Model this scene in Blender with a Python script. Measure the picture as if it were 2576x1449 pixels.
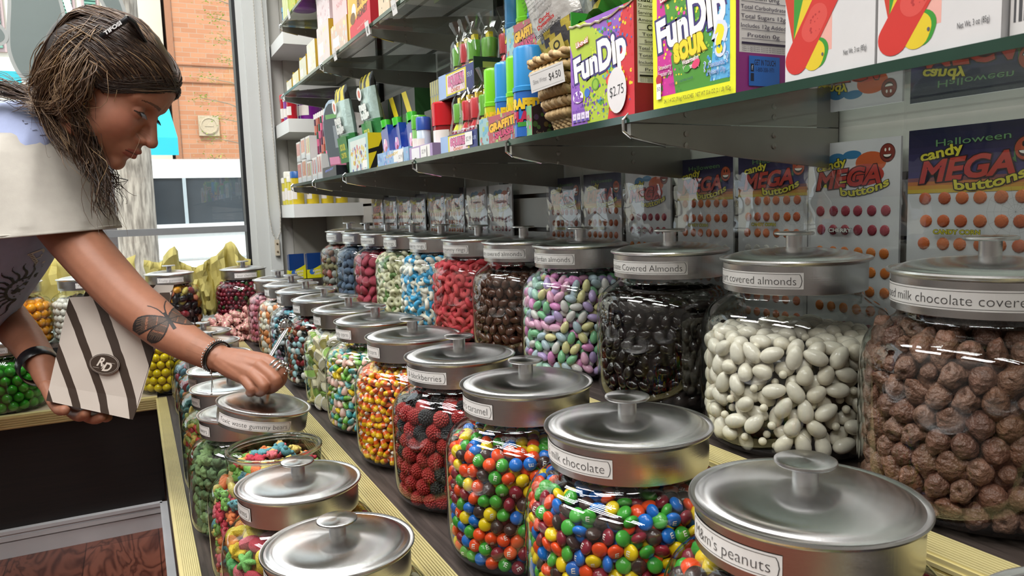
import bpy, bmesh, math, random
import numpy as np
from mathutils import Vector, Matrix, bvhtree
random.seed(7); rng = np.random.default_rng(7)
SC = bpy.context.scene
for o in list(bpy.data.objects): bpy.data.objects.remove(o)
COL = SC.collection
# ---------------------------------------------------------------- camera (origin = the phone held in the aisle, +Y along the shelves, +X towards the shelf wall)
YAW, PITCH, ROLL, FPX = math.radians(26.6314), math.radians(6.2752), math.radians(-1.8320), 1885.667
Fw = Vector((math.sin(YAW)*math.cos(PITCH), math.cos(YAW)*math.cos(PITCH), -math.sin(PITCH)))
Rt = Fw.cross(Vector((0, 0, 1))).normalized(); Up = Rt.cross(Fw)
Rt, Up = math.cos(ROLL)*Rt + math.sin(ROLL)*Up, -math.sin(ROLL)*Rt + math.cos(ROLL)*Up
cam = bpy.data.cameras.new('camera'); cam.sensor_width = 36; cam.lens = FPX/2576*36
cam.clip_start = 0.02; cam.clip_end = 200
camo = bpy.data.objects.new('camera', cam); COL.objects.link(camo)
camo.matrix_world = Matrix(((Rt.x, Up.x, -Fw.x, 0), (Rt.y, Up.y, -Fw.y, 0), (Rt.z, Up.z, -Fw.z, 0), (0, 0, 0, 1)))
cam.dof.use_dof = True; cam.dof.focus_distance = 1.0; cam.dof.aperture_fstop = 26.0
SC.camera = camo
# ---------------------------------------------------------------- world, sun, room lamps, exposure
SC.view_settings.view_transform = 'Standard'; SC.view_settings.look = 'None'
SC.view_settings.exposure = -0.28; SC.view_settings.gamma = 1.0
W = bpy.data.worlds.new('sky'); SC.world = W; W.use_nodes = True
wn = W.node_tree.nodes; bg = wn['Background']
bg.inputs[0].default_value = (0.86, 0.94, 1.0, 1); bg.inputs[1].default_value = 2.9
sun = bpy.data.lights.new('sun', 'SUN'); sun.energy = 4.8; sun.angle = 0.02; sun.color = (1, .96, .9)
suno = bpy.data.objects.new('sun', sun); COL.objects.link(suno)
suno.rotation_euler = (math.radians(42), 0, math.radians(-25))
TUBE_W = 10.4
def tube_lamp(x, y, z, length=1.15, power=TUBE_W):
    l = bpy.data.lights.new('fluorescent_tube', 'AREA'); l.shape = 'RECTANGLE'; l.size = 0.045; l.size_y = length
    l.energy = power; l.color = (1, .985, .96)
    o = bpy.data.objects.new('fluorescent_tube', l); COL.objects.link(o); o.location = (x, y, z)
for fx, fy in ((-.45, -1.2), (-.45, .5), (-.45, 2.2), (-1.15, -.4), (-1.15, 1.5), (-.05, 1.2)):
    for k in (-1, 0, 1): tube_lamp(fx + k*.13, fy, 1.70)
SC.cycles.use_adaptive_sampling = True; SC.cycles.adaptive_threshold = .09; SC.cycles.use_denoising = True
SC.cycles.max_bounces = 8; SC.cycles.transparent_max_bounces = 24; SC.cycles.diffuse_bounces = 3
SC.cycles.glossy_bounces = 4; SC.cycles.transmission_bounces = 6
SC.cycles.caustics_reflective = False; SC.cycles.caustics_refractive = False
SC.cycles.sample_clamp_indirect = 6.0
# ---------------------------------------------------------------- helpers
def C(h, a=1.0):
    h = h.lstrip('#'); h = ''.join(c*2 for c in h) if len(h) == 3 else h; v = [int(h[i:i+2], 16)/255 for i in (0, 2, 4)]
    return tuple(((c/12.92) if c <= .04045 else ((c+.055)/1.055)**2.4) for c in v) + (a,)
class MB:
    """collects shapes into one mesh; every face carries a colour and a material slot"""
    def __init__(s): s.v = []; s.f = []; s.c = []; s.m = []; s.n = 0
    def add(s, verts, faces, col=(.8, .8, .8, 1), mi=0):
        if isinstance(col, str): col = C(col)
        n = s.n; s.v.extend(map(tuple, verts)); s.n += len(verts)
        for i, f in enumerate(faces):
            s.f.append(tuple(int(a)+n for a in f)); s.c.append(col if not isinstance(col, list) else col[i]); s.m.append(mi)
        return s
    def box(s, x0, x1, y0, y1, z0, z1, col='#cccccc', mi=0, R=None):
        v = [(x, y, z) for x in (x0, x1) for y in (y0, y1) for z in (z0, z1)]
        if R is not None: v = [tuple(R @ Vector(p)) for p in v]
        return s.add(v, [(0, 1, 3, 2), (4, 6, 7, 5), (0, 4, 5, 1), (2, 3, 7, 6), (0, 2, 6, 4), (1, 5, 7, 3)], col, mi)
    def lathe(s, prof, n=32, c=(0, 0, 0), col='#cccccc', mi=0, R=None, a0=0, a1=2*math.pi, sx=1, sy=1):
        full = abs(a1-a0-2*math.pi) < 1e-6; k = n if full else n+1
        v = []
        for r, z in prof:
            for i in range(k):
                a = a0+(a1-a0)*i/n; v.append(Vector((r*math.cos(a)*sx, r*math.sin(a)*sy, z)))
        if R is not None: v = [R @ p for p in v]
        v = [(p[0]+c[0], p[1]+c[1], p[2]+c[2]) for p in v]
        f = []
        for j in range(len(prof)-1):
            for i in range(n):
                a, b = j*k+i, j*k+(i+1) % k
                f.append((a, b, b+k, a+k))
        return s.add(v, f, col, mi)
    def tube(s, pts, rad, n=8, col='#cccccc', mi=0, cap=True, flat=1.0, up=(0, 0, 1)):
        pts = [Vector(p) for p in pts]; m = len(pts)
        if not hasattr(rad, '__len__'): rad = [rad]*m
        v = []; prev = None
        for i, p in enumerate(pts):
            t = (pts[min(i+1, m-1)]-pts[max(i-1, 0)])
            t = t.normalized() if t.length > 1e-9 else Vector((0, 0, 1))
            if prev is None:
                a = Vector(up); a = a-t*a.dot(t)
                if a.length < 1e-4: a = t.orthogonal()
            else: a = prev-t*prev.dot(t)
            a.normalize(); prev = a; b = t.cross(a)
            for k in range(n):
                q = 2*math.pi*k/n; v.append(p+a*rad[i]*math.cos(q)*flat+b*rad[i]*math.sin(q))
        f = [(i*n+k, i*n+(k+1) % n, (i+1)*n+(k+1) % n, (i+1)*n+k) for i in range(m-1) for k in range(n)]
        if cap: f += [tuple(range(n))[::-1], tuple((m-1)*n+k for k in range(n))]
        return s.add(v, f, col, mi)
    def ball(s, c, r, col='#cccccc', mi=0, sub=2, R=None):
        V, F = ico(sub); r = np.array(r if hasattr(r, '__len__') else (r, r, r))
        P = V*r
        if R is not None: P = P @ np.array(R).T
        return s.add(P+np.array(c), F, col, mi)
    def poly(s, pts, col='#cccccc', mi=0): return s.add(pts, [tuple(range(len(pts)))], col, mi)
    def build(s, name, mats, parent=None, smooth=None, loc=None, **k):
        me = bpy.data.meshes.new(name); me.from_pydata(s.v, [], s.f)
        mats = mats if isinstance(mats, (list, tuple)) else [mats]
        for m in mats: me.materials.append(m)
        if len(mats) > 1: me.polygons.foreach_set('material_index', s.m)
        ca = me.attributes.new('Col', 'FLOAT_COLOR', 'FACE'); ca.data.foreach_set('color', np.array(s.c, dtype=np.float32).ravel())
        if smooth is not None:
            me.polygons.foreach_set('use_smooth', [True]*len(me.polygons))
            if smooth < 180: me.set_sharp_from_angle(angle=math.radians(smooth))
        me.update()
        o = bpy.data.objects.new(name, me); COL.objects.link(o)
        if parent: o.parent = parent
        if loc is not None: o.location = loc
        return tag(o, **k)
_ico = {}
def ico(sub):
    if sub not in _ico:
        b = bmesh.new(); bmesh.ops.create_icosphere(b, subdivisions=sub, radius=1)
        b.verts.ensure_lookup_table()
        _ico[sub] = (np.array([v.co[:] for v in b.verts]), [tuple(v.index for v in f.verts) for f in b.faces]); b.free()
    return _ico[sub]
def tag(o, label=None, cat=None, group=None, kind=None):
    if label: o['label'] = label
    if cat: o['category'] = cat
    if group: o['group'] = group
    if kind: o['kind'] = kind
    return o
def empty(name, loc=(0, 0, 0), rz=0, label=None, cat=None, group=None):
    o = bpy.data.objects.new(name, None); COL.objects.link(o); o.location = loc; o.rotation_euler = (0, 0, rz); o.empty_display_size = .02
    return tag(o, label, cat, group)
def inst(name, me, parent=None, loc=(0, 0, 0), rot=None, **k):
    o = bpy.data.objects.new(name, me); COL.objects.link(o)
    if parent: o.parent = parent
    if rot is None: o.location = loc
    else: o.matrix_local = Matrix.Translation(loc) @ rot.to_4x4()
    return tag(o, **k)
# text laid out flat: returns verts (x right, y up) centred, and faces
_txt = {}
def text_mesh(sx, bold=0.0, shear=0.0, spacing=1.0):
    key = (sx, bold, shear, spacing)
    if key in _txt: return _txt[key]
    cu = bpy.data.curves.new('t', 'FONT'); cu.body = sx; cu.size = 1; cu.resolution_u = 3; cu.offset = bold; cu.shear = shear; cu.space_character = spacing
    o = bpy.data.objects.new('t', cu); COL.objects.link(o)
    me = o.to_mesh(); V = np.array([v.co[:] for v in me.vertices]).reshape(-1, 3); F = [tuple(p.vertices) for p in me.polygons]
    o.to_mesh_clear(); bpy.data.objects.remove(o); bpy.data.curves.remove(cu)
    if len(V) == 0: V = np.zeros((3, 3)); F = []
    w = V[:, 0].max()-V[:, 0].min(); V = V-np.array([(V[:, 0].max()+V[:, 0].min())/2, .35, 0])
    _txt[key] = (V, F, w); return _txt[key]
class Face:
    """a printed face: origin at its lower left, u to the right, v up, n outwards"""
    def __init__(s, mb, o, u, v, mi=0):
        s.mb = mb; s.o = Vector(o); s.W = Vector(u).length; s.H = Vector(v).length
        s.u = Vector(u).normalized(); s.v = Vector(v).normalized(); s.n = s.u.cross(s.v); s.k = 0; s.mi = mi
    def P(s, x, y, lift=None):
        s_l = .00004*s.k if lift is None else lift
        return s.o+s.u*(x*s.W)+s.v*(y*s.H)+s.n*s_l
    def up(s): s.k += 1
    def poly(s, pts, col, up=True):
        if up: s.up()
        s.mb.poly([s.P(x, y) for x, y in pts], col, s.mi)
    def rect(s, x0, y0, x1, y1, col): s.poly([(x0, y0), (x1, y0), (x1, y1), (x0, y1)], col)
    def ell(s, cx, cy, rx, ry, col, n=24, rot=0, a0=0, a1=2*math.pi):
        ca, sa = math.cos(rot), math.sin(rot); p = []
        for i in range(n):
            a = a0+(a1-a0)*i/(n if a1-a0 > 6.28 else n-1); x, y = rx*math.cos(a), ry*math.sin(a)*s.H/s.W
            x, y = x*ca-y*sa, x*sa+y*ca; p.append((cx+x, cy+y*s.W/s.H))
        s.poly(p, col)
    def line(s, x0, y0, x1, y1, w, col, up=True):
        d = Vector(((x1-x0)*s.W, (y1-y0)*s.H)); L = d.length or 1; px, py = -d.y/L*w/2, d.x/L*w/2
        s.poly([(x0+px*s.W/s.W, y0+py*s.W/s.H), (x1+px, y1+py*s.W/s.H), (x1-px, y1-py*s.W/s.H), (x0-px, y0-py*s.W/s.H)], col, up)
    def text(s, t, cx, cy, h, col, w=None, rot=0, bold=0.0, shear=0.0, out=None, outw=.03, arc=0):
        """h = letter height as a share of the face height, w = width as a share of its width (squeezes or stretches)"""
        for cc, bb in (([(out, bold+outw)] if out else [])+[(col, bold)]):
            V, F, tw = text_mesh(t, bb, shear); s.up()
            sy = h*s.H/.7; sx_ = sy if w is None else w*s.W/text_mesh(t, bold, shear)[2]
            ca, sa = math.cos(rot), math.sin(rot); P = []
            for p in V:
                x, y = p[0]*sx_, p[1]*sy+arc*(p[0]*sx_)**2/(s.W)
                P.append(s.o+s.u*(cx*s.W+x*ca-y*sa)+s.v*(cy*s.H+x*sa+y*ca)+s.n*(.00004*s.k))
            s.mb.add(P, F, cc, s.mi)
    def dots(s, x0, y0, x1, y1, n, r, cols, seed=1):
        R = random.Random(seed); s.up()
        for i in range(n):
            x, y, q = R.uniform(x0, x1), R.uniform(y0, y1), r*R.uniform(.5, 1.3)
            s.mb.poly([s.P(x+q*math.cos(a), y+q*math.sin(a)*s.W/s.H, .00004*s.k+.0000004*i) for a in np.linspace(0, 2*math.pi, 9)[:-1]], R.choice(cols), s.mi)
# ---------------------------------------------------------------- materials
def mat(name, col='#cccccc', rough=.5, metal=0, attr=False, noise=0, nscale=40, bump=0, bscale=80, bdist=.001, coat=0, alpha=1, aniso=0, trans=0, ior=1.45, emis=0, sheen=0, spec=.5, sss=0):
    m = bpy.data.materials.new(name); m.use_nodes = True; N = m.node_tree.nodes; L = m.node_tree.links; b = N['Principled BSDF']
    c = C(col) if isinstance(col, str) else col
    b.inputs['Base Color'].default_value = c; b.inputs['Roughness'].default_value = rough; b.inputs['Metallic'].default_value = metal
    b.inputs['Coat Weight'].default_value = coat; b.inputs['Coat Roughness'].default_value = .05; b.inputs['IOR'].default_value = ior; b.inputs['Transmission Weight'].default_value = trans
    b.inputs['Alpha'].default_value = alpha; b.inputs['Sheen Weight'].default_value = sheen; b.inputs['Specular IOR Level'].default_value = spec
    src = None
    if sss: b.inputs['Subsurface Weight'].default_value = sss; b.inputs['Subsurface Radius'].default_value = (1, .5, .25); b.inputs['Subsurface Scale'].default_value = .004
    if attr:
        a = N.new('ShaderNodeAttribute'); a.attribute_name = 'Col'; src = a.outputs['Color']
    if noise or bump:
        tc = N.new('ShaderNodeTexCoord')
    if noise:
        nz = N.new('ShaderNodeTexNoise'); nz.inputs['Scale'].default_value = nscale; nz.inputs['Detail'].default_value = 4; L.new(tc.outputs['Object'], nz.inputs['Vector'])
        mr = N.new('ShaderNodeMapRange'); mr.inputs['From Min'].default_value = .3; mr.inputs['From Max'].default_value = .7; mr.inputs['To Min'].default_value = 1-noise; mr.inputs['To Max'].default_value = 1+noise*.4
        L.new(nz.outputs[0], mr.inputs['Value'])
        mx = N.new('ShaderNodeMix'); mx.data_type = 'RGBA'; mx.blend_type = 'MULTIPLY'; mx.inputs[0].default_value = 1
        if src: L.new(src, mx.inputs[6])
        else: mx.inputs[6].default_value = c
        L.new(mr.outputs[0], mx.inputs[7]); src = mx.outputs[2]
    if src: L.new(src, b.inputs['Base Color'])
    if bump:
        nb = N.new('ShaderNodeTexNoise'); nb.inputs['Scale'].default_value = bscale; nb.inputs['Detail'].default_value = 3; L.new(tc.outputs['Object'], nb.inputs['Vector'])
        bp = N.new('ShaderNodeBump'); bp.inputs['Strength'].default_value = bump; bp.inputs['Distance'].default_value = bdist
        L.new(nb.outputs[0], bp.inputs['Height']); L.new(bp.outputs[0], b.inputs['Normal'])
    if aniso:
        b.inputs['Anisotropic'].default_value = aniso
        t = N.new('ShaderNodeTangent'); t.direction_type = 'RADIAL'; t.axis = 'Z'; L.new(t.outputs[0], b.inputs['Tangent'])
    if emis: b.inputs['Emission Color'].default_value = c; b.inputs['Emission Strength'].default_value = emis
    return m
def thin_glass(name, tint=(.97, .99, .98), edge=(.42, .48, .46), f0=.062, rough=.015, frosty=0, pw=5.0):
    """one wall of clear glass or film: transparent straight on, mirror-like and darker at grazing angles"""
    m = bpy.data.materials.new(name); m.use_nodes = True; N = m.node_tree.nodes; L = m.node_tree.links; N.remove(N['Principled BSDF'])
    g = N.new('ShaderNodeNewGeometry'); d = N.new('ShaderNodeVectorMath'); d.operation = 'DOT_PRODUCT'
    L.new(g.outputs['Normal'], d.inputs[0]); L.new(g.outputs['Incoming'], d.inputs[1])
    def mth(op, a, b=None):
        n = N.new('ShaderNodeMath'); n.operation = op
        for i, x in enumerate((a, b)):
            if x is None: continue
            if isinstance(x, (int, float)): n.inputs[i].default_value = x
            else: L.new(x, n.inputs[i])
        return n.outputs[0]
    c = mth('SUBTRACT', 1.0, mth('ABSOLUTE', d.outputs['Value']))
    fr = mth('ADD', mth('MULTIPLY', mth('POWER', c, pw), 1-f0), f0)
    ed = mth('POWER', c, 3.0)
    mx = N.new('ShaderNodeMix'); mx.data_type = 'RGBA'; L.new(ed, mx.inputs[0]); mx.inputs[6].default_value = (*tint, 1); mx.inputs[7].default_value = (*edge, 1)
    tr = N.new('ShaderNodeBsdfTransparent'); L.new(mx.outputs[2], tr.inputs[0])
    gl = N.new('ShaderNodeBsdfGlossy'); gl.inputs['Roughness'].default_value = rough; gl.inputs[0].default_value = (1, 1, 1, 1)
    ms = N.new('ShaderNodeMixShader'); L.new(fr, ms.inputs[0]); L.new(tr.outputs[0], ms.inputs[1]); L.new(gl.outputs[0], ms.inputs[2]); last = ms.outputs[0]
    if frosty:
        df = N.new('ShaderNodeBsdfDiffuse'); df.inputs[0].default_value = (.9, .9, .9, 1)
        m2 = N.new('ShaderNodeMixShader'); m2.inputs[0].default_value = frosty; L.new(last, m2.inputs[1]); L.new(df.outputs[0], m2.inputs[2]); last = m2.outputs[0]
    L.new(last, N['Material Output'].inputs[0]); return m
M_glass = thin_glass('jar_glass')
M_film = thin_glass('plastic_film', (.985, .985, .985), (.7, .7, .7), .065, .035, .0)
M_lid = mat('brushed_steel', '#dcdcdc', .225, 1, aniso=.97, noise=.10, nscale=25)
def _rings(m):
    """fine turned grooves round the axis"""
    N = m.node_tree.nodes; L = m.node_tree.links; tc = N.new('ShaderNodeTexCoord'); sx = N.new('ShaderNodeSeparateXYZ'); L.new(tc.outputs['Object'], sx.inputs[0]); cx = N.new('ShaderNodeCombineXYZ'); L.new(sx.outputs[0], cx.inputs[0]); L.new(sx.outputs[1], cx.inputs[1])
    ln = N.new('ShaderNodeVectorMath'); ln.operation = 'LENGTH'; L.new(cx.outputs[0], ln.inputs[0]); ad = N.new('ShaderNodeMath'); ad.operation = 'ADD'; L.new(ln.outputs['Value'], ad.inputs[0]); L.new(sx.outputs[2], ad.inputs[1])
    nz = N.new('ShaderNodeTexNoise'); nz.noise_dimensions = '1D'; nz.inputs['Scale'].default_value = 900; nz.inputs['Detail'].default_value = 2; L.new(ad.outputs[0], nz.inputs['W'])
    bp = N.new('ShaderNodeBump'); bp.inputs['Strength'].default_value = .10; bp.inputs['Distance'].default_value = .0002; nm = N.new('ShaderNodeVectorMath'); nm.operation = 'NORMALIZE'; L.new(cx.outputs[0], nm.inputs[0]); n2 = N.new('ShaderNodeTexNoise'); n2.inputs['Scale'].default_value = 16; n2.inputs['Detail'].default_value = 5; n2.inputs['Roughness'].default_value = .7; L.new(nm.outputs[0], n2.inputs['Vector'])
    b2 = N.new('ShaderNodeBump'); b2.inputs['Strength'].default_value = .14; b2.inputs['Distance'].default_value = .0008; L.new(n2.outputs[0], b2.inputs['Height'])
    L.new(nz.outputs[0], bp.inputs['Height']); L.new(b2.outputs[0], bp.inputs['Normal']); L.new(bp.outputs[0], N['Principled BSDF'].inputs['Normal'])
_rings(M_lid)
M_knob = mat('polished_steel', '#c4c2bf', .12, 1, aniso=.6)
M_chrome = mat('chrome', '#d8d8d8', .08, 1, noise=.05)
M_print = mat('printed_card', rough=.42, attr=True, noise=.05, nscale=30)
M_gloss = mat('glossy_print', rough=.16, attr=True, noise=.05, nscale=30)
M_foil = mat('crinkled_foil', rough=.22, attr=True, bump=.5, bscale=60, bdist=.004, metal=.15, noise=.05)
M_candy = mat('sugar_shell', rough=.2, attr=True, noise=.07, nscale=260, bump=.06, bscale=500, bdist=.0004)
M_shine = mat('chocolate_glaze', rough=.16, attr=True, noise=.1, nscale=200, bump=.2, bscale=180, bdist=.001)
M_choc = mat('milk_chocolate', rough=.42, attr=True, noise=.25, nscale=160, bump=1.0, bscale=240, bdist=.0035)
M_gummy = mat('gummy', rough=.3, attr=True, noise=.15, nscale=120, bump=.15, bscale=200, bdist=.001)
M_berry = mat('nonpareil_coating', rough=.5, attr=True, noise=.1, nscale=300)
M_sugar = mat('sugared_gummy', rough=.6, attr=True, noise=.25, nscale=700, bump=.9, bscale=900, bdist=.0012)
M_wood = mat('wood', rough=.4, attr=True)
M_matte = mat('matte_paint', rough=.75, attr=True, noise=.04, nscale=6)
M_plastic = mat('plastic', rough=.28, attr=True, noise=.03)
# ================================================================ the room
T1, T2, T3 = -.540, -.405, -.265          # tops of the three display steps
FL, CE = -.94, 1.75
def darkwood(name, a, b, sc=(1, 1, 1), rough=.38):
    m = bpy.data.materials.new(name); m.use_nodes = True; N = m.node_tree.nodes; L = m.node_tree.links; bs = N['Principled BSDF']; bs.inputs['Roughness'].default_value = rough
    tc = N.new('ShaderNodeTexCoord'); mp = N.new('ShaderNodeMapping'); mp.inputs['Scale'].default_value = sc; L.new(tc.outputs['Object'], mp.inputs[0])
    nz = N.new('ShaderNodeTexNoise'); nz.inputs['Scale'].default_value = 6; nz.inputs['Detail'].default_value = 8; nz.inputs['Roughness'].default_value = .65; L.new(mp.outputs[0], nz.inputs['Vector'])
    cr = N.new('ShaderNodeValToRGB'); cr.color_ramp.elements[0].position = .35; cr.color_ramp.elements[1].position = .7; cr.color_ramp.elements[0].color = C(a); cr.color_ramp.elements[1].color = C(b)
    L.new(nz.outputs[0], cr.inputs[0]); L.new(cr.outputs[0], bs.inputs['Base Color']); return m
M_laminate = darkwood('dark_laminate', '#231c19', '#4a403b', (26, 1.2, 26), .5)
M_panel = darkwood('black_brown_panel', '#0d0808', '#1c1210', (1.2, 20, 20), .6)
M_floor = bpy.data.materials.new('cherry_floorboards'); M_floor.use_nodes = True
def _floor():
    N = M_floor.node_tree.nodes; L = M_floor.node_tree.links; b = N['Principled BSDF']; b.inputs['Roughness'].default_value = .3
    tc = N.new('ShaderNodeTexCoord'); mp = N.new('ShaderNodeMapping'); mp.inputs['Scale'].default_value = (5.5, 1.4, 1); L.new(tc.outputs['Object'], mp.inputs[0])
    nz = N.new('ShaderNodeTexNoise'); nz.inputs['Scale'].default_value = 2.2; nz.inputs['Detail'].default_value = 3; nz.inputs['Distortion'].default_value = .8; L.new(mp.outputs[0], nz.inputs['Vector'])
    mm = N.new('ShaderNodeMath'); mm.operation = 'MULTIPLY'; mm.inputs[1].default_value = 9; L.new(nz.outputs[0], mm.inputs[0])
    fr = N.new('ShaderNodeMath'); fr.operation = 'PINGPONG'; fr.inputs[1].default_value = .5; L.new(mm.outputs[0], fr.inputs[0])
    cr = N.new('ShaderNodeValToRGB'); cr.color_ramp.elements[0].color = C('#54291e'); cr.color_ramp.elements[1].color = C('#8a5240'); cr.color_ramp.elements[1].position = .35; L.new(fr.outputs[0], cr.inputs[0])
    br = N.new('ShaderNodeTexBrick'); br.inputs['Scale'].default_value = 1; br.inputs['Mortar Size'].default_value = .0015; br.inputs['Brick Width'].default_value = 1.2; br.inputs['Row Height'].default_value = .19
    br.inputs['Color1'].default_value = (1, 1, 1, 1); br.inputs['Color2'].default_value = (.72, .7, .7, 1); br.inputs['Mortar'].default_value = (.25, .2, .2, 1)
    rt = N.new('ShaderNodeMapping'); rt.inputs['Rotation'].default_value = (0, 0, math.pi/2); L.new(tc.outputs['Object'], rt.inputs[0]); L.new(rt.outputs[0], br.inputs['Vector'])
    mx = N.new('ShaderNodeMix'); mx.data_type = 'RGBA'; mx.blend_type = 'MULTIPLY'; mx.inputs[0].default_value = 1; L.new(cr.outputs[0], mx.inputs[6]); L.new(br.outputs[0], mx.inputs[7]); L.new(mx.outputs[2], b.inputs['Base Color'])
_floor()
M_white = mat('white_paint', '#dfe0dd', .55, noise=.04, nscale=3)
M_wall = mat('wall_paint', '#d6d4cf', .7, noise=.04, nscale=3)
M_frame = mat('window_frame_paint', '#c9ccca', .45, noise=.04, nscale=4)
M_black = mat('black_rubber', '#15171a', .5, noise=.1)
M_base = mat('skirting_gloss', '#d9d9dc', .35, noise=.08, nscale=9)
WX = .76; BY = 3.02
S = 'structure'
MB().box(-1.55, WX+.1, -2.4, BY+.1, FL-.06, FL).build('floor', M_floor, kind=S)
MB().box(-1.55, WX+.1, -2.4, BY+.1, CE, CE+.06).build('ceiling', mat('grey_ceiling', '#a3a2a0', .8, noise=.06, nscale=2), kind=S)
MB().box(-1.6, -1.5, -2.4, BY+.1, FL, CE).build('wall_left', mat('grey_aisle_wall', '#85827d', .7, noise=.35, nscale=2.5), kind=S)
MB().box(-1.55, WX+.1, -2.5, -2.4, FL, CE).build('wall_front', mat('grey_end_wall', '#85827d', .7, noise=.3, nscale=2), kind=S)
# slatwall on the shelf side: boards with dark grooves
m = MB(); z = -.945; g = [.0235-.0705*k for k in range(14, -24, -1)]
zs = [FL]+[q for q in g if FL < q < CE]
for i, q in enumerate(zs):
    top = zs[i+1]-.009 if i+1 < len(zs) else CE
    m.box(WX, WX+.03, -2.4, BY, q, top, '#bdb9b3')
m.box(WX+.02, WX+.05, -2.4, BY, FL, CE, '#4a3a30')
m.build('wall_right', mat('slatwall_melamine', attr=True, rough=.4, noise=.03), kind=S)
m = MB()
m.box(-1.55, .397, BY-.0, BY+.1, FL, -.62); m.box(-1.55, .397, BY, BY+.1, 1.5, CE); m.box(.50, WX+.05, BY, BY+.1, FL, CE)
m.build('wall_back', M_wall, kind=S)
# shop window
win = empty('window_1', (0, 0, 0)); win['kind'] = S
m = MB(); m.box(.397, .42, 2.98, 3.06, -.62, 1.5).box(.42, .463, 2.965, 3.08, -.62, CE).box(.463, .505, 2.95, 3.08, FL, CE)
m.box(-1.55, .397, 2.98, 3.08, -.66, -.62).box(-1.55, .397, 2.98, 3.08, 1.46, 1.52)
m.build('window_frame', M_frame, win)
MB().box(.3855, .397, 2.985, 3.05, -.62, 1.47).build('window_gasket', M_black, win)
MB().box(-1.55, .386, 2.985, 3.02, -.066, -.042).build('window_rail', mat('grey_rail', '#8d9093', .35, .3, noise=.05), win)
MB().box(-1.55, .386, 3.03, 3.031, -.62, 1.47).build('window_pane', thin_glass('window_glass', (.98, 1, .99), (.8, .86, .84), .05, .005), win)
# letters stuck on the pane, seen from behind
def outline(pts, grow):
    c = Vector((sum(p[0] for p in pts)/len(pts), sum(p[1] for p in pts)/len(pts))); out = []
    n = len(pts)
    for i in range(n):
        a, b = Vector(pts[i-1]), Vector(pts[(i+1) % n]); t = (b-a).normalized(); nn = Vector((t.y, -t.x)); out.append((pts[i][0]+nn.x*grow, pts[i][1]+nn.y*grow))
    return out
def smooth_loop(pts, k=3):
    for _ in range(k):
        q = []
        for i in range(len(pts)):
            a, b = pts[i], pts[(i+1) % len(pts)]
            q += [(a[0]*.75+b[0]*.25, a[1]*.75+b[1]*.25), (a[0]*.25+b[0]*.75, a[1]*.25+b[1]*.75)]
        pts = q
    return pts
def decal(loops, label):
    e = empty('window_lettering', (0, 3.0285, 0), label=label, cat='window lettering', group='letters stuck on the shop window')
    a, b = MB(), MB()
    for q_, L_ in enumerate(loops):
        L_ = [(x, z) for x, z in L_]; dy = -.0016*q_
        L_ = smooth_loop(L_)
        ar = sum(L_[i-1][0]*L_[i][1]-L_[i][0]*L_[i-1][1] for i in range(len(L_)))
        if ar < 0: L_ = L_[::-1]
        n = len(L_); g = outline(L_, .011)
        bm_v = [(x, dy, z) for x, z in g]+[(x, dy+.0006, z) for x, z in g]
        a.add(bm_v, [tuple(range(n))]+[(i, (i+1) % n, n+(i+1) % n, n+i) for i in range(n)], '#9da19f')
        b.add([(x, dy-.0006, z) for x, z in L_], [tuple(range(n))], '#6f7a78')
    a.build('letter_edge', M_matte, e); b.build('letter_face', M_matte, e)
decal([[(-.300, .84), (-.185, .84), (-.158, .72), (-.153, .60), (-.175, .47), (-.22, .455), (-.285, .47), (-.315, .55), (-.312, .62), (-.295, .74)],
       [(-.52, .655), (-.40, .665), (-.345, .645), (-.322, .61), (-.34, .585), (-.40, .58), (-.52, .60)]], 'large grey letter with pale outline stuck on shop window above the shoulder')
decal([[(-.10, .86), (-.04, .78), (-.01, .70), (.0, .62), (.04, .62), (.035, .70), (.01, .79), (-.05, .86)]], 'narrow curved grey letter stroke on shop window above the head')
# beaded blind cord and its clip
e = empty('blind_cord', (.45, 2.94, 0), label='beaded white roller blind cord hanging in a loop beside the window', cat='blind cord')
m = MB(); L1 = [(-.006, 0, 1.6-(i/60.)*1.7) for i in range(61)]; L1 = [(.012+.0*z, 0, z) for _, _, z in L1]
pts = [(.006, 0, 1.5), (.008, 0, .3), (.012, 0, .0), (.02, 0, -.07), (.034, 0, -.105), (.05, 0, -.07), (.054, 0, .0), (.045, 0, .3), (.022, 0, 1.5)]
m.tube(pts, .0022, 6, '#b5b3ac')
for a, b in zip(pts[:-1], pts[1:]):
    a, b = Vector(a), Vector(b); n = int((b-a).length/.012)
    for i in range(n): m.ball(a.lerp(b, i/max(1, n)), .0034, '#bdbab2', sub=1)
m.build('bead_chain', M_plastic, e)
MB().box(.026, .042, -.008, .006, -.16, -.10, '#c7bda9').ball((.034, -.009, -.115), .004, '#6d5c45').ball((.034, -.009, -.145), .004, '#6d5c45').build('cord_clip', M_plastic, e)
# white shelving against the back wall, beyond the jars
def trimboard(n, z0, z1):
    MB().box(.512, WX, 2.71, BY, z0, z1).build('trim_%d' % n, M_white, kind=S)
trimboard(1, -.018, .029); trimboard(2, .279, .325); trimboard(3, .578, .62); trimboard(4, .86, .905)
MB().box(.56, WX, 3.005, BY, T3, CE, '#b3b1a8').build('trim_5', M_matte, kind=S)
MB().box(.69, WX, 2.74, 3.0, T3, -.02, '#cfccbc').build('trim_6', M_matte, kind=S)
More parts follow.
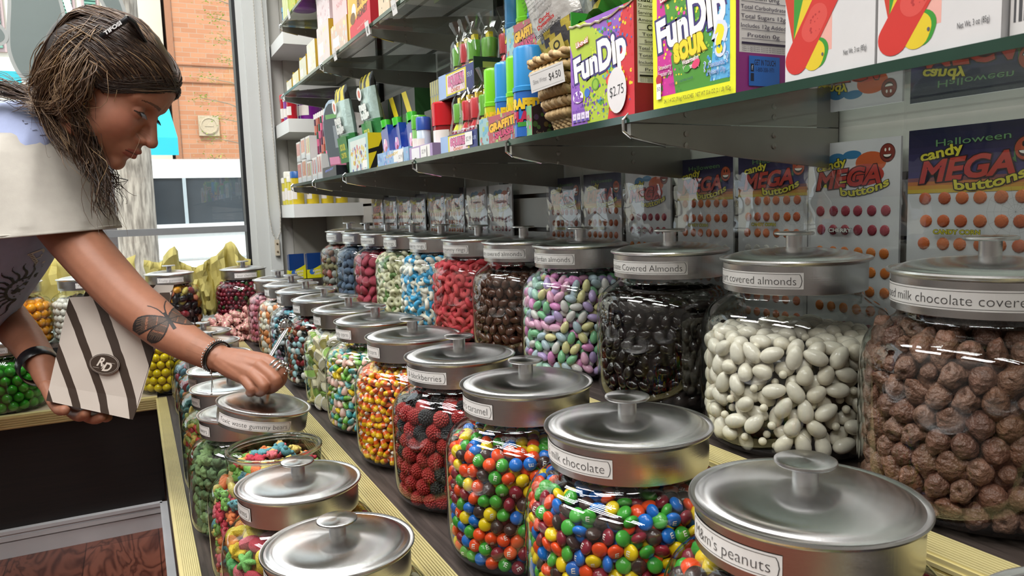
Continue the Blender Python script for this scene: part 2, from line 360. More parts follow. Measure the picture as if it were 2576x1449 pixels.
# ================================================================ stepped display counter along the shelf wall
gold = mat('gold_trim', '#d9cc92', .32, .35, noise=.12, nscale=14)
def ribbed(mb, x0, x1, y0, y1, z, n, along='y', h=.0022):
    """a metal nosing with fine ribs along its length"""
    w = (x1-x0)/n if along == 'y' else (y1-y0)/n
    for i in range(n):
        if along == 'y': a, b = x0+i*w, x0+i*w+w*.66; mb.box(a, b, y0, y1, z, z+h)
        else: a, b = y0+i*w, y0+i*w+w*.66; mb.box(x0, x1, a, b, z, z+h)
Y0, Y1 = -.6, 2.45
for k, (xa, xb, x0, x1, zt, d, ye, lb) in enumerate(((.03, .2675, .027, .053, T1, .03, 2.655, 'lowest dark display step with a ribbed gold edge, by the aisle'), (.27, .5105, .262, .292, T2, .035, 2.655, 'middle dark display step with a ribbed gold edge'), (.513, .757, .508, .541, T3, .035, 3.0, 'highest dark display step against the slatted wall'))):
    ctr = empty('display_step', (0, 0, 0), label=lb, cat='display step', group='stepped display along the shelf wall')
    MB().box(xa, xb, Y0, ye, FL+.08, zt-.0043).build('step_body', M_laminate, ctr)
    m = MB(); yg = Y1 if x0 < .1 else 2.64
    m.box(x0, x1, Y0, yg, zt-.0042, zt-.0018); ribbed(m, x0, x1, Y0, yg, zt-.0018, 9, h=.0030)
    m.box(x0-.002, x0, Y0, yg, zt-d, zt-.0005)
    for q in range(5): m.box(x0-.0036, x0-.002, Y0, yg, zt-d+.003+q*.006, zt-d+.006+q*.006)
    m.build('gold_edge', gold, ctr)
def moulding(name, p0, p1, axis):
    """white skirting with a stepped top"""
    m = MB()
    for off, z0, z1 in ((.0, FL, FL+.045), (-.004, FL+.045, FL+.05), (.004, FL+.05, FL+.062), (.0, FL+.062, FL+.07), (.006, FL+.07, FL+.08)):
        t = .014+off
        if axis == 'y': m.box(p0[0]-t, p0[0], p0[1], p1[1], z0, z1)
        else: m.box(p0[0], p1[0], p0[1]-t, p0[1], z0, z1)
    return m.build(name, M_base, kind=S)
moulding('baseboard_right', (.03, Y0), (.03, 2.45), 'y')
moulding('baseboard_back', (-1.49, 2.46), (.016, 2.46), 'x')
wc = empty('window_counter', (0, 0, 0), label='black and dark brown window counter with a gold front edge, behind the striped bag', cat='counter')
MB().box(-1.49, .026, 2.46, 2.655, FL+.08, T1-.006).build('counter_body', M_panel, wc)
MB().box(-1.49, .028, 2.455, 2.98, T1-.006, T1, '#a9987c').build('counter_top', mat('pale_worktop', '#a5977f', .4, noise=.15, nscale=12), wc)
m = MB(); m.box(-1.49, .027, 2.452, 2.472, T1, T1+.003); m.box(-1.49, .027, 2.449, 2.452, T1-.034, T1+.003)
for k in range(5): m.box(-1.49, .027, 2.447, 2.449, T1-.031+k*.0065, T1-.027+k*.0065)
m.build('gold_edge', gold, wc)
MB().box(-1.49, .46, 2.66, 2.98, T1, -.39).build('raised_step', M_laminate, wc)
m = MB(); m.box(-1.49, .46, 2.652, 2.662, -.42, -.388); m.build('gold_edge', M_black, wc)
# ================================================================ glass jars with steel lids
RIM = .0775
def refine(K, n=4):
    out = []
    for i in range(len(K)-1):
        p0, p1, p2, p3 = [Vector(K[min(max(q, 0), len(K)-1)]) for q in (i-1, i, i+1, i+2)]
        for k in range(n): t = k/n; q = .5*((2*p1)+(p2-p0)*t+(2*p0-5*p1+4*p2-p3)*t*t+(3*p1-p0-3*p2+p3)*t**3); out.append((q.x, q.y))
    return out+[K[-1]]
lid_prof = [(.0002, .0104), (.015, .0101), (.034, .0089), (.052, .0067), (.065, .0038), (.0712, .0006), (.0735, -.0002), (.0762, .0012), (.0776, .0010), (.0782, -.0006), (.0774, -.0022), (.0752, -.0030), (.0738, -.0045), (.0735, -.033), (.0728, -.0335), (.0720, -.033)]
m = MB(); m.lathe(refine(lid_prof[:6], 5)+lid_prof[6:], 128)
lid_me = m.build('lid_proto', M_lid, smooth=40).data
m = MB(); m.lathe([(.0086, .0100), (.0086, .0235)], 24).lathe([(.0088, .0235), (.0195, .0240), (.0207, .0252), (.0204, .0266), (.0185, .0275), (.0001, .0279)], 48)
knob_me = m.build('knob_proto', M_lid, smooth=40).data
jar_key = [(.0650, -.008), (.0665, -.0065), (.0685, -.0062), (.0700, -.0075), (.0702, -.0105), (.0690, -.0125), (.0683, -.026), (.0684, -.034), (.0695, -.0395), (.0745, -.0440), (.0830, -.0490), (.0905, -.0560), (.0955, -.0660), (.0980, -.0800), (.0985, -.100), (.0985, -.150), (.0983, -.172), (.0965, -.184), (.0925, -.1925), (.0860, -.1980), (.0780, -.1998), (.0700, -.2)]
jar_prof = refine(jar_key)
m = MB(); m.lathe(jar_prof, 112); m.lathe([(.0865, -.1925), (.0600, -.1915), (.0001, -.1910)], 64)
jar_me = m.build('jar_proto', M_glass, smooth=60).data
# the thick lip of an open jar, one more turn of glass
for nm in ('lid_proto', 'knob_proto', 'jar_proto'): bpy.data.objects.remove(bpy.data.objects[nm])
def r_in(z):
    """inside radius of the jar at a height below the rim plane"""
    pts = [(r-.0035, zz) for r, zz in jar_prof[24:]]
    if z >= pts[0][1]: return pts[0][0]
    for (r0, z0), (r1, z1) in zip(pts[:-1], pts[1:]):
        if z1 <= z <= z0: return r0+(r1-r0)*(z0-z)/(z0-z1)
    return pts[-1][0]
M_labelp = mat('sticker_print', rough=.5, attr=True)
def label_mb(text, ang=math.pi, width=None, h=.0165, zc=-.0185, R=.0740):
    mb = MB(); V, F, tw = text_mesh(text, -.014); s = .0115
    w = (tw*s+.014) if width is None else width
    def wrap(x, z, lift): a = ang+x/R; return ((R+lift)*math.cos(a), (R+lift)*math.sin(a), zc+z)
    n = 24
    def band(x0, x1, z0, z1, lift, col):
        k = max(1, int(abs(x1-x0)/.004)); P = [wrap(x0+(x1-x0)*i/k, z, lift) for i in range(k+1) for z in (z0, z1)]
        mb.add(P, [(2*i, 2*i+2, 2*i+3, 2*i+1) for i in range(k)], col)
    band(-w/2, w/2, -h/2, h/2, .0004, '#e9e7e4')
    q = .0016; t = .00035
    for zz in (h/2-q, -h/2+q): band(-w/2+q*2.4, w/2-q*2.4, zz-t/2, zz+t/2, .0006, '#4c4a49')
    for sgn in (-1, 1):
        x = sgn*(w/2-q*2.4); pp = [(x, h/2-q), (x+sgn*q*.9, h/2-q*2.6), (x+sgn*q*1.4, 0), (x+sgn*q*.9, -h/2+q*2.6), (x, -h/2+q)]
        for (a, b), (c, d) in zip(pp[:-1], pp[1:]): mb.add([wrap(a-t, b, .0006), wrap(a+t, b, .0006), wrap(c+t, d, .0006), wrap(c-t, d, .0006)], [(0, 1, 2, 3)], '#4c4a49')
    sx_ = min(s, (w-.012)/max(tw, .01))
    mb.add([wrap(p[0]*sx_, p[1]*s, .0007) for p in V], F, '#4a4747')
    return mb
JARS = []
def jar(x, y, zt, text, label, lid=True, ang=math.pi, fill=-.06, key=None):
    e = empty('candy_jar', (x, y, zt), label=label, cat='jar')
    inst('glass_body', jar_me, e)
    if lid:
        l = inst('lid', lid_me, e); inst('knob', knob_me, l); label_mb(text, ang).build('name_label', M_labelp, l)
    if not lid: MB().lathe([(.0665+.0034*math.cos(a), -.0095+.0034*math.sin(a)) for a in np.linspace(0, 2*math.pi, 13)], 96).lathe([(.0625+.0012*math.cos(a), -.0150+.0012*math.sin(a)) for a in np.linspace(0, 2*math.pi, 7)], 96).build('rim', mat('solid_glass', '#f4faf6', .02, trans=1, ior=1.5), e, smooth=180)
    JARS.append(dict(x=x, y=y, z=zt, fill=fill, lid=lid, key=key or text, text=text)); return e
X1, X2, X3 = .164, .397, .6365; Z1, Z2, Z3 = -.340, -.205, -.065
jar(X3, .378, Z3, 'Double dipped milk chocolate covered peanuts', 'glass jar of rough milk chocolate clusters, nearest on the wall step', fill=-.052, key='cluster')
jar(X3, .586, Z3, 'Yogurt covered almonds', 'glass jar of white yogurt covered almonds on the wall step', fill=-.085, key='yogurt')
jar(X3, .797, Z3, 'Dark Chocolate Covered Almonds', 'glass jar of black glossy chocolate almonds on the wall step', fill=-.06, key='dark')
jar(X3, 1.020, Z3, 'Assorted Jordan almonds', 'glass jar of pastel sugar almonds on the wall step', fill=-.05, key='jordan')
jar(X3, 1.215, Z3, 'Milk Chocolate covered almonds', 'glass jar of brown milk chocolate almonds on the wall step', fill=-.062, key='milkalmond')
jar(X3, 1.415, Z3, 'Strawberry gummy rings', 'glass jar of red sugared gummy rings on the wall step', fill=-.05, key='redring')
jar(X3, 1.625, Z3, 'Blue raspberry rings', 'glass jar of blue and white gummy rings on the wall step', fill=-.05, key='bluering')
jar(X3, 1.825, Z3, 'Green apple rings', 'glass jar of green and white gummy rings on the wall step', fill=-.052, key='greenring')
jar(X3, 2.037, Z3, 'Gummy strawberries', 'glass jar of dark pink sugared gummy rounds on the wall step', fill=-.062, key='patty')
jar(X3, 2.240, Z3, 'Blue sharks gummies', 'glass jar of dusty blue gummies on the wall step', fill=-.055, key='bluegum')
jar(X3, 2.450, Z3, 'Gummy assortment', 'glass jar of mixed gummies, farthest on the wall step', fill=-.055, key='mixgum')
jar(X2, .150, Z2, "M&m's mini", 'steel lidded jar cut by the lower right corner of the view', fill=-.06, key='none')
jar(X2, .354, Z2, "M&m's peanuts", 'glass jar of peanut chocolate candies on the middle step, large lid in front', fill=-.06, key='peanut')
jar(X2, .561, Z2, "M&m's milk chocolate", 'glass jar of flat multicoloured chocolate candies on the middle step', fill=-.055, key='mm')
jar(X2, .763, Z2, "M&m's caramel", 'glass jar of round multicoloured caramel candies on the middle step', fill=-.065, key='caramel')
jar(X2, .963, Z2, 'Raspberries & blackberries', 'glass jar of red and black berry gummies on the middle step', fill=-.062, key='berry')
jar(X2, 1.161, Z2, 'Candy corn', 'glass jar of orange, yellow and white candy corn on the middle step', fill=-.055, key='corn')
jar(X2, 1.371, Z2, 'Pastel candy corn', 'glass jar of pastel candy corn on the middle step', fill=-.06, key='pastelcorn')
jar(X2, 1.565, Z2, 'Fruit slices', 'glass jar of pale yellow and green fruit slices on the middle step', fill=-.055, key='slice')
jar(X2, 1.79, Z2, 'Licorice mix', 'glass jar of black, red and white jelly candies on the middle step', fill=-.05, key='licorice')
jar(X2, 2.01, Z2, 'Cola mix', 'glass jar of blue and dark jelly candies on the middle step', fill=-.05, key='bluemix')
jar(X2, 2.215, Z2, 'Peach rings', 'glass jar of cream and peach gummies on the middle step', fill=-.055, key='peach')
jar(X2, 2.43, Z2, 'Taffy', 'glass jar of pink candies, farthest on the middle step', fill=-.055, key='pinkgum')
jar(X1, .745, Z1, 'Gummy sharks', 'steel lidded glass jar of pale gummies, nearest on the lowest step', fill=-.06, key='pale')
jar(X1, .951, Z1, 'Lucky charms', 'glass jar of puffy fruit gummies labelled charms on the lowest step', fill=-.06, key='charm')
jar(X1, 1.140, Z1, '', 'open glass jar of sour gummy bears with its lid off', lid=False, fill=-.03, key='bear')
jar(.150, 1.355, Z1, 'Gummy flowers', 'glass jar of dull green gummy flowers on the lowest step', fill=-.06, key='flower')
jar(.152, 1.57, Z1, 'Gummy worms', 'glass jar of red and yellow gummy worms on the lowest step', fill=-.06, key='worm')
jar(.158, 1.76, Z1, 'Gummy dolphins', 'glass jar of teal gummies behind the worm jar on the lowest step', fill=-.07, key='teal')
jar(X1, 1.96, Z1, 'Neon rings', 'glass jar of orange and teal gummies on the lowest step behind the wrist', fill=-.06, key='orangemix')
jar(X1, 2.17, Z1, 'Sour belts', 'glass jar of red and blue gummies on the lowest step, farthest but one', fill=-.06, key='redmix')
jar(X1, 2.37, Z1, 'Sour keys', 'glass jar with steel lid, farthest on the lowest step', fill=-.06, key='none2')
DN = -math.pi/2
ZW = -.39+.2; ZL = T1+.2
jar(.099, 2.77, ZW, 'Fruity gummies', 'glass jar of dark red, yellow and black gummies on the window counter', ang=DN, fill=-.045, key='winmix')
jar(.335, 2.77, ZW, 'Sour cherries', 'glass jar of dark red and green gummies on the window counter by the frame', ang=DN, fill=-.045, key='cherry')
jar(-.155, 2.79, ZW, 'Mints', 'pale glass jar on the window counter half hidden by the bag', ang=DN, fill=-.07, key='white')
jar(-.345, 2.79, ZW, 'Orange gumballs', 'glass jar of orange gumballs on the window counter beside the bag', ang=DN, fill=-.065, key='orange')
jar(-.36, 2.565, ZL, 'Green', 'glass jar of green gumballs low on the window counter', ang=DN, fill=-.07, key='green')
jar(.075, 2.565, ZL, 'Yellow', 'glass jar of yellow gumballs low on the window counter behind the elbow', ang=DN, fill=-.05, key='yellow')
# ================================================================ the candies: one mesh per kind and colour, each piece in view an object of its own
def shape(fn, mats, smooth=180, **k):
    mb = MB(); fn(mb); o = mb.build('p', mats, smooth=smooth); me = o.data; bpy.data.objects.remove(o); return me
def lump(V, amp, n, seed):
    sharp = 9 if n < 12 else 26
    R = np.random.default_rng(seed); D = R.normal(size=(n, 3)); D /= np.linalg.norm(D, axis=1)[:, None]
    A = R.uniform(-1, 1, n)*amp
    k = 1+(np.exp(-(1-np.clip(V @ D.T, -1, 1))*sharp) @ A)
    if n >= 12: k = k+.035*np.sin(V @ D[0]*11+seed)*np.sin(V @ D[1]*13)+.025*np.abs(np.sin(V @ D[2]*17+1))
    return V*k[:, None]
def s_ell(a, b, c, col, amp=0, nl=8, seed=0, egg=0, sub=4):
    def f(mb):
        V, F = ico(sub); P = lump(V, amp, nl, seed) if amp else V.copy()
        if egg: P = P*np.stack([np.ones(len(P)), 1-egg*P[:, 0], 1-egg*P[:, 0]], 1)
        mb.add(P*np.array([a, b, c]), F, col)
    return f
def s_mm(r, h, col, letter=False):
    def f(mb):
        V, F = ico(4); P = V.copy(); P[:, 2] = np.sign(P[:, 2])*np.abs(P[:, 2])**.9
        mb.add(P*np.array([r, r, h]), F, col)
        if letter:
            T, G, _ = text_mesh('m', .02); s = r*1.0
            Q = []
            for p in T: x, y = p[0]*s, (p[1]+.1)*s; q = min(.95, (x*x+y*y)/r/r); Q.append((x, y, h*math.sqrt(1-q)+.0002))
            mb.add(Q, G, '#e8e4de')
    return f
def s_torus(R, r, c1, c2, n=20, k=10, flat=1.0):
    def f(mb):
        v = []; 
        for i in range(n):
            a = 2*math.pi*i/n
            for j in range(k): b = 2*math.pi*j/k; v.append(((R+r*math.cos(b))*math.cos(a), (R+r*math.cos(b))*math.sin(a), r*flat*math.sin(b)))
        fc = []; cc = []
        for i in range(n):
            for j in range(k): fc.append((i*k+j, ((i+1) % n)*k+j, ((i+1) % n)*k+(j+1) % k, i*k+(j+1) % k)); cc.append(C(c1) if i < n/2 else C(c2))
        mb.add(v, fc, cc)
    return f
def s_corn(l, r, cols):
    def f(mb):
        z = [-1, -.96, -.8, -.45, -.12, 0.2, .52, .8, .95, 1]; rr = [.0, .45, .85, 1, .93, .8, .62, .42, .22, .0]
        n = 14
        for j in range(9):
            cc = cols[0] if z[j] < -.2 else cols[1] if z[j] < .4 else cols[2]
            mb.lathe([(max(rr[j]*r, 1e-5), z[j]*l/2), (max(rr[j+1]*r, 1e-5), z[j+1]*l/2)], n, col=cc, sy=.72, R=Matrix.Rotation(math.pi/2, 3, 'Y'))
    return f
def s_berry(r, col, seed):
    def f(mb):
        V, F = ico(6); D = np.array([(math.sqrt(1-(1-2*(i+.5)/120)**2)*math.cos(i*2.39996), math.sqrt(1-(1-2*(i+.5)/120)**2)*math.sin(i*2.39996), 1-2*(i+.5)/120) for i in range(120)])
        d = 1-(V @ D.T).max(1); P = V*(1.05-np.clip(d*11, 0, .18))[:, None]; P[:, 0] *= 1.12; P = P*(1-.12*P[:, 0:1])
        mb.add(P*r, F, col)
    return f
def s_bear(L, col, col2=None):
    def f(mb):
        s = L/2
        for c, r in (((-.22, 0, 0), (.52, .42, .38)), ((.48, 0, .02), (.33, .34, .31)), ((.72, .2, .05), (.13, .12, .1)), ((.72, -.2, .05), (.13, .12, .1)), ((.72, 0, .2), (.12, .12, .1)),
                     ((.12, .34, .16), (.17, .14, .15)), ((.12, -.34, .16), (.17, .14, .15)), ((-.62, .3, .14), (.22, .17, .18)), ((-.62, -.3, .14), (.22, .17, .18))):
            mb.ball([q*s for q in c], [q*s for q in r], col2 if (col2 and c[0] > .3) else col, sub=3)
    return f
def s_puff(r, kind, col, th=.45, seed=0):
    """a puffy moulded gummy: star, heart, clover, fish or nut outline with a rounded body"""
    def f(mb):
        n = 30; rings = [(0, 1.0), (.35, .97), (.62, .82), (.85, .52), (1.0, 0.0)]
        def rad(a):
            if kind == 'star': return .72+.26*math.cos(5*a)
            if kind == 'clover': return .75+.22*math.cos(4*a)
            if kind == 'heart': return .85-.3*math.sin(a)+.12*math.cos(2*a)
            if kind == 'flower': return .82+.15*math.cos(6*a)
            if kind == 'fish': return .45+.45*abs(math.cos(a))+.12*math.cos(3*a)
            if kind == 'nut': return .78+.2*math.cos(2*a)
            return .9
        v = []; fc = []
        for sg in (1, -1):
            b = len(v)
            for q, hh in rings:
                for i in range(n):
                    a = 2*math.pi*i/n; v.append((r*q*rad(a)*math.cos(a), r*q*rad(a)*math.sin(a), sg*hh*r*th))
            for j in range(4):
                for i in range(n):
                    p = (b+j*n+i, b+j*n+(i+1) % n, b+(j+1)*n+(i+1) % n, b+(j+1)*n+i); fc.append(p if sg > 0 else p[::-1])
        mb.add(v, fc, col)
    return f
def s_slice(r, th, c1, c2):
    def f(mb):
        n = 14
        for k, (q0, q1, cc) in enumerate(((0, .8, c1), (.8, 1, c2))):
            for zz, fl in ((th/2, 1), (-th/2, 0)):
                v = [(r*q*math.cos(math.pi*i/n), r*q*math.sin(math.pi*i/n), zz*(1 if q < .9 else .6)) for q in (q0, q1) for i in range(n+1)]
                fc = [(i, i+1, n+2+i, n+1+i) for i in range(n)]; mb.add(v, [x if not fl else x[::-1] for x in fc], cc)
        v = [(r*math.cos(math.pi*i/n), r*math.sin(math.pi*i/n), z) for z in (-th*.3, th*.3) for i in range(n+1)]
        mb.add(v, [(i, i+1, n+2+i, n+1+i) for i in range(n)], c2); mb.box(-r, r, -.0006, .0006, -th/2, th/2, c1)
    return f
def s_worm(L, r, c1, c2, seed):
    def f(mb):
        R = random.Random(seed); p = []; a = 0; x = y = z = 0
        for i in range(15):
            p.append((x-L*.3, y, z)); a += R.uniform(-.35, .5); x += math.cos(a)*L/15; y += math.sin(a)*L/15; z += R.uniform(-.1, .1)*L/15
        rr = [r*(.55 if i in (0, 14) else .95+.12*math.cos(i*math.pi)) for i in range(15)]
        mb.tube(p[:8], rr[:8], 8, c1); mb.tube(p[7:], rr[7:], 8, c2)
    return f
CK = {}
def kind(key, name, cat, phrase, mi, items, a, b, t, dens=.9, tilt=.35, group=None):
    CK[key] = dict(name=name, cat=cat, phrase=phrase, mat=mi, items=items, a=a, b=b, t=t, dens=dens, tilt=tilt)
MMC = [('blue', '#1668c0'), ('green', '#3f9a35'), ('orange', '#e0491c'), ('yellow', '#e6c619'), ('red', '#7e2030'), ('brown', '#3b2a28')]
kind('cluster', 'chocolate_cluster', 'candy', 'lumpy milk chocolate peanut cluster inside the nearest wall-step jar', M_choc, [('', s_ell(.0104, .0094, .0092, c, .18, 18, s)) for s, c in enumerate(('#74523f', '#6b4a3c', '#785747', '#66463a'))]+[('', s_ell(.0150, .0088, .0095, '#775543', .42, 12, 11)), ('', s_ell(.0112, .0104, .0068, '#694838', .45, 14, 12)), ('', s_ell(.0098, .0086, .0100, '#7a5a4b', .50, 22, 17)), ('', s_ell(.0070, .0064, .0066, '#6f4f40', .3, 14, 21))], .0105, .0092, .0095, 1.05, .9)
kind('yogurt', 'yogurt_almond', 'candy', 'white yogurt covered almond inside the jar labelled Yogurt covered almonds', M_candy, [('', s_ell(.0124, .0078, .0074, '#ddd6c6', .08, 6, s, .08)) for s in range(3)]+[('', s_ell(.0104, .0080, .0074, '#d8d0be', .06, 6, 5, .1)), ('', s_ell(.0042, .0042, .0042, '#ded6c2'))], .0119, .0077, .0073, .97, .3)
kind('dark', 'dark_chocolate_almond', 'candy', 'near-black glossy chocolate almond inside the jar labelled Dark Chocolate Covered Almonds', M_shine, [('', s_ell(.0100, .0068, .0064, '#140c0b', .08, 6, s, .1)) for s in range(3)], .0099, .0067, .0064, .93, .4)
kind('jordan', 'sugared_almond', 'candy', 'sugar almond inside the pastel jar labelled Jordan almonds', M_candy, [(n, s_ell(.0100, .0061, .0058, c, .03, 5, i, .12)) for i, (n, c) in enumerate((('pink', '#d68bc0'), ('pale blue', '#a9bcc6'), ('mint green', '#7fb98d'), ('lilac', '#b6a0cf'), ('white', '#cfcbc8'), ('pale yellow', '#d6cf97'), ('rose pink', '#d9a3bf'), ('ice green', '#a0c4b6')))], .0100, .0061, .0058, .95, .3)
kind('milkalmond', 'milk_chocolate_almond', 'candy', 'brown glazed almond inside the jar labelled chocolate covered almonds', M_shine, [('', s_ell(.0102, .0068, .0064, '#4d3024', .06, 6, s, .12)) for s in range(3)], .0102, .0068, .0064, .92, .4)
kind('redring', 'red_gummy_ring', 'candy', 'red sugared gummy ring inside the jar labelled gummy rings', M_sugar, [('', s_torus(.0092, .0056, '#c23a44', '#cc5054', flat=.95))]+[('', s_torus(.0088, .0058, '#bd3a42', '#c94a4c', flat=.95))], .0135, .0088, .006, 1.1, .8)
kind('bluering', 'blue_gummy_ring', 'candy', 'blue and white gummy ring inside a jar on the wall step', M_gummy, [('', s_torus(.0085, .0055, '#3f9cc9', '#e4e2d4'))], .0125, .0085, .0055, 1.1, .8)
kind('greenring', 'green_gummy_ring', 'candy', 'green and cream gummy ring inside a jar on the wall step', M_gummy, [('', s_torus(.0080, .0056, '#5f7f46', '#d5d2b4')), ('', s_torus(.0080, .0056, '#d5d2b4', '#c9c8a2'))], .0125, .0085, .0055, 1.05, .8)
kind('patty', 'sugared_gummy_round', 'candy', 'dark pink sugared gummy round inside a jar on the wall step', M_sugar, [('', s_ell(.0150, .0150, .0085, '#a83a4e', .06, 6, s)) for s in range(2)], .014, .0135, .0095, .9, .7)
kind('bluegum', 'dusty_blue_gummy', 'candy', 'dusty blue gummy inside a jar on the wall step', M_sugar, [('', s_ell(.0145, .0095, .0085, '#50647d', .2, 6, s)) for s in range(2)], .013, .0095, .0085, .9, .6)
kind('mixgum', 'mixed_gummy', 'candy', 'gummy inside the farthest wall-step jar', M_sugar, [('brown', s_ell(.013, .009, .009, '#836354', .2, 6, 1)), ('olive', s_ell(.013, .009, .009, '#86805a', .2, 6, 2)), ('red', s_ell(.013, .009, .009, '#9d5145', .2, 6, 3)), ('grey', s_ell(.013, .009, .009, '#8f938e', .2, 6, 4))], .013, .0095, .009, .9, .6)
kind('peanut', 'peanut_chocolate_candy', 'candy', 'peanut candy inside the nearest middle-step jar', M_candy, [(n, s_ell(.0092, .0078, .0076, c, .05, 6, i, .06)) for i, (n, c) in enumerate(MMC)], .009, .0078, .0078, .92, .5)
kind('mm', 'flat_chocolate_candy', 'candy', 'flat candy inside the jar labelled milk chocolate', M_candy, [(n, s_mm(.0069, .0042, c, lt)) for (n, c) in MMC for lt in (False, False, True)], .0066, .0062, .0045, 1.0, .9)
kind('caramel', 'caramel_chocolate_candy', 'candy', 'round candy inside the jar labelled caramel', M_candy, [(n, s_mm(.0075, .0062, c, lt)) for (n, c) in MMC for lt in (False, True)], .0075, .0073, .0064, .93, .9)
kind('berry', 'berry_gummy', 'candy', 'beaded berry gummy inside the jar labelled blackberries', M_berry, [('red', s_berry(.0103, '#98201f', 1)), ('black', s_berry(.0103, '#0d1016', 3)), ('red', s_berry(.0103, '#9c2622', 2))], .0105, .0100, .0100, .88, .8)
kind('corn', 'candy_corn_kernel', 'candy', 'yellow, orange and white kernel inside the nearer candy corn jar', M_candy, [('', s_corn(.0175, .0062, ('#e3b51b', '#dd5f1e', '#e6d8cc')))], .0088, .0056, .0052, 1.05, .5)
kind('pastelcorn', 'pastel_corn_kernel', 'candy', 'pastel kernel inside the farther candy corn jar', M_candy, [(n, s_corn(.0175, .0062, (c, d, '#e6dccb'))) for n, c, d in (('yellow', '#e3c22c', '#e3c22c'), ('teal', '#4fa0a4', '#7cb6b4'), ('pink', '#e2b3a5', '#e6c3b8'), ('green', '#6fae45', '#94c06c'))], .0088, .0056, .0052, 1.0, .5)
kind('slice', 'fruit_slice', 'candy', 'slice candy inside a middle-step jar', M_sugar, [('pale yellow', s_slice(.0175, .011, '#d9cf7e', '#e6e2cf')), ('green', s_slice(.0175, .011, '#93b85a', '#d6dcb6')), ('cream', s_slice(.0175, .011, '#dcd3b4', '#e8e4da'))], .015, .0085, .009, 1.2, .5)
def beans(*cs): return [(n, s_ell(.0085, .0062, .006, c, .08, 5, i)) for i, (n, c) in enumerate(cs)]
kind('licorice', 'jelly_candy', 'candy', 'jelly candy inside the black, red and white jar', M_candy, beans(('black', '#15181b'), ('white', '#dcd8d2'), ('dark red', '#8c2430'), ('pale blue', '#9fc6cc'), ('brown', '#7c4a32')), .0085, .0062, .006, .93, .5)
kind('bluemix', 'jelly_drop', 'candy', 'jelly drop inside the blue and black jar', M_candy, beans(('teal', '#5fa3b3'), ('black', '#14171c'), ('mauve', '#8d6a80'), ('grey', '#b9c2c8')), .0085, .0062, .006, .93, .5)
kind('peach', 'peach_gummy', 'candy', 'gummy inside the cream and peach jar', M_gummy, [('cream', s_ell(.011, .009, .006, '#dcd0b5', .1, 5, 1)), ('peach', s_ell(.011, .009, .006, '#d9894f', .1, 5, 2)), ('white', s_ell(.011, .009, .006, '#e2dccf', .1, 5, 3))], .0105, .0085, .0065, .95, .6)
kind('pinkgum', 'pink_gummy', 'candy', 'pink gummy inside the farthest middle-step jar', M_gummy, [('', s_ell(.012, .009, .007, c, .1, 5, i)) for i, c in enumerate(('#bd6d7c', '#c98a93', '#a95263'))], .0115, .009, .0075, .95, .6)
kind('pale', 'pale_gummy', 'candy', 'pale yellow gummy inside the nearest jar on the lowest step', M_gummy, [('', s_puff(.0140, 'fish', c)) for c in ('#d6cf9b', '#dcd6b5')], .0125, .0095, .008, 1, .5)
kind('charm', 'charm_gummy', 'candy', 'puffy gummy inside the jar labelled charms', M_sugar, [(n, s_puff(.0150, k, c, .5)) for n, k, c in (('yellow', 'star', '#d9b92f'), ('green', 'clover', '#58a862'), ('red', 'heart', '#b53b49'), ('orange', 'flower', '#d98a39'), ('yellow', 'heart', '#e0c944'), ('pink', 'nut', '#c4606a'), ('green', 'star', '#72b45f'))], .0125, .0115, .0095, 1.0, .5)
kind('bear', 'gummy_bear', 'candy', 'sugared sour gummy bear inside the open jar', M_sugar, [(n, s_bear(.035, c, d)) for n, c, d in (('red', '#c03a4b', None), ('yellow', '#d7c36a', None), ('green', '#7eb356', None), ('orange', '#dd7a45', None), ('blue', '#5f9ca6', None), ('pink', '#cc6a72', '#cdb070'))], .0150, .0100, .0095, .98, .6)
kind('flower', 'flower_gummy', 'candy', 'dull green flower gummy inside the jar labelled flowers', M_sugar, [('', s_puff(.0130, 'flower', c, .42)) for c in ('#6c8a58', '#7d9a63', '#5f7b52')], .0115, .0105, .0095, 1.0, .55)
kind('worm', 'gummy_worm', 'candy', 'gummy worm inside the jar labelled worms', M_gummy, [(n, s_worm(.036, .0046, c, d, i)) for i, (n, c, d) in enumerate((('red and yellow', '#b5433b', '#c9b25a'), ('orange and green', '#c97a3f', '#8d9a4a'), ('red and green', '#a8343c', '#7f9a58')))], .0125, .0075, .0085, 1.25, .3)
kind('teal', 'teal_gummy', 'candy', 'teal gummy behind the worm jar', M_sugar, [('', s_puff(.014, 'fish', c)) for c in ('#4b8a86', '#6ba29a')], .012, .0095, .008, 1, .5)
kind('orangemix', 'orange_teal_gummy', 'candy', 'gummy inside the jar behind the wrist', M_gummy, [('orange', s_ell(.013, .008, .007, '#c96f3a', .1)), ('teal', s_ell(.013, .008, .007, '#4c8c92', .1)), ('red', s_ell(.013, .008, .007, '#a8434a', .1))], .012, .0085, .0075, .95, .5)
kind('redmix', 'red_blue_gummy', 'candy', 'gummy inside the farthest lowest-step jar but one', M_gummy, [('red', s_ell(.013, .008, .007, '#9a3d4c', .1)), ('blue', s_ell(.013, .008, .007, '#5a8796', .1))], .012, .0085, .0075, .95, .5)
kind('winmix', 'dark_fruit_gummy', 'candy', 'fruit gummy inside the mixed jar on the window counter', M_gummy, [('dark red', s_ell(.0155, .011, .009, '#8c1c2c', .15, 6, 1)), ('amber', s_ell(.0155, .011, .009, '#c48a2a', .15, 6, 2)), ('yellow', s_ell(.0155, .011, .009, '#bfae58', .15, 6, 3)), ('black', s_ell(.0155, .011, .009, '#120c12', .15, 6, 4)), ('salmon', s_ell(.0155, .011, .009, '#c9785a', .15, 6, 5))], .0145, .011, .0095, .92, .5)
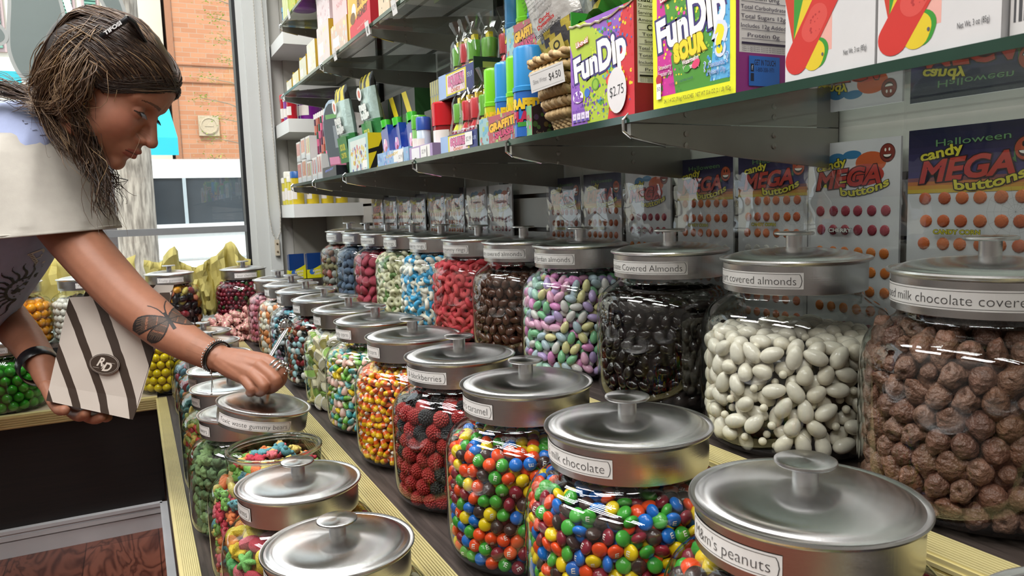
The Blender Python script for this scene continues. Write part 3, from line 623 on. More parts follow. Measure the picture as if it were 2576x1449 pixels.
kind('cherry', 'cherry_gummy', 'candy', 'cherry gummy inside the window counter jar by the frame', M_gummy, [('dark red', s_ell(.009, .007, .007, '#6d1026', .1, 6, 1)), ('dark red', s_ell(.009, .007, .007, '#560c1d', .1, 6, 2)), ('dark red', s_ell(.009, .007, .007, '#7a1a2c', .1, 6, 2)), ('dark green', s_ell(.009, .006, .005, '#33522a', .1, 6, 3))], .009, .007, .007, .95, .5)
kind('white', 'white_mint', 'candy', 'white candy inside the pale window counter jar', M_candy, [('', s_ell(.011, .011, .011, '#dcd9cf'))], .011, .011, .011, .9, .5)
kind('orange', 'orange_gumball', 'gumball', 'orange gumball inside the jar beside the bag', M_candy, [('', s_ell(.0137, .0137, .0137, '#eb9d12'))], .0137, .0137, .0137, .9, 0)
kind('green', 'green_gumball', 'gumball', 'green gumball inside the jar low on the window counter', M_candy, [('', s_ell(.0137, .0137, .0137, '#2f9a1f'))], .0137, .0137, .0137, .9, 0)
kind('yellow', 'yellow_gumball', 'gumball', 'yellow gumball inside the jar behind the elbow', M_candy, [('', s_ell(.0125, .0125, .0125, '#e0c60e'))], .0125, .0125, .0125, .9, 0)
_pk = {}
def pack(Wd, Hd, a, b, dens, wrap=True, seed=0, iters=45):
    """lay stadium shapes of half length a and half width b over a strip so that they touch but hardly overlap"""
    key = (round(Wd, 3), round(Hd, 3), a, b, dens, wrap)
    if key in _pk: return _pk[key]
    area = math.pi*b*b+4*b*(a-b); n = max(3, int(Wd*Hd*.86*dens/area)); R = np.random.default_rng(seed+5)
    nx = max(1, int(round(math.sqrt(n*Wd/Hd)))); ny = max(1, int(math.ceil(n/nx)))
    gx, gy = np.meshgrid(np.arange(nx), np.arange(ny)); P = np.stack([(gx+.5*(gy % 2)+.3)*Wd/nx, (gy+.5)*Hd/ny], -1).reshape(-1, 2).astype(float)
    P += R.normal(scale=b*.25, size=P.shape)*(1 if a > b*1.02 else .35); n = len(P); th = R.uniform(0, math.pi, n); d = a-b
    if a <= b*1.02 and True: iters = 18
    for it in range(iters):
        U = np.stack([np.cos(th), np.sin(th)], 1)
        if d > 1e-4: Q = np.concatenate([P+U*d*.62, P-U*d*.62]); rr = b*1.02
        else: Q = P; rr = b
        D = Q[:, None, :]-Q[None, :, :]
        if wrap: D[..., 0] -= Wd*np.round(D[..., 0]/Wd)
        L = np.sqrt((D**2).sum(-1)); np.fill_diagonal(L, 9)
        if d > 1e-4: idx = np.arange(n); L[idx, idx+n] = 9; L[idx+n, idx] = 9
        ov = np.clip(2*rr-L, 0, None); M = (D/np.maximum(L, 1e-6)[..., None]*ov[..., None]).sum(1)*.34
        if d > 1e-4:
            A, B = M[:n], M[n:]; P += (A+B)/2; nrm = np.stack([-U[:, 1], U[:, 0]], 1); th += ((A-B)*nrm).sum(1)/(2*d*.62)*.5
        else: P += M
        P[:, 1] = np.clip(P[:, 1], b*.6, Hd-b*.6)
        if wrap: P[:, 0] %= Wd
        else: P[:, 0] = np.clip(P[:, 0], b*.6, Wd-b*.6)
    _pk[key] = (P, th); return _pk[key]
def hidden(p, me_jar):
    """is a piece out of sight behind another jar's contents or lid, seen from the aisle"""
    d = np.array(p); L = np.linalg.norm(d)
    for j in JARS:
        if j is me_jar: 
            parts = [(RIM, j['z']-.033, j['z']+.002)] if j['lid'] else []
        else:
            if j['key'].startswith('none'): parts = [(RIM, j['z']-.033, j['z']+.002)]
            else: parts = [(.084, j['z']-.19, j['z']+j['fill']-.012)]+([(RIM-.003, j['z']-.033, j['z'])] if j['lid'] else [])
        if not parts: continue
        c = np.array([j['x'], j['y']])
        A = d[0]**2+d[1]**2; B = -2*(d[0]*c[0]+d[1]*c[1])
        for r, z0, z1 in parts:
            q = B*B-4*A*(c @ c-r*r)
            if q <= 0: continue
            t0, t1 = (-B-math.sqrt(q))/2/A, (-B+math.sqrt(q))/2/A
            t1 = min(t1, .985)
            if t0 >= t1 or t1 <= 0: continue
            za, zb = sorted((d[2]*t0, d[2]*t1))
            if zb > z0+.004 and za < z1-.004: return True
    # out of the frame
    v = Vector(p); k = v.dot(Fw); X = v.dot(Rt)/k*FPX; Yv = v.dot(Up)/k*FPX
    return abs(X) > 1330 or abs(Yv) > 770
def fill_jar(j, cap=300):
    K = CK.get(j['key'])
    if not K: return
    meshes = K.get('meshes')
    if meshes is None:
        meshes = K['meshes'] = [(nm, shape(fn, K['mat'])) for nm, fn in K['items']]
        K['lo'] = []
        for nm, me in meshes:
            n = len(me.vertices); co = np.empty(n*3); me.vertices.foreach_get('co', co); co = co.reshape(-1, 3)
            ext = np.abs(co).max(0); col = me.attributes['Col'].data[len(me.polygons)//2].color[:]
            K['lo'].append((ext, tuple(col)))
    a, b, t = K['a'], K['b'], K['t']; zb, zf = -.1905, j['fill']; R0 = .095-t*.98
    Wd = 2*math.pi*R0*.96; Hd = zf-zb
    P, th = pack(Wd, Hd, a, b, K['dens'])
    R = np.random.default_rng(int(abs(j['x']*1000+j['y']*7000))); cdir = math.atan2(-j['y'], -j['x'])
    cand = []; bulk = []
    def put(px, pz, phi_, layer, ang, ztop=None):
        ph = px/Wd*2*math.pi; z = zb+pz if ztop is None else ztop
        rr = (min(r_in(z), .0955)-t*(.98+layer*1.25)-abs(R.normal())*t*.12)
        er = Vector((math.cos(ph), math.sin(ph), 0)); et = Vector((-math.sin(ph), math.cos(ph), 0)); ez = Vector((0, 0, 1))
        loc = er*rr+ez*z; ax = et*math.cos(ang)+ez*math.sin(ang); nz = er
        ti = R.normal(size=2)*K['tilt']; 
        M = Matrix((ax, nz.cross(ax), nz)).transposed()
        M = M @ Matrix.Rotation(ti[0]*.6, 3, 'X') @ Matrix.Rotation(ti[1]*.6, 3, 'Y')
        i = int(R.integers(len(meshes))); return loc, M, i, math.cos(ph-cdir)
    for (px, pz), ang in zip(P, th):
        q = put(px, pz, 0, 0, ang); w = Vector((j['x'], j['y'], j['z']))+q[0]
        if q[3] > -.05 and not hidden(w, j): cand.append(q)
        else: bulk.append(q)
    P2 = (P+np.array([Wd*.37, b*.9])) % np.array([Wd, Hd])
    for (px, pz), ang in zip(P2, th+1): bulk.append(put(px, pz, 0, 1, ang))
    # the heap's top
    rt = min(r_in(zf), .0955)-t*1.6; Pt, tt = pack(2*rt, 2*rt, a, b, K['dens'], wrap=False)
    for (px, py), ang in zip(Pt, tt):
        x, y = px-rt, py-rt
        if x*x+y*y > rt*rt: continue
        q = math.hypot(x, y)/rt; z = zf+.006*(1-q*q)+R.normal()*.0015+(.010*(1-q*q) if j['key'] == 'bear' else 0)
        M = Matrix.Rotation(ang, 3, 'Z') @ Matrix.Rotation(R.normal()*K['tilt']*.6, 3, 'X') @ Matrix.Rotation(R.normal()*K['tilt']*.6, 3, 'Y')
        i = int(R.integers(len(meshes))); w = Vector((j['x']+x, j['y']+y, j['z']+z))
        (bulk if hidden(w, j) else cand).append((Vector((x, y, z)), M, i, math.cos(math.atan2(y, x)-cdir)))
    cand.sort(key=lambda q: -q[3]); bulk += cand[cap:]; cand = cand[:cap]
    base = Vector((j['x'], j['y'], j['z']))
    for loc, M, i, _ in cand:
        nm = meshes[i][0]; lab = (nm+' '+K['phrase']).strip()
        inst(K['name'], meshes[i][1], loc=base+loc, rot=M, label=lab, cat=K['cat'], group=('%s pieces in the jar of %s' % (nm, K['name'].replace('_', ' '))).strip())
    mb = MB(); V, F = ico(2)
    for loc, M, i, _ in bulk:
        ext, col = K['lo'][i]; mb.add((V*ext) @ np.array(M).T+np.array(loc), F, col)
    rc = R0-t*2.2; mb.lathe([(.0001, zb+.002), (rc*.9, zb+.002), (rc, zb+.02), (rc, zf-.02), (rc*.8, zf-.008), (.0001, zf-.004)], 24, col=tuple(c*.10 for c in K['lo'][0][1][:3])+(1,))  # inner core in a near-black candy tint: painted shade for gaps between pieces
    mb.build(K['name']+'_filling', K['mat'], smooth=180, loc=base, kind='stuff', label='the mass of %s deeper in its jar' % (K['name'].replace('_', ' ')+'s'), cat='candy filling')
    return len(cand)
tot = {}
for j in JARS: tot[j['key']] = fill_jar(j)
print('CANDIES', tot, sum(v or 0 for v in tot.values()))
# the lid the hand is lifting off the open jar, tipped towards the aisle
hl = empty('jar_lid', (.177, 1.309, -.322), label='steel lid with a long paper name strip, held tilted above the open jar', cat='jar lid')
hl.rotation_euler = (math.radians(3), math.radians(10), 0)
inst('lid_plate', lid_me, hl); inst('knob', knob_me, hl); label_mb('Toxic waste gummy bears', math.radians(246)).build('name_label', M_labelp, hl)
# ================================================================ glass shelves on steel brackets
M_shelfglass = thin_glass('shelf_glass', (.86, .90, .88), (.45, .52, .49), .13, .01, 0, 3.2)
M_glassedge = mat('green_glass_edge', '#1d3a2e', .12, spec=.8, noise=.1)
M_steel = mat('grey_bracket_steel', '#a09d97', .33, .75, noise=.12, nscale=10)
M_standard = mat('black_standard', '#1b1a1a', .5, .3, noise=.1)
def shelf(z, y0, y1, x0, label, brks):
    e = empty('glass_shelf', (0, 0, 0), label=label, cat='shelf')
    m = MB(); m.box(x0+.002, .755, y0, y1, z, z+.0075); m.build('shelf_pane', M_shelfglass, e)
    m = MB(); m.box(x0, x0+.002, y0, y1, z, z+.0075); m.build('front_edge', M_glassedge, e)
    for y in brks:
        b = MB(); P = [(x0+.004, z-.012), (x0+.02, z-.017), (.60, z-.034), (.756, z-.048), (.756, z-.0006), (x0+.004, z-.0006)]
        for s in (-.0028, .0028): pass
        v = [(px, y+s, pz) for s in (-.003, .003) for px, pz in P]; n = len(P)
        b.add(v, [tuple(range(n)), tuple(range(2*n-1, n-1, -1))]+[(i, n+i, n+(i+1) % n, (i+1) % n) for i in range(n)], '#8a8883')
        for qx in (x0+.075, x0+.20):
            for dz in (.010, .022): b.lathe([(.0032, 0), (.0032, .0012), (.0001, .002)], 10, (qx, y-.003, z-dz), '#cfccc6', R=Matrix.Rotation(math.pi/2, 3, 'X'))
        k = b.build('bracket', M_steel, e)
        t = MB(); t.tube([(x0+.018, y, z+.004), (x0+.003, y, z+.009), (x0-.003, y, z+.003), (x0-.003, y, z-.008), (x0+.006, y, z-.014), (x0+.05, y, z-.0225)], .0016, 8); t.build('end_hook', M_chrome, k)
    return e
SH1, SH2, SH3 = .0790, .3600, .5660
shelf(SH1, -.5, 2.42, .452, 'lower glass shelf with dark green edge, right above the back row of jars', (.634, .90, 1.27, 1.76, 2.09, 2.40))
shelf(SH2, .3, 2.50, .452, 'middle glass shelf carrying the pale candy boxes', (1.06, 1.50, 1.92, 2.45))
shelf(SH3, .9, 2.44, .452, 'top glass shelf at the upper left edge of the shelving', (1.30, 1.85, 2.42))
for y in (.64, 1.52, 2.40):
    e = MB().box(.744, .758, y-.008, y+.012, -.10 if y < 1 else -.0, 1.2).build('slotted_upright', M_standard, label='black slotted upright %s holding the shelf brackets' % ('behind the red candy box' if y < 1 else 'at mid wall' if y < 2 else 'beside the back corner'), cat='upright')
# ================================================================ hanging packs of paper candy buttons
YEL, NAVY = '#cfc23b', '#14143c'
def mega(halloween):
    m = MB(); Wp, Hp = .118, .29
    m.box(0, .003, -Wp/2, Wp/2, -Hp, 0, '#d4d2d6')
    f = Face(m, (0, Wp/2, -Hp), (0, -Wp, 0), (0, 0, Hp)); hd = 1-.060/Hp if halloween else 1-.062/Hp
    if halloween:
        for i in range(8):
            a = i/7; f.rect(0, hd+.05+(1-hd-.05)*i/8, 1, hd+.05+(1-hd-.05)*(i+1)/8, ['#3b3566', '#39345f', '#332d5a', '#2a254f', '#1f1b42', '#15143a', '#101036', '#0d0e30'][i])
        for i in range(4): f.rect(0, hd+i*.0125, 1, hd+(i+1)*.0125, ['#c9a93a', '#c98f38', '#bb6f3c', '#7e4a4c'][i])
        f.text('Halloween', .50, .955, .022, '#5f8a5d', w=.55, out='#0b1a1c', rot=.03)
        f.ell(.88, .915, .085, .038, '#2a120c'); f.ell(.88, .915, .078, .034, '#a8452a'); f.ell(.88, .915, .035, .033, '#b9552f')
        f.ell(.88, .910, .055, .020, '#2a0c08', a0=math.pi, a1=2*math.pi); f.ell(.88, .909, .048, .010, '#e6e0d8', a0=math.pi, a1=2*math.pi)
        f.ell(.86, .928, .010, .008, '#160a08'); f.ell(.90, .929, .010, .008, '#160a08')
        for a in (.2, .9, 1.6): f.poly([(.80, .89), (.80-.05*math.cos(a), .89+.03*math.sin(a)), (.82, .875)], '#3c6b34')
    else:
        f.rect(0, hd, 1, 1, '#cfcbd0')
        f.ell(.33, .93, .11, .028, '#2f6f9c'); f.ell(.50, .948, .10, .016, '#2f6f9c'); f.ell(.70, .915, .16, .04, '#c4582c'); f.ell(.64, .87, .2, .04, '#b53a2c'); f.ell(.3, .845, .18, .02, '#cfc23b')
        f.ell(.87, .945, .078, .034, '#4a130f'); f.ell(.87, .945, .072, .031, '#7c2a20'); f.ell(.87, .94, .045, .017, '#2a0c08', a0=math.pi, a1=2*math.pi); f.ell(.87, .939, .038, .009, '#e6e0d8', a0=math.pi, a1=2*math.pi)
        f.ell(.85, .956, .009, .006, '#e6e0d8'); f.ell(.89, .957, .009, .006, '#e6e0d8')
    b = hd-.795 if not halloween else hd-.795
    f.text('candy', .27, .925+b, .032, YEL, w=.34, rot=.16, bold=.03, out='#15120c', outw=.05)
    f.text('MEGA', .45, .872+b, .066, '#b5392c', w=.72, rot=.07, bold=.035, shear=.25, out='#26090a', outw=.035)
    f.text('buttons', .64, .822+b, .030, YEL, w=.52, rot=.16, bold=.03, out='#15120c', outw=.05, arc=.55)
    def row(z, cols, n=6, seed=1):
        R = random.Random(seed)
        for i in range(n):
            x = Wp/2-.018-i*(Wp-.034)/(n-1)+R.uniform(-.001, .001); c = R.choice(cols); r = .0060
            m.add([((.0-h*.0022)-.0001, x+r*q*math.cos(a), z+r*q*math.sin(a)) for q, h in ((1, 0), (.8, .6), (.45, .9)) for a in np.linspace(0, 2*math.pi, 13)[:-1]]+[(-.0025, x, z)],
                  [(k*12+i2, (k*12+(i2+1) % 12), (k+1)*12+(i2+1) % 12, (k+1)*12+i2)[::-1] for k in range(2) for i2 in range(12)]+[(24+i2, 24+(i2+1) % 12, 36)[::-1] for i2 in range(12)], c)
    z0 = -Hp*(1-hd); org = ['#c9622d', '#c56a3c', '#cf6d38', '#be5c33']; ch = ['#93303f', '#a03a48', '#8c2b3a']
    if halloween:
        for k in range(9): row(z0-.005-k*.0212, org if k < 3 else ['#c8c4c0', '#bdb9b4'] if k < 5 else org, seed=k)
        f.k += 72; f.text('CANDY CORN', .42, (Hp+z0-.036)/Hp, .014, YEL, w=.36, bold=.03, out='#3a3510', outw=.05)
        cx, cy = .84, (Hp+z0-.018)/Hp
        for i in range(14):
            a = i*2*math.pi/14; f.line(cx, cy, cx+.2*math.cos(a), cy+.085*math.sin(a), .0007, '#2a2a2a', up=i == 0)
        for q in (.25, .5, .75, 1):
            for i in range(14):
                a, b2 = i*2*math.pi/14, (i+1)*2*math.pi/14; f.line(cx+.2*q*math.cos(a), cy+.085*q*math.sin(a), cx+.2*q*math.cos(b2), cy+.085*q*math.sin(b2), .0007, '#2a2a2a', up=False)
    else:
        for k in range(9): row(z0-.0145-k*.0212-(.0035 if k > 1 else 0), ch if k < 2 else ['#d0742a', '#c96b25'] if k < 6 else ch, seed=k)
        f.k += 72; f.text('CHERRY', .40, (Hp+z0-.036)/Hp, .014, '#ecE6e2', w=.26, bold=.04, out='#2a1a1a', outw=.06)
    card = m.build('p', M_print).data
    b = MB(); ny, nz = 10, 22; R = random.Random(3 if halloween else 5); V = []
    for i in range(ny+1):
        for k in range(nz+1):
            y = (Wp/2+.006)*(1-2*i/ny); z = .022-(Hp+.03)*k/nz; ed = math.sin(math.pi*i/ny)**.5*min(1, max(0, -z)/.02+.15)
            V.append((-.0015-.0065*ed+R.uniform(-.0022, .0022)-.0016*math.sin(y*260+z*90), y, z))
    b.add(V, [(i*(nz+1)+k, (i+1)*(nz+1)+k, (i+1)*(nz+1)+k+1, i*(nz+1)+k+1) for i in range(ny) for k in range(nz)], '#ffffff')
    film = b.build('p', M_film, smooth=180).data
    for o in [x for x in bpy.data.objects if x.name.startswith('p') and x.type == 'MESH' and (x.name == 'p' or x.name.startswith('p.'))]: bpy.data.objects.remove(o)
    return card, film
MEGA = {1: mega(True), 0: mega(False)}
packs = [(.462, 1, .066, 'nearest, cut by the right edge of the view'), (.600, 0, .062, 'nearest of the white packs'), (.722, 1, .062, 'just beyond the nearest white pack'), (.850, 1, .060, 'second beyond the nearest white pack'),
         (.985, 0, .052, 'above the lid of the black almond jar'), (1.115, 1, .052, 'above the pastel almond jar, nearer of two'), (1.245, 1, .050, 'above the pastel almond jar, farther of two'),
         (1.525, 0, .048, 'beyond the bare wall strip, nearer of two'), (1.655, 0, .048, 'beyond the bare wall strip, farther of two'), (1.79, 1, .050, 'in crumpled film, nearer of two'), (1.92, 1, .048, 'in crumpled film, farther of two'),
         (2.07, 1, .042, 'behind the blue ring jar, nearer'), (2.195, 1, .042, 'behind the blue ring jar, farther'), (2.33, 1, .040, 'behind the green ring jar, second farthest'), (2.47, 1, .040, 'farthest, next to the white shelving')]
for y, h, zt, w in packs:
    e = empty('candy_button_pack', (.742, y, zt-.001), 0, ('navy and orange' if h else 'white cherry')+' candy button pack '+w, 'candy pack', 'candy button packs hung on the slatted wall')
    e.scale = (1, 1.14, 1.10) if y < .5 else (1, 1.04, 1.04) if y < .7 else (1, 1, 1)
    inst('printed_card', MEGA[h][0], e); inst('plastic_bag', MEGA[h][1], e)
# ================================================================ goods on the shelves
def carton(name, label, cat, yf, yn, z0, z1, x0, dep, base, front=None, side=None, open_top=None, mt=None, group=None, parts=None):
    """an upright box: front towards the aisle, one end towards the camera"""
    e = empty(name, (x0, (yf+yn)/2, z0), label=label, cat=cat, group=group); w = yf-yn; h = z1-z0
    m = MB()
    if open_top is None: m.box(0, dep, -w/2, w/2, 0, h, base)
    else:
        t = .0012; c = open_top
        m.box(0, dep, -w/2, w/2, 0, t, base).box(dep-t, dep, -w/2, w/2, 0, h, c).box(t, dep-t, w/2-t, w/2, 0, h*.92, c).box(t, dep-t, -w/2, -w/2+t, 0, h*.86, c)
        m.box(0, t, -w/2, w/2, 0, h*.80, base)
    if front: front(Face(m, (-.0001, w/2, 0), (0, -w, 0), (0, 0, h if open_top is None else h*.80)))
    if side: side(Face(m, (0, -w/2-.0001, 0), (dep, 0, 0), (0, 0, h if open_top is None else h*.86)))
    m.build('carton', mt or M_print, e); return e
zs = SH1+.0078
def fd_front(sour):
    def f(F):
        if not sour:
            F.rect(0, 0, 1, 1, '#8b5bb5'); F.poly([(.28, 0), (1, 0), (1, .5), (.25, 1), (0, 1), (0, .82)], '#a9bf3a'); F.poly([(.6, 0), (1, 0), (1, 1), (.86, 1)], '#c8323c')
            F.dots(.02, .02, .6, .6, 110, .012, [C('#5b3a92'), C('#7a4bb0')], 1); F.dots(.35, .05, .75, .95, 120, .013, [C('#c9d63e'), C('#4f9fc9'), C('#3c8a3c')], 2); F.dots(.6, .05, .98, .98, 120, .014, [C('#c9262e'), C('#2f68b0'), C('#dccb2e'), C('#e05a3a')], 3)
        else:
            F.rect(0, 0, 1, 1, '#e2e32a'); F.rect(.06, .09, .94, .98, '#4d8f34'); F.poly([(.06, .09), (.3, .09), (.12, .98), (.06, .98)], '#c22f8f'); F.poly([(.72, .12), (.94, .12), (.94, .98), (.84, .98)], '#5aa7d6')
            F.dots(.08, .1, .42, .95, 100, .013, [C('#d9459f'), C('#e2d532'), C('#3f7f36')], 4); F.dots(.3, .3, .72, .98, 120, .014, [C('#e6dc35'), C('#3e7d33'), C('#86b83c')], 5); F.dots(.68, .1, .93, .95, 110, .013, [C('#6fb6de'), C('#b5dbea'), C('#3f88c4')], 6)
        F.text('Fun', .26, .57, .22, '#f2efe8', w=.40, rot=.12, bold=.045, out='#3a2f6d', outw=.06); F.text('Dip', .68, .64, .27, '#f2efe8', w=.42, rot=.12, bold=.045, out='#3a2f6d', outw=.06)
        if sour:
            F.text('SOUR', .48, .405, .115, '#e6d22f', w=.40, rot=.12, bold=.09, out='#8f7d12', outw=.05); F.text('?', .83, .40, .17, '#ecd82d', bold=.07, out='#cfd7ef', outw=.1)
            F.text('Watermelon', .49, .31, .035, '#f4f0ea', w=.20, rot=.1, bold=.02, out='#9c2e62'); F.text('Whammo Dip', .50, .265, .035, '#f4f0ea', w=.2, rot=.1, bold=.02, out='#9c2e62'); F.ell(.56, .27, .05, .03, '#d9456f', rot=.4); F.ell(.45, .25, .04, .025, '#4f9a3c')
            F.text('Strawberry', .17, .31, .035, '#f4dfe8', w=.17, out='#7d1f50'); F.text('Smacker Dip', .17, .26, .035, '#f4dfe8', w=.18, out='#7d1f50'); F.ell(.09, .22, .04, .04, '#b3283f')
            F.text('Fantastic', .80, .235, .035, '#5a78b8', w=.18, out='#d9e6f4'); F.text('Mystery Dip', .80, .185, .035, '#5a78b8', w=.2, out='#d9e6f4'); F.text('?', .67, .23, .07, '#4f7fc0', out='#e6eef6'); F.text('?', .92, .26, .07, '#4f7fc0', out='#e6eef6')
            F.text('FLAVORED WITH NATURAL FLAVOR', .38, .17, .018, '#31306a', w=.3, rot=.05); F.text('24 / 1.4 OZ (39.6g) POUCHES   NET WT 33.6 OZ (2.1 LB) 952g', .56, .045, .03, '#6b6a2a', w=.8, bold=.01)
            F.rect(.06, .07, .12, .19, '#f0eee8'); F.text('50', .09, .15, .03, '#33306a')
        else:
            F.ell(.28, .30, .045, .045, '#3d6fc0'); F.ell(.42, .36, .06, .06, '#5c8f2f'); F.ell(.42, .36, .04, .045, '#8fb83e'); F.ell(.66, .36, .07, .06, '#d8433c'); F.ell(.66, .36, .045, .04, '#ef9a7a'); F.ell(.80, .38, .05, .05, '#c42838')
            F.text('FLAVORED WITH OTHER NATURAL FLAVORS', .36, .19, .02, '#3a2f72', w=.4, rot=.05); F.ell(.13, .28, .09, .06, '#e6ddec'); F.dots(.07, .24, .2, .33, 20, .02, [C('#8b5bb5'), C('#7446a3')], 7)
            for i in range(4): F.rect(.03+i*.075, .03, .093+i*.075, .12, '#d9cfe6'); F.text(['50', '0', '0%', '10'][i], .062+i*.075, .085, .02, '#4a3a8a'); F.rect(.035+i*.075, .03, .088+i*.075, .055, '#5b45a0')
            F.text('PER 1 FLAVOR POUCH', .16, .14, .018, '#3a2f72', w=.26); F.text('24 / 1.4 OZ', .62, .10, .03, '#5a1c2c', w=.2)
            F.text('CANDY', .62, .53, .018, '#f2efe8', w=.1)
        F.text("Lik-m-aid", .22, .80 if not sour else .83, .05, '#f2e7e6', w=.2, rot=.1, bold=.03, out='#c9303c', outw=.07)
    return f
def nutri(bg1, big=True):
    def f(F):
        F.rect(0, 0, 1, 1, bg1); F.rect(.06, .26, .97, 1, '#dedad6'); ink = '#2f2440' if big else '#1d1a1a'
        rows = ['Nutrition Facts', '72 servings per container', 'Serving size 2/3 pouch', 'Amount per serving', 'Calories', 'Total Fat 0g', 'Sodium 0mg', 'Total Carbohydrate', 'Total Sugars 12g', 'Includes 12g Added', 'Protein 0g']
        for i, t in enumerate(rows):
            y = .95-i*.058; hh = .045 if t.startswith(('Nutr', 'Calo')) else .026
            F.text(t, .5, y, hh, ink, w=min(.84, .05*len(t)+.1), bold=.02 if hh > .03 else 0); F.rect(.09, y-.026, .94, y-.023, ink)
        F.rect(.09, .31, .94, .325, ink)
        for i in range(3): F.text('Not a significant source of saturated fat', .5, .295-i*.012, .009, ink, w=.8)
        if big: F.rect(.22, .05, .80, .24, '#2566b8'); F.text('GET IN TOUCH', .52, .20, .035, '#141c3c', w=.4, bold=.02); F.text('1-800-358-1971', .52, .155, .028, '#141c3c', w=.34); F.rect(.25, .14, .31, .19, '#101830'); F.rect(.25, .08, .31, .13, '#101830'); F.text('f', .28, .165, .03, '#cfd8ea')
        else: F.rect(.5, .06, .97, .22, '#e3e0f0'); F.rect(.53, .075, .97, .205, '#3a2a80'); F.text('GET IN', .76, .16, .03, '#d9d6ea', w=.3); F.text('1-800', .76, .11, .03, '#d9d6ea', w=.3)
    return f
def torn_top(e, w, h, dep, col_in, tall):
    """folded inner flap rising behind the torn mouth of the box"""
    m = MB(); n = 12
    P = [(.004, w/2-.006-(w-.012)*i/n, h*.80+.004*math.sin(i*2.3)+(.028*tall)*(i/n)**1.3) for i in range(n+1)]
    m.add(P+[(x+.02, y, h*.74) for x, y, z in P], [(i, i+1, n+2+i, n+1+i) for i in range(n)], col_in)
    P = [(dep*.55, w/2-.004-(w-.01)*i/n, h*(.9+.25*tall*i/n)) for i in range(n+1)]
    m.add(P+[(x+.01, y, h*.5) for x, y, z in P], [(i, i+1, n+2+i, n+1+i) for i in range(n)], col_in)
    m.build('inner_flap', M_print, e)
    m = MB(); m.tube([(-.0005, w/2-(w)*i/16, h*.80+random.uniform(-.0012, .0018)-.006*math.sin(math.pi*i/16)) for i in range(17)], .0013, 5, '#cfc3a8'); m.build('torn_edge', M_print, e)
e = carton('candy_box', 'purple and red powder candy box with torn mouth and handwritten price', 'candy box', .742, .622, zs, zs+.137, .455, .062, '#b5333a', fd_front(False), nutri('#9c2430', False), open_top='#3f9a3a')
torn_top(e, .12, .137, .062, '#3fa23c', 1.4)
m = MB(); F = Face(m, (-.0022, -.015, .004), (0, -.034, 0), (0, 0, .046)); F.ell(.5, .5, .5, .5, '#dcd9da'); F.text('$2.75', .5, .5, .22, '#2a2a2e', w=.72, rot=.08); m.build('price_sticker', M_print, e)
e = carton('candy_box', 'yellow framed sour powder candy box with question marks', 'candy box', .592, .482, zs, zs+.150, .455, .060, '#dfe02c', fd_front(True), nutri('#8d2f7c', True), open_top='#b7c92c')
torn_top(e, .11, .150, .060, '#c9d63a', .3)
def bandbox(F):
    F.rect(0, 0, 1, 1, '#cac9c9'); F.rect(.12, .17, .55, .62, '#d9a196')
    def strip(cx, cy, L, w, rot, col):
        L2 = L/2; ca, sa = math.cos(rot), math.sin(rot); P = []
        for i in range(12): a = -math.pi/2+math.pi*i/11; P.append((L2+w*math.cos(a), w*math.sin(a)))
        for i in range(12): a = math.pi/2+math.pi*i/11; P.append((-L2+w*math.cos(a), w*math.sin(a)))
        F.poly([(cx+(x*ca-y*sa)/F.W, cy+(x*sa+y*ca)/F.H) for x, y in P], col)
    w = F.W
    strip(.17, .44, .50*w, .125*w, 1.80, '#b93a26'); strip(.23, .46, .52*w, .125*w, 1.57, '#358a2e'); strip(.31, .47, .54*w, .125*w, 1.28, '#d3ba28')
    strip(.39, .165, .05*w, .115*w, 1.2, '#358a2e'); strip(.35, .155, .05*w, .115*w, 1.2, '#d3ba28'); strip(.33, .355, .66*w, .140*w, .98, '#bf3029'); strip(.35, .375, .14*w, .110*w, .98, '#c94a42')
    F.dots(.27, .31, .43, .44, 14, .010, [C('#a83030')], 3)
    F.text('Net Wt. 3 oz (85g)', .80, .13, .035, '#3c3b3d', w=.24, rot=.03); F.ell(.45, .15, .012, .012, '#55555a')
    F.text('Bubble Gum', .72, .93, .06, '#5a5a60', w=.42); F.text('Bandages', .72, .84, .06, '#5a5a60', w=.36)
for k, (a, b) in enumerate(((.431, .353), (.351, .270))):
    carton('bandage_gum_box', 'white box printed with crossed sticking plasters, '+('beside the yellow powder box' if k == 0 else 'nearer the camera'), 'candy box', a, b, zs-.0005, zs+.105, .457, .05, '#cac9c9', bandbox, lambda F: (F.rect(0, 0, 1, 1, '#bfbebe'), F.text('Net Wt.', .5, .2, .03, '#555555', w=.4)), group='sticking plaster gum boxes')
carton('candy_box', 'pale box with barcode cut off by the right edge of the view', 'candy box', .268, .17, zs-.0005, zs+.09, .462, .05, '#d5d4d2', lambda F: [F.rect(0, 0, 1, 1, '#d2d0ce'), F.rect(.0, .62, .5, .75, '#c98c8a')]+[F.rect(.02+i*.028, .1, .02+i*.028+.013*(1+i % 2*.5), .55, '#4b4b4e') for i in range(14)])
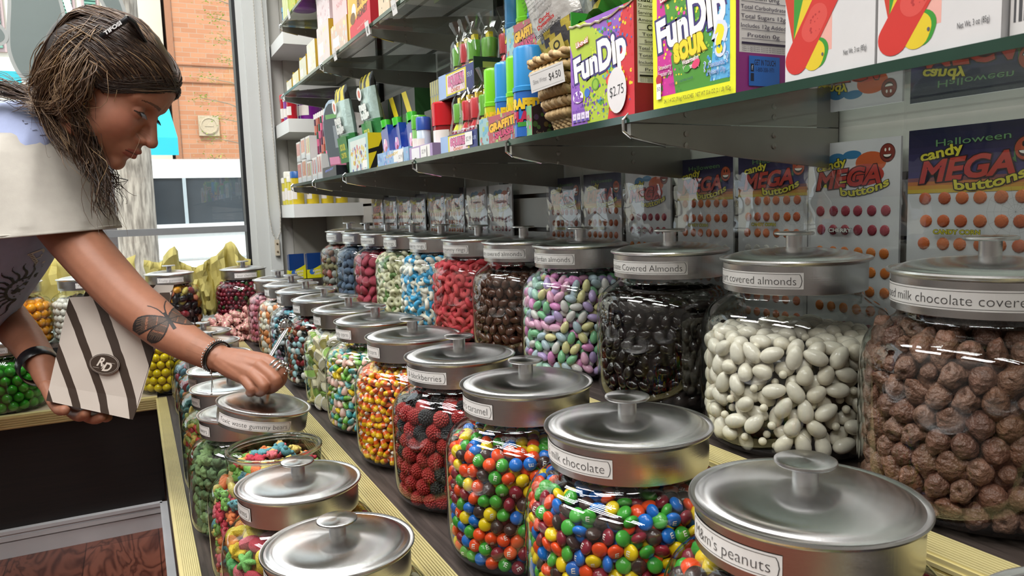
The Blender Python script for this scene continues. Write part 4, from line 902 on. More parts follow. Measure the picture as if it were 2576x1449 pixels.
# wicker basket with the paper price strip
bk = empty('wicker_basket', (.545, .806, zs), label='small woven straw basket with a paper price strip, beside the purple candy box', cat='basket')
def wick(t, s): return .052+.040*t, .078+.030*t  # half sizes in y and x
m = MB(); straw = ['#b99c6d', '#c7ab7c', '#a98b5e', '#cdb389']
def loop(t, ph, amp, n=84, kx=0):
    P = []
    for i in range(n+1):
        a = 2*math.pi*i/n; hy, hx = .036+.026*t, .062+.024*t; c_, s_ = math.cos(a), math.sin(a); q = (abs(c_)**4+abs(s_)**4)**-.25
        wv = 1+amp*math.sin(a*21+ph); P.append((hx*c_*q*wv, hy*s_*q*wv, .004+.082*t+amp*.05*math.cos(a*21+ph)))
    return P
for k in range(5): m.tube(loop(.03+.035*k, k*math.pi, .02), .0022, 5, straw[k % 4])
for k in range(5):
    for q in range(2): m.tube(loop(.24+.155*k, q*math.pi+k*1.2, .055), .0050, 7, straw[(k*2+q) % 4])
for q in range(3): m.tube(loop(1.0+.02*q, q*2.1, .03), .0042, 6, straw[q])
m.box(-.058, .058, -.034, .034, .0, .006, '#a98b5e')
m.build('woven_sides', mat('straw', rough=.65, attr=True, noise=.25, nscale=240, bump=.5, bscale=300), bk, smooth=180)
m = MB(); F = Face(m, (-.092, .026, .050), (0.004, -.074, .003), (-.003, 0, .023)); F.rect(0, 0, 1, 1, '#d9d8d6'); F.rect(.04, .1, .96, .115, '#77787a'); F.rect(.04, .885, .96, .9, '#77787a'); F.text('Slime Writer', .30, .5, .24, '#8f9092', w=.42); F.text('$4.50', .74, .5, .34, '#2b2b2d', w=.34); m.build('price_strip', M_print, bk)
# foil sour-candy bags leaning in the basket
def bag(name, label, c, W_, H_, tilt, yaw, cols, front, th=.018, mt=None, roll=0, seed=1):
    e = empty(name, c, label=label, cat='candy bag'); m = MB(); n, k = 14, 18; R = random.Random(seed)
    for sgn in (-1, 1):
        V = []
        for i in range(n+1):
            for j in range(k+1):
                u, v = i/n, j/k; q = max(0, math.sin(math.pi*u))**.5*max(0, math.sin(math.pi*v))**.45; V.append((sgn*th*q+R.uniform(-.0016, .0016)*min(1, q*2), W_/2-W_*u+R.uniform(-.001, .001), H_*v))
        F_ = [(i*(k+1)+j, (i+1)*(k+1)+j, (i+1)*(k+1)+j+1, i*(k+1)+j+1) for i in range(n) for j in range(k)]; F_ = F_ if sgn < 0 else [f[::-1] for f in F_]
        m.add(V, F_, [C(cols(i/n, j/k, sgn)) for i in range(n) for j in range(k)])
    o = m.build('foil_pouch', mt or M_foil, e, smooth=60)
    m = MB(); F = Face(m, (-th-.0015, W_/2*.86, H_*.1), (0, -W_*.86, 0), (0, 0, H_*.8)); front(F)
    if len(m.v): m.build('printed_panel', M_gloss, e)
    e.rotation_euler = (roll, tilt, yaw); return e
def txtblock(F, x0, x1, y0, y1, n, col='#3a3a3c'):
    for i in range(n):
        y = y1-(y1-y0)*(i+.5)/n; F.text('Ingredients sugar corn syrup citric acid flavors', (x0+x1)/2, y, (y1-y0)/n*.5, col, w=(x1-x0)*.95)
def tw(F): txtblock(F, .08, .92, .66, .98, 8); F.text('Manufactured for', .5, .60, .025, '#3a3a3c', w=.5); F.text('Candy', .5, .55, .04, '#b02020', w=.3, bold=.03); F.text('Dynamics', .5, .50, .04, '#b02020', w=.45, bold=.03); F.text('ToxicWasteCandy', .5, .43, .04, '#2a2a2c', w=.7, bold=.02); F.text('Free of 5 major allergens', .5, .38, .02, '#3a3a3c', w=.5); F.rect(.42, .08, .75, .30, '#b9a95a'); F.text('SO', .58, .2, .1, '#3c3a30', w=.22, rot=math.pi/2, bold=.03)
bag('candy_bag', 'grey and yellow hazard-striped foil bag leaning over the basket', (.520, .835, zs+.070), .095, .16, -.12, .15, lambda u, v, s: '#b3b0ac' if v > .42 else ('#b7a548' if int((u+v*1.3)*6) % 2 else '#4d4c50'), tw, roll=-.30, seed=2)
bag('candy_bag', 'black and pale foil bag standing in the basket behind the striped one', (.560, .785, zs+.065), .10, .17, -.05, -.1, lambda u, v, s: '#a7a69c' if u < .45 else ('#c9b94e' if .45 < v < .6 else '#2c2b2a'), lambda F: (F.text('LIQUID', .7, .7, .07, '#c9b94e', w=.3, rot=-.3, bold=.03), txtblock(F, .05, .4, .3, .9, 10)), roll=-.42, seed=4)
MB().ball((.60, .765, zs+.172), (.018, .022, .026), '#b9868c', sub=3).build('speckled_candy_egg', M_plastic, label='pink speckled egg shape above the basket behind the box flap', cat='candy')
# spray-style candy cans in their tray
GS = 'spray candy cans standing in the printed tray'
def can(x, y, z, capc, body, label, s=1.0, h=.111):
    e = empty('spray_candy_can', (x, y, z), label=label, cat='candy can', group=GS); r = .0165*s
    m = MB(); m.lathe([(.0001, 0), (r, 0), (r, h*.50), (r*.99, h*.52)], 28, col=body); 
    V, F, w = text_mesh('GRAFFITI', .08); V2, F2, w2 = text_mesh('SPLASH', .08)
    for VV, FF, ww, zz, cc, oc in ((V, F, w, h*.36, '#dcb92c', .0003), (V2, F2, w2, h*.22, '#b02a4a', .0003)):
        sc = .058/ww
        for lift, grow, c2 in ((.0002, .0012, '#16161a'), (.0005, 0, cc)):
            m.add([((r+lift)*math.cos(math.pi*1.18+p[0]*sc/r), (r+lift)*math.sin(math.pi*1.18+p[0]*sc/r), zz+p[1]*(.017+grow*2)-grow) for p in VV], FF, c2)
    m.lathe([(r+.0003, h*.11), (r+.0003, h*.16)], 20, col='#3f8f3a', a0=3.3, a1=4.3)
    m.build('can_body', M_gloss, e, smooth=40)
    m = MB(); m.lathe([(r*1.04, h*.50), (r*1.04, h*.55), (r*.97, h*.56), (r*.96, h*.96), (r*.90, h*.99), (r*.8, h), (.0001, h)], 28, col=capc); m.build('cap', M_plastic, e, smooth=40)
GRN, BLU = '#6fc01e', '#2d86c4'
can(.497, 1.027, zs+.004, GRN, '#b3bd22', 'lime capped spray candy can, farthest of the four in the lower tray'); can(.497, .990, zs+.006, BLU, '#2c63b0', 'blue capped spray candy can between two lime ones in the lower tray')
can(.497, .953, zs+.008, GRN, '#c1bf23', 'lime capped spray candy can beside the largest blue one in the lower tray'); can(.492, .905, zs+.004, BLU, '#2c63b0', 'largest blue capped spray candy can at the near end of the lower tray', 1.45, .118)
def graf(F):
    F.rect(0, 0, 1, 1, '#a6505c'); F.rect(0, 0, .2, 1, '#8fb3b8'); F.rect(.78, 0, 1, 1, '#6fa878'); F.dots(.02, .02, .98, .98, 90, .02, [C('#8d6f5c'), C('#b5717a'), C('#9fb56f'), C('#6aa3b8')], 4)
    F.text('GRAFFITI', .46, .66, .25, '#dba92c', w=.5, rot=.08, bold=.07, out='#1c1518', outw=.06); F.text('SPLASH', .50, .36, .2, '#c0416c', w=.36, rot=.08, bold=.05, out='#3c1526', outw=.05)
    F.ell(.84, .45, .09, .2, '#c5cfd6'); F.text('Splat', .80, .2, .1, '#d96a2c', w=.16, bold=.04); 
e = empty('candy_tray', (.476, .957, zs), label='printed card tray holding the spray candy cans, front edge at the glass', cat='display tray', group='printed card trays on the glass shelves')
m = MB(); F = Face(m, (-.001, .083, 0), (0, -.166, 0), (0, 0, .042)); m.box(-.0005, .001, -.083, .083, 0, .040, '#a6505c').box(0, .075, -.083, .083, 0, .002, '#9c8a70'); graf(F); m.build('tray_front', M_print, e)
m = MB(); P = [(0, 0), (.110, 0), (.110, .085), (.055, .062), (0, .040)]; m.add([(x, -.083, z) for x, z in P]+[(x, -.0842, z) for x, z in P], [(0, 1, 2, 3, 4), (9, 8, 7, 6, 5)], '#33282c')
F = Face(m, (0, -.0843, 0), (.110, 0, 0), (0, 0, .085)); F.ell(.25, .5, .13, .2, '#6e5a7c', a0=0); F.ell(.6, .32, .17, .3, '#17344a'); F.ell(.62, .36, .13, .2, '#1f5b85'); F.ell(.68, .30, .07, .1, '#7c1c2a'); F.rect(.62, .34, .76, .37, '#e2dcd2'); F.rect(.55, .62, .62, .74, '#15181c'); F.text('Sandrops', .14, .08, .06, '#b5a98c', w=.2); F.dots(.02, .02, .98, .4, 30, .03, [C('#4a6a38'), C('#54405e'), C('#6a5a34')], 9)
m.build('tray_side', M_print, e)
# upper tray of cans and its riser
e = empty('candy_tray', (.520, .968, zs+.124), label='second printed card tray raised behind the spray candy cans', cat='display tray', group='printed card trays on the glass shelves')
m = MB(); m.box(0, .002, -.06, .06, 0, .050, '#a6505c').box(0, .09, -.06, .06, -.003, 0, '#6d5c4c'); F = Face(m, (-.0002, .06, 0), (0, -.12, 0), (0, 0, .05)); graf(F); m.build('tray_front', M_print, e)
MB().box(.03, .085, -.05, .05, -.124, -.004, '#5c4b42').build('riser_carton', M_print, e)
can(.545, 1.01, zs+.126, GRN, '#b3bd22', 'lime capped spray candy can in the raised tray', .95); can(.545, .975, zs+.126, BLU, '#2c63b0', 'blue capped spray candy can in the raised tray', .95)
can(.545, 1.05, zs+.126, '#2f6f9c', '#3a7fb0', 'farther blue capped spray candy can in the raised tray', .9)
# sour spray bottles wrapped in film, in two trays one above the other
def bottle(x, y, z, c1, label, s=1.0, grp='film wrapped sour candy bottles'):
    e = empty('sour_candy_bottle', (x, y, z), label=label, cat='candy bottle', group=grp); r = .0155*s
    m = MB(); m.lathe([(.0001, 0), (r, 0), (r*1.05, .02*s), (r*.95, .036*s), (r*.62, .046*s), (r*.6, .048*s)], 20, col='#c9cf3a' if c1 == 'g' else '#b5232b')
    for zz, t, cc in ((.026*s, 'SOUR', '#a02850'), (.013*s, 'SOUR', '#7c2038')):
        V, F, w = text_mesh(t, .08); sc = .034*s/w
        for lift, c2, g in ((.0004, '#e9dfe2', .16), (.0007, cc, 0)): m.add([((r*1.05+lift)*math.cos(math.pi*1.15+p[0]*sc/r), (r*1.05+lift)*math.sin(math.pi*1.15+p[0]*sc/r), zz+p[1]*.0155*s) for p in text_mesh(t, .08+g)[0]], text_mesh(t, .08+g)[1], c2)
    m.build('bottle_body', M_gloss, e, smooth=40)
    m = MB(); cc = '#5c9c2c' if c1 == 'g' else '#b3202a'; m.lathe([(r*.85, .047*s), (r*.9, .075*s), (r*.8, .078*s), (r*.3, .079*s)], 18, col=cc).box(-.004*s, .004*s, -.006*s, .006*s, .078*s, .088*s, '#d9c52b'); m.build('cap', M_plastic, e, smooth=40)
    R = random.Random(int(y*1000)); m = MB(); n = 12
    prof = [(r*1.25, .0), (r*1.3, .03*s), (r*1.05, .055*s), (r*1.1, .08*s), (r*.5, .098*s), (r*1.1, .118*s)]
    V = [(q*(1+R.uniform(-.12, .12))*math.cos(2*math.pi*i/n), q*(1+R.uniform(-.12, .12))*math.sin(2*math.pi*i/n), zz+R.uniform(-.002, .002)) for q, zz in prof for i in range(n)]
    m.add(V, [(j*n+i, j*n+(i+1) % n, (j+1)*n+(i+1) % n, (j+1)*n+i) for j in range(5) for i in range(n)]); m.build('film_wrap', M_film, e, smooth=30)
for k, (y, c) in enumerate(((1.060, 'g'), (1.092, 'r'), (1.126, 'r'), (1.162, 'g'))):
    bottle(.500, y, zs+.004, c, ('green' if c == 'g' else 'red')+' capped sour bottle in the lower film wrapped row, '+['beside the spray cans', 'second from the spray cans', 'third from the spray cans', 'at the far end'][k])
for k, (y, c, xx) in enumerate(((1.105, 'r', .56), (1.140, 'g', .545), (1.165, 'g', .53), (1.195, 'r', .53), (1.228, 'g', .53))):
    bottle(xx, y, zs+.108, c, ('green' if c == 'g' else 'red')+' capped sour bottle in the raised film wrapped row, '+['nearest the spray cans', 'second from the near end', 'third from the near end', 'second from the far end', 'at the far end'][k])
def squirt(F):
    F.rect(0, 0, 1, 1, '#29336e'); F.rect(0, 0, .22, 1, '#8fa9cf'); F.rect(.22, .05, .80, .95, '#c9c02c'); F.rect(.26, .12, .76, .88, '#d9c3cc'); F.text('SQUEEZE', .51, .60, .36, '#c46a92', w=.44, bold=.08, out='#5c2040', outw=.05); F.text('CANDY', .50, .22, .14, '#c46a2c', w=.26, bold=.03); F.text('SOUR', .9, .6, .2, '#a9b8dc', w=.14)
for zz, yy, hh, where in ((zs, 1.12, .030, 'lower'), (zs+.100, 1.178, .040, 'raised')):
    e = empty('candy_tray', (.474 if hh < .035 else .498, yy, zz), label='%s blue and yellow card tray holding film wrapped sour bottles' % where, cat='display tray', group='printed card trays on the glass shelves')
    m = MB(); m.box(0, .0015, -.075, .075, 0, hh, '#29336e').box(0, .10, -.075, .075, -.002, 0, '#1d2420').box(0, .10, -.0765, -.075, 0, hh*1.2, '#16301f'); squirt(Face(m, (-.0002, .075, 0), (0, -.15, 0), (0, 0, hh)))
    F = Face(m, (0, -.0767, 0), (.1, 0, 0), (0, 0, hh*1.2)); F.rect(.15, .3, .6, .6, '#6f8a3c'); F.rect(.15, .65, .5, .85, '#8fa04a'); m.build('tray_panel', M_print, e)
    if hh > .035: MB().box(.02, .095, -.06, .06, -.100, -.003, '#2a2a30').build('riser_carton', M_print, e)
m = MB(); F = Face(m, (.0, .045, 0), (0, -.09, 0), (0, 0, .07)); F.ell(.5, .45, .42, .42, '#15485e'); F.ell(.25, .3, .2, .25, '#15485e'); F.ell(.74, .5, .22, .3, '#15485e'); F.dots(.2, .2, .9, .9, 26, .03, [C('#6f8a2c'), C('#b8862c')], 2); F.text('SOUR', .68, .42, .2, '#b3a9a6', w=.34, rot=.7, bold=.04)
m.build('header_sign', M_print, loc=(.575, 1.10, zs+.165), label='blue cloud shaped header card behind the raised sour bottles', cat='sign')
# the rest of the shelf, going away from the camera
def plain(text, bgc, tc, w=.7, extra=None):
    def f(F):
        F.rect(0, 0, 1, 1, bgc)
        if extra: extra(F)
        for i, t in enumerate(text.split('|')): F.text(t, .5, .72-i*.28, .16, tc, w=w, bold=.04, rot=.05)
    return f
def hazard(F, c1='#d9c41f', c2='#16140f'):
    F.rect(0, 0, 1, 1, c1)
    for i in range(-3, 5): F.poly([(max(0, min(1, x)), y) for x, y in ((i*.36, 0), (i*.36+.18, 0), (i*.36+.18+.5, 1), (i*.36+.5, 1))] if 0 <= i*.36 and i*.36+.68 <= 1 else [(0, .2+i*.25), (1, .45+i*.25), (1, .56+i*.25), (0, .31+i*.25)] if 0 <= .2+i*.25 and .56+i*.25 <= 1 else [(0, 0), (.001, 0), (.001, .001)], c2)
def cyl(name, label, cat, x, y, z, r, h, c1, c2, hc=.35, grp=None, rot=None):
    e = empty(name, (x, y, z), label=label, cat=cat, group=grp)
    MB().lathe([(.0001, 0), (r, 0), (r, h*(1-hc)), (r*.9, h*(1-hc)+.002)], 18, col=c1).lathe([(r+.0003, h*.15), (r+.0003, h*.5)], 12, col='#dcd6cf', a0=2.9, a1=4.4).build('container', M_gloss, e, smooth=40)
    MB().lathe([(r*1.06, h*(1-hc)), (r*1.06, h*.97), (r*.95, h), (.0001, h)], 18, col=c2).build('cap', M_plastic, e, smooth=40)
    if rot: e.rotation_euler = rot
    return e
cyl('candy_tub', 'red lidded tub of candy between the blue pouches and the sour bottles', 'candy tub', .515, 1.262, zs, .026, .098, '#8c1f22', '#b5161f', .42)
cyl('candy_tube', 'green capped clear candy tube beside the red lidded tub', 'candy tube', .492, 1.345, zs, .014, .085, '#6fa05a', '#4f9c2c', .3); cyl('candy_tube', 'blue capped clear candy tube between green tube and red tub', 'candy tube', .488, 1.312, zs, .013, .078, '#b9c9d6', '#2c4f9c', .3)
for k, (y, xx) in enumerate(((1.385, .50), (1.43, .515), (1.475, .50), (1.52, .49))):
    e = empty('candy_dispenser', (xx, y, zs+.012), label='dark blue pouch with green cap and pink figure, '+['nearest of four', 'second nearest of four', 'second farthest of four', 'farthest of four'][k], cat='candy pouch', group='dark blue capped pouches in the pale tray')
    m = MB(); m.box(-.006, .010, -.022, .022, 0, .072, '#1f3a8c'); F = Face(m, (-.0062, .022, 0), (0, -.044, 0), (0, 0, .072)); F.ell(.45, .48, .3, .2, '#c78ab0'); F.ell(.5, .3, .18, .15, '#8c2438'); F.ell(.38, .62, .1, .08, '#d9d6dc'); F.rect(.6, .1, .95, .35, '#3f78c8')
    m.build('pouch', M_gloss, e); MB().lathe([(.010, 0), (.011, .016), (.0001, .018)], 14, (0, .0, .072), '#3cae2c').build('cap', M_plastic, e, smooth=40); e.rotation_euler = (-.25, 0, 0)
carton('candy_tray', 'pale blue card tray with white price tag under the dark blue pouches', 'display tray', 1.56, 1.36, zs, zs+.030, .474, .07, '#7fa3c6', plain('CANDY', '#7fa3c6', '#c9a93c', .4, lambda F: (F.dots(.02, .05, .98, .95, 40, .02, [C('#a8c0da'), C('#5f86ba'), C('#b59ac0')], 3), F.rect(.55, .2, .85, .95, '#dcdbd8'))), group='printed card trays on the glass shelves')
carton('candy_tray', 'mauve card tray with price tag under the red lidded tub', 'display tray', 1.355, 1.235, zs, zs+.026, .474, .07, '#9c86b0', plain('', '#9c86b0', '#ffffff', .4, lambda F: (F.rect(.1, .1, .45, .9, '#d9d8dc'), F.rect(.5, .15, .9, .95, '#dcdbd8'))), group='printed card trays on the glass shelves')
for k, (y, z) in enumerate(((1.56, 0), (1.65, 0), (1.74, 0))):
    carton('candy_carton', 'dark green sour candy carton with black and yellow top, '+['nearest of three', 'middle of three', 'farthest of three'][k], 'candy box', y+.042, y-.042, zs, zs+.165, .548, .05, '#274c26', lambda F: (F.rect(0, 0, 1, 1, '#2b5228'), F.rect(0, .72, 1, 1, '#17150f'), F.poly([(.0, 1), (.35, 1), (.75, .72), (.4, .72)], '#d9c41f'), F.rect(.2, .3, .85, .52, '#c79a2c'), F.text('FREE', .52, .41, .1, '#7a1c14', w=.4, bold=.05)), group='dark green cartons at the back of the glass shelf')
def header_bag(y, x, z, w, h, label, seed):
    e = bag('candy_bag', label, (x, y, z), w, h, -.12, 0, lambda u, v, s: '#c9b82c' if v > .82 and int(u*7) % 2 else '#1a1913' if v > .82 else '#3b7d46' if v < .4 else '#a9bdb5', lambda F: (F.rect(.1, .02, .95, .40, '#2f7a35'), F.text('mega', .45, .66, .12, '#dfe3df', w=.6, bold=.06, out='#3c3c3c'), F.text('balls', .55, .52, .12, '#dfe3df', w=.7, bold=.06, out='#3c3c3c'), F.text('SOUR', .5, .25, .09, '#c9c23c', w=.5, bold=.04), F.text('CENTER', .5, .13, .07, '#c9c23c', w=.5, bold=.04), F.ell(.35, .85, .2, .1, '#dcdcdc'), F.ell(.35, .85, .1, .06, '#c03a1c')), seed=seed)
header_bag(1.86, .505, zs+.01, .115, .205, 'green and white foil bag with yellow and black header, nearer of two', 6); header_bag(1.73, .53, zs+.04, .11, .185, 'green and white foil bag with yellow and black header, farther back', 9)
carton('candy_carton', 'pale teal printed carton with black and yellow striped end', 'candy box', 1.79, 1.625, zs, zs+.082, .474, .075, '#9fb8b8', plain('', '#8fb5ae', '#fff', .5, lambda F: (F.rect(.1, .05, .9, .9, '#c3ccc6'), F.dots(.1, .05, .9, .7, 60, .03, [C('#b07a3c'), C('#3c4a8c'), C('#c9b53c'), C('#c06a6a')], 5), F.rect(.7, .1, .92, .3, '#e2e0dc'))), hazard)
for k, y in enumerate((1.30, 1.36, 1.43)):
    carton('candy_carton', 'striped black and yellow raised carton, '+['nearest', 'middle', 'farthest'][k]+' of three', 'candy box', y+.028, y-.028, zs+.11, zs+.165, .56, .05, '#16140f', lambda F: (F.rect(0, 0, 1, 1, '#a9a99a'), [F.rect(i*.22, .0, i*.22+.11, .45, '#c9b41f') for i in range(5)], [F.rect(i*.22, .5, i*.22+.11, 1, '#d9d08a') for i in range(5)]), hazard, group='striped cartons stacked above the red tub')
MB().box(.55, .62, 1.25, 1.47, zs, zs+.109, '#3a3733').build('riser_box', M_print, label='dark riser box under the striped cartons', cat='box')
# arch shaped black blister pack with pink jaw print
e = empty('blister_pack', (.505, 2.0, zs), label='tall black arch shaped blister pack with clear rim', cat='candy pack'); m = MB()
P = [(-.045, .0), (.045, .0), (.05, .10)]+[(.05*math.cos(a), .12+.075*math.sin(a)) for a in np.linspace(.1, math.pi-.1, 10)]+[(-.05, .10)]
for g, x, c in ((1.12, .002, '#9fb2c0'), (1.0, -.001, '#111114')): m.add([(x, -p*g, q*(1+(g-1)*.4)) for p, q in P], [tuple(range(len(P)))], c); m.add([(x+.003, -p*g, q*(1+(g-1)*.4)) for p, q in P], [tuple(range(len(P)))[::-1]], c)
F = Face(m, (-.0015, .045, 0), (0, -.09, 0), (0, 0, .19)); F.rect(.05, .05, .95, .28, '#9c2f55'); F.rect(.05, .2, .6, .3, '#c06a8c'); F.rect(.48, .42, .72, .72, '#6f7476'); F.rect(.15, .82, .8, .88, '#4f8a2c')
m.build('backing_card', M_gloss, e); e.rotation_euler = (0, -.1, .3)
carton('candy_carton', 'small black carton with purple print under the arch shaped pack', 'candy box', 2.07, 1.92, zs, zs+.03, .474, .06, '#1b1a22', plain('SPOOKY', '#1b1a22', '#5a6fc0', .6))
for k, y in enumerate((2.10, 2.125, 2.15, 2.175, 2.20, 2.225)):
    e = empty('pencil_candy_tube', (.50, y, zs+.02), label='tall slim striped candy tube, '+['nearest', 'second', 'third', 'fourth', 'fifth', 'farthest'][k]+' of six in the row', cat='candy tube', group='slim candy tubes in a row')
    m = MB(); cc = ['#4a2a3c', '#7c2f4a', '#c25a7c', '#2f4a3c', '#8c3f2f', '#b06a5c']
    for j in range(8): m.lathe([(.008, j*.02), (.008, j*.02+.02)], 10, col=cc[(j+k) % 6])
    m.lathe([(.008, .16), (.0001, .161)], 10, col='#3c3c3c'); m.build('tube_body', M_gloss, e, smooth=40)
    MB().lathe([(.0086, .158), (.0086, .172), (.0001, .174)], 10, col='#d9d6d2').build('cap', M_plastic, e, smooth=40)
for k, (y, c, z, h) in enumerate(((2.10, '#b9a9a6', 0, .07), (2.165, '#a8b6c4', 0, .065), (2.24, '#8fae6a', 0, .06), (2.24, '#9fbe5a', .062, .07), (2.31, '#c98a3c', 0, .07), (2.31, '#cf6f3a', .072, .06), (2.38, '#c0504a', 0, .065), (2.38, '#c8605a', .067, .06))):
    e = carton('candy_carton', ['white', 'pale blue', 'green', 'lime', 'amber', 'orange', 'red', 'salmon'][k]+' clear fronted carton '+('stacked on another' if z else 'standing on the glass')+' at the lower shelf end', 'candy box', y+.028, y-.028, zs+z, zs+z+h, .474, .05, '#c9c9c6', None, None, group='clear fronted cartons at the far end')
    m = MB(); F = Face(m, (-.0004, .026, .002), (0, -.052, 0), (0, 0, h-.004)); F.rect(0, .22, 1, 1, '#d3d0cb'); [F.rect(.06+i*.24, .3, .22+i*.24, .94, c if i % 2 else '#b03a30') for i in range(4)]; F.rect(0, 0, 1, .22, '#bfc6c9'); m.build('window_panel', M_gloss, e)
# middle shelf
z2 = SH2+.0078
def boh(F):
    F.rect(0, 0, 1, 1, '#c02c3c'); F.poly([(0, .35), (1, .62), (1, 1), (0, 1)], '#d9a23c'); F.rect(0, 0, .06, 1, '#e0b25a'); F.ell(.28, .62, .1, .16, '#e3e0da'); F.ell(.22, .5, .12, .12, '#6b4a1c')
    F.text("BIT O'", .66, .72, .14, '#5c2a14', w=.42, rot=.05, bold=.05); F.text('HONEY', .66, .50, .14, '#5c2a14', w=.48, rot=.05, bold=.05); F.text('chewy honey taffy', .6, .25, .04, '#e0b0a0', w=.4, rot=.06)
carton('candy_carton', 'yellow and red honey taffy carton on the middle shelf', 'candy box', 1.715, 1.545, z2, z2+.105, .470, .09, '#b3242f', boh, lambda F: (F.rect(0, 0, 1, 1, '#a81f2c'), F.ell(.5, .3, .3, .2, '#d9962c')))
for k, (a, b, h, c, d) in enumerate(((1.88, 1.73, .075, '#c9b0a0', 'pale open carton with tag under a leaning lid'), (2.03, 1.90, .105, '#cfc3bf', 'pale pink carton lower of two, left of the honey taffy'), (2.16, 2.06, .09, '#d6d2c0', 'cream carton with yellow edge'), (2.27, 2.18, .085, '#c9cbb5', 'pale yellow green carton with orange top'), (2.38, 2.29, .06, '#d3d0a9', 'cream and yellow open carton'), (2.48, 2.40, .05, '#d0cdb8', 'farthest cream carton at the shelf corner'))):
    carton('candy_carton', d+' mid shelf', 'candy box', a, b, z2, z2+h, .470, .10, c, lambda F, c=c, k=k: (F.rect(0, 0, 1, 1, c), F.dots(.05, .05, .95, .95, 26, .035, [C('#d9c9c0'), C('#c9b5ae'), C('#b9c6c6'), C('#d6cf9a')], k), F.rect(.1, .3, .5, .6, '#d9d6d2')), lambda F: F.rect(0, 0, 1, 1, '#b9962c'), open_top='#c9b13c' if k > 2 else None)
e = carton('candy_carton', 'pale pink carton stacked upper, above the other pale pink one', 'candy box', 2.035, 1.90, z2+.106, z2+.185, .475, .09, '#d0bfc0', lambda F: (F.rect(0, 0, 1, 1, '#cfbfc0'), F.dots(.05, .05, .95, .95, 40, .03, [C('#b9969c'), C('#d9cfcf')], 3)))
e = carton('candy_carton', 'red carton with pale lid leaning, left of the honey taffy', 'candy box', 1.87, 1.74, z2+.076, z2+.20, .475, .10, '#a8161f', lambda F: (F.rect(0, 0, 1, 1, '#d0b3b3'), F.text('Nougat', .55, .35, .12, '#b06a6a', w=.5, rot=.15), F.rect(0, .7, 1, 1, '#b01822')), lambda F: F.rect(0, 0, 1, 1, '#9c141d'))
carton('candy_carton', 'tall red carton behind the pale pink cartons', 'candy box', 1.98, 1.80, z2+.08, z2+.26, .57, .08, '#b0121c', None)
for k, (y, w, c) in enumerate(((1.46, .07, '#c9b59a'), (1.37, .075, '#b9a9a0'), (1.27, .09, '#8f9a4a'), (1.17, .09, '#a39a3c'), (1.06, .10, '#6f6a5c'))):
    carton('candy_carton', ['cream', 'grey pink', 'olive green', 'mustard', 'dark grey'][k]+' carton right of the honey taffy on the middle shelf', 'candy box', y+w/2, y-w/2, z2, z2+.12, .472 if k < 2 else .52, .12, c, lambda F, c=c, k=k: (F.rect(0, 0, 1, 1, c), F.dots(.05, .05, .95, .95, 30, .04, [C('#d9cfb5'), C('#5c4a3a')], k)))
for k, y in enumerate((1.33, 1.50, 1.77)):
    m = MB(); F = Face(m, (0, .013, 0), (0, -.026, 0), (-.004, 0, .026)); F.rect(0, 0, 1, 1, '#d3d1cf'); F.text('$2.99', .5, .5, .3, '#55555a', w=.7); m.poly([(.0005, .013, 0), (.0005, -.013, 0), (-.0035, -.013, .026), (-.0035, .013, .026)][::-1], '#c9c7c5')
    m.build('price_tag', M_print, loc=(.4505, y, SH2-.013), label='small white price tag on the middle shelf edge, '+['nearest of three', 'second of three', 'farthest of three'][k], cat='price tag', group='price tags on the middle shelf')
for k, (y, zz) in enumerate(((1.405, zs+.004), (1.275, zs+.004), (1.075, zs+.008))):
    m = MB(); F = Face(m, (0, .014, 0), (0, -.028, 0), (0, 0, .020)); F.rect(0, 0, 1, 1, '#dcdbd9'); F.text('$2.99', .5, .5, .35, '#55555a', w=.7)
    m.build('price_tag', M_print, loc=(.4725, y, zz), label='white price tag on the lower shelf, '+['under the dark blue pouches', 'under the red lidded tub', 'on the sour bottle tray'][k], cat='price tag', group='price tags on the lower shelf')
# top shelf
z3 = SH3+.0078
for k, (y, c, h) in enumerate(((2.38, '#b5bf6a', .14), (2.28, '#a8b53c', .12), (2.14, '#b59a2c', .12), (1.98, '#8c7a2c', .13), (1.82, '#9c6f2c', .13), (1.66, '#7c6a3c', .13))):
    carton('candy_carton', ['pale green striped', 'lime', 'yellow', 'olive brown', 'amber', 'dull brown'][k]+' carton on the top glass shelf', 'candy box', y+.045 if k < 2 else y+.07, y-.045 if k < 2 else y-.07, z3, z3+h, .462, .20, c, lambda F, c=c, k=k: (F.rect(0, 0, 1, 1, c), [F.rect(.1+i*.3, 0, .22+i*.3, 1, '#d6d9b5') for i in range(3)] if k == 0 else F.dots(.05, .05, .95, .95, 26, .05, [C('#d9cf6a'), C('#5c6a1c'), C('#c9a93c')], k)), None)
m = MB(); F = Face(m, (0, .013, 0), (0, -.026, 0), (-.004, 0, .026)); F.rect(0, 0, 1, 1, '#d3d1cf'); m.poly([(.0005, .013, 0), (.0005, -.013, 0), (-.0035, -.013, .026), (-.0035, .013, .026)][::-1], '#c9c7c5'); m.build('price_tag', M_print, loc=(.4505, 2.27, SH3-.012), label='white price tag on the top shelf edge', cat='price tag')
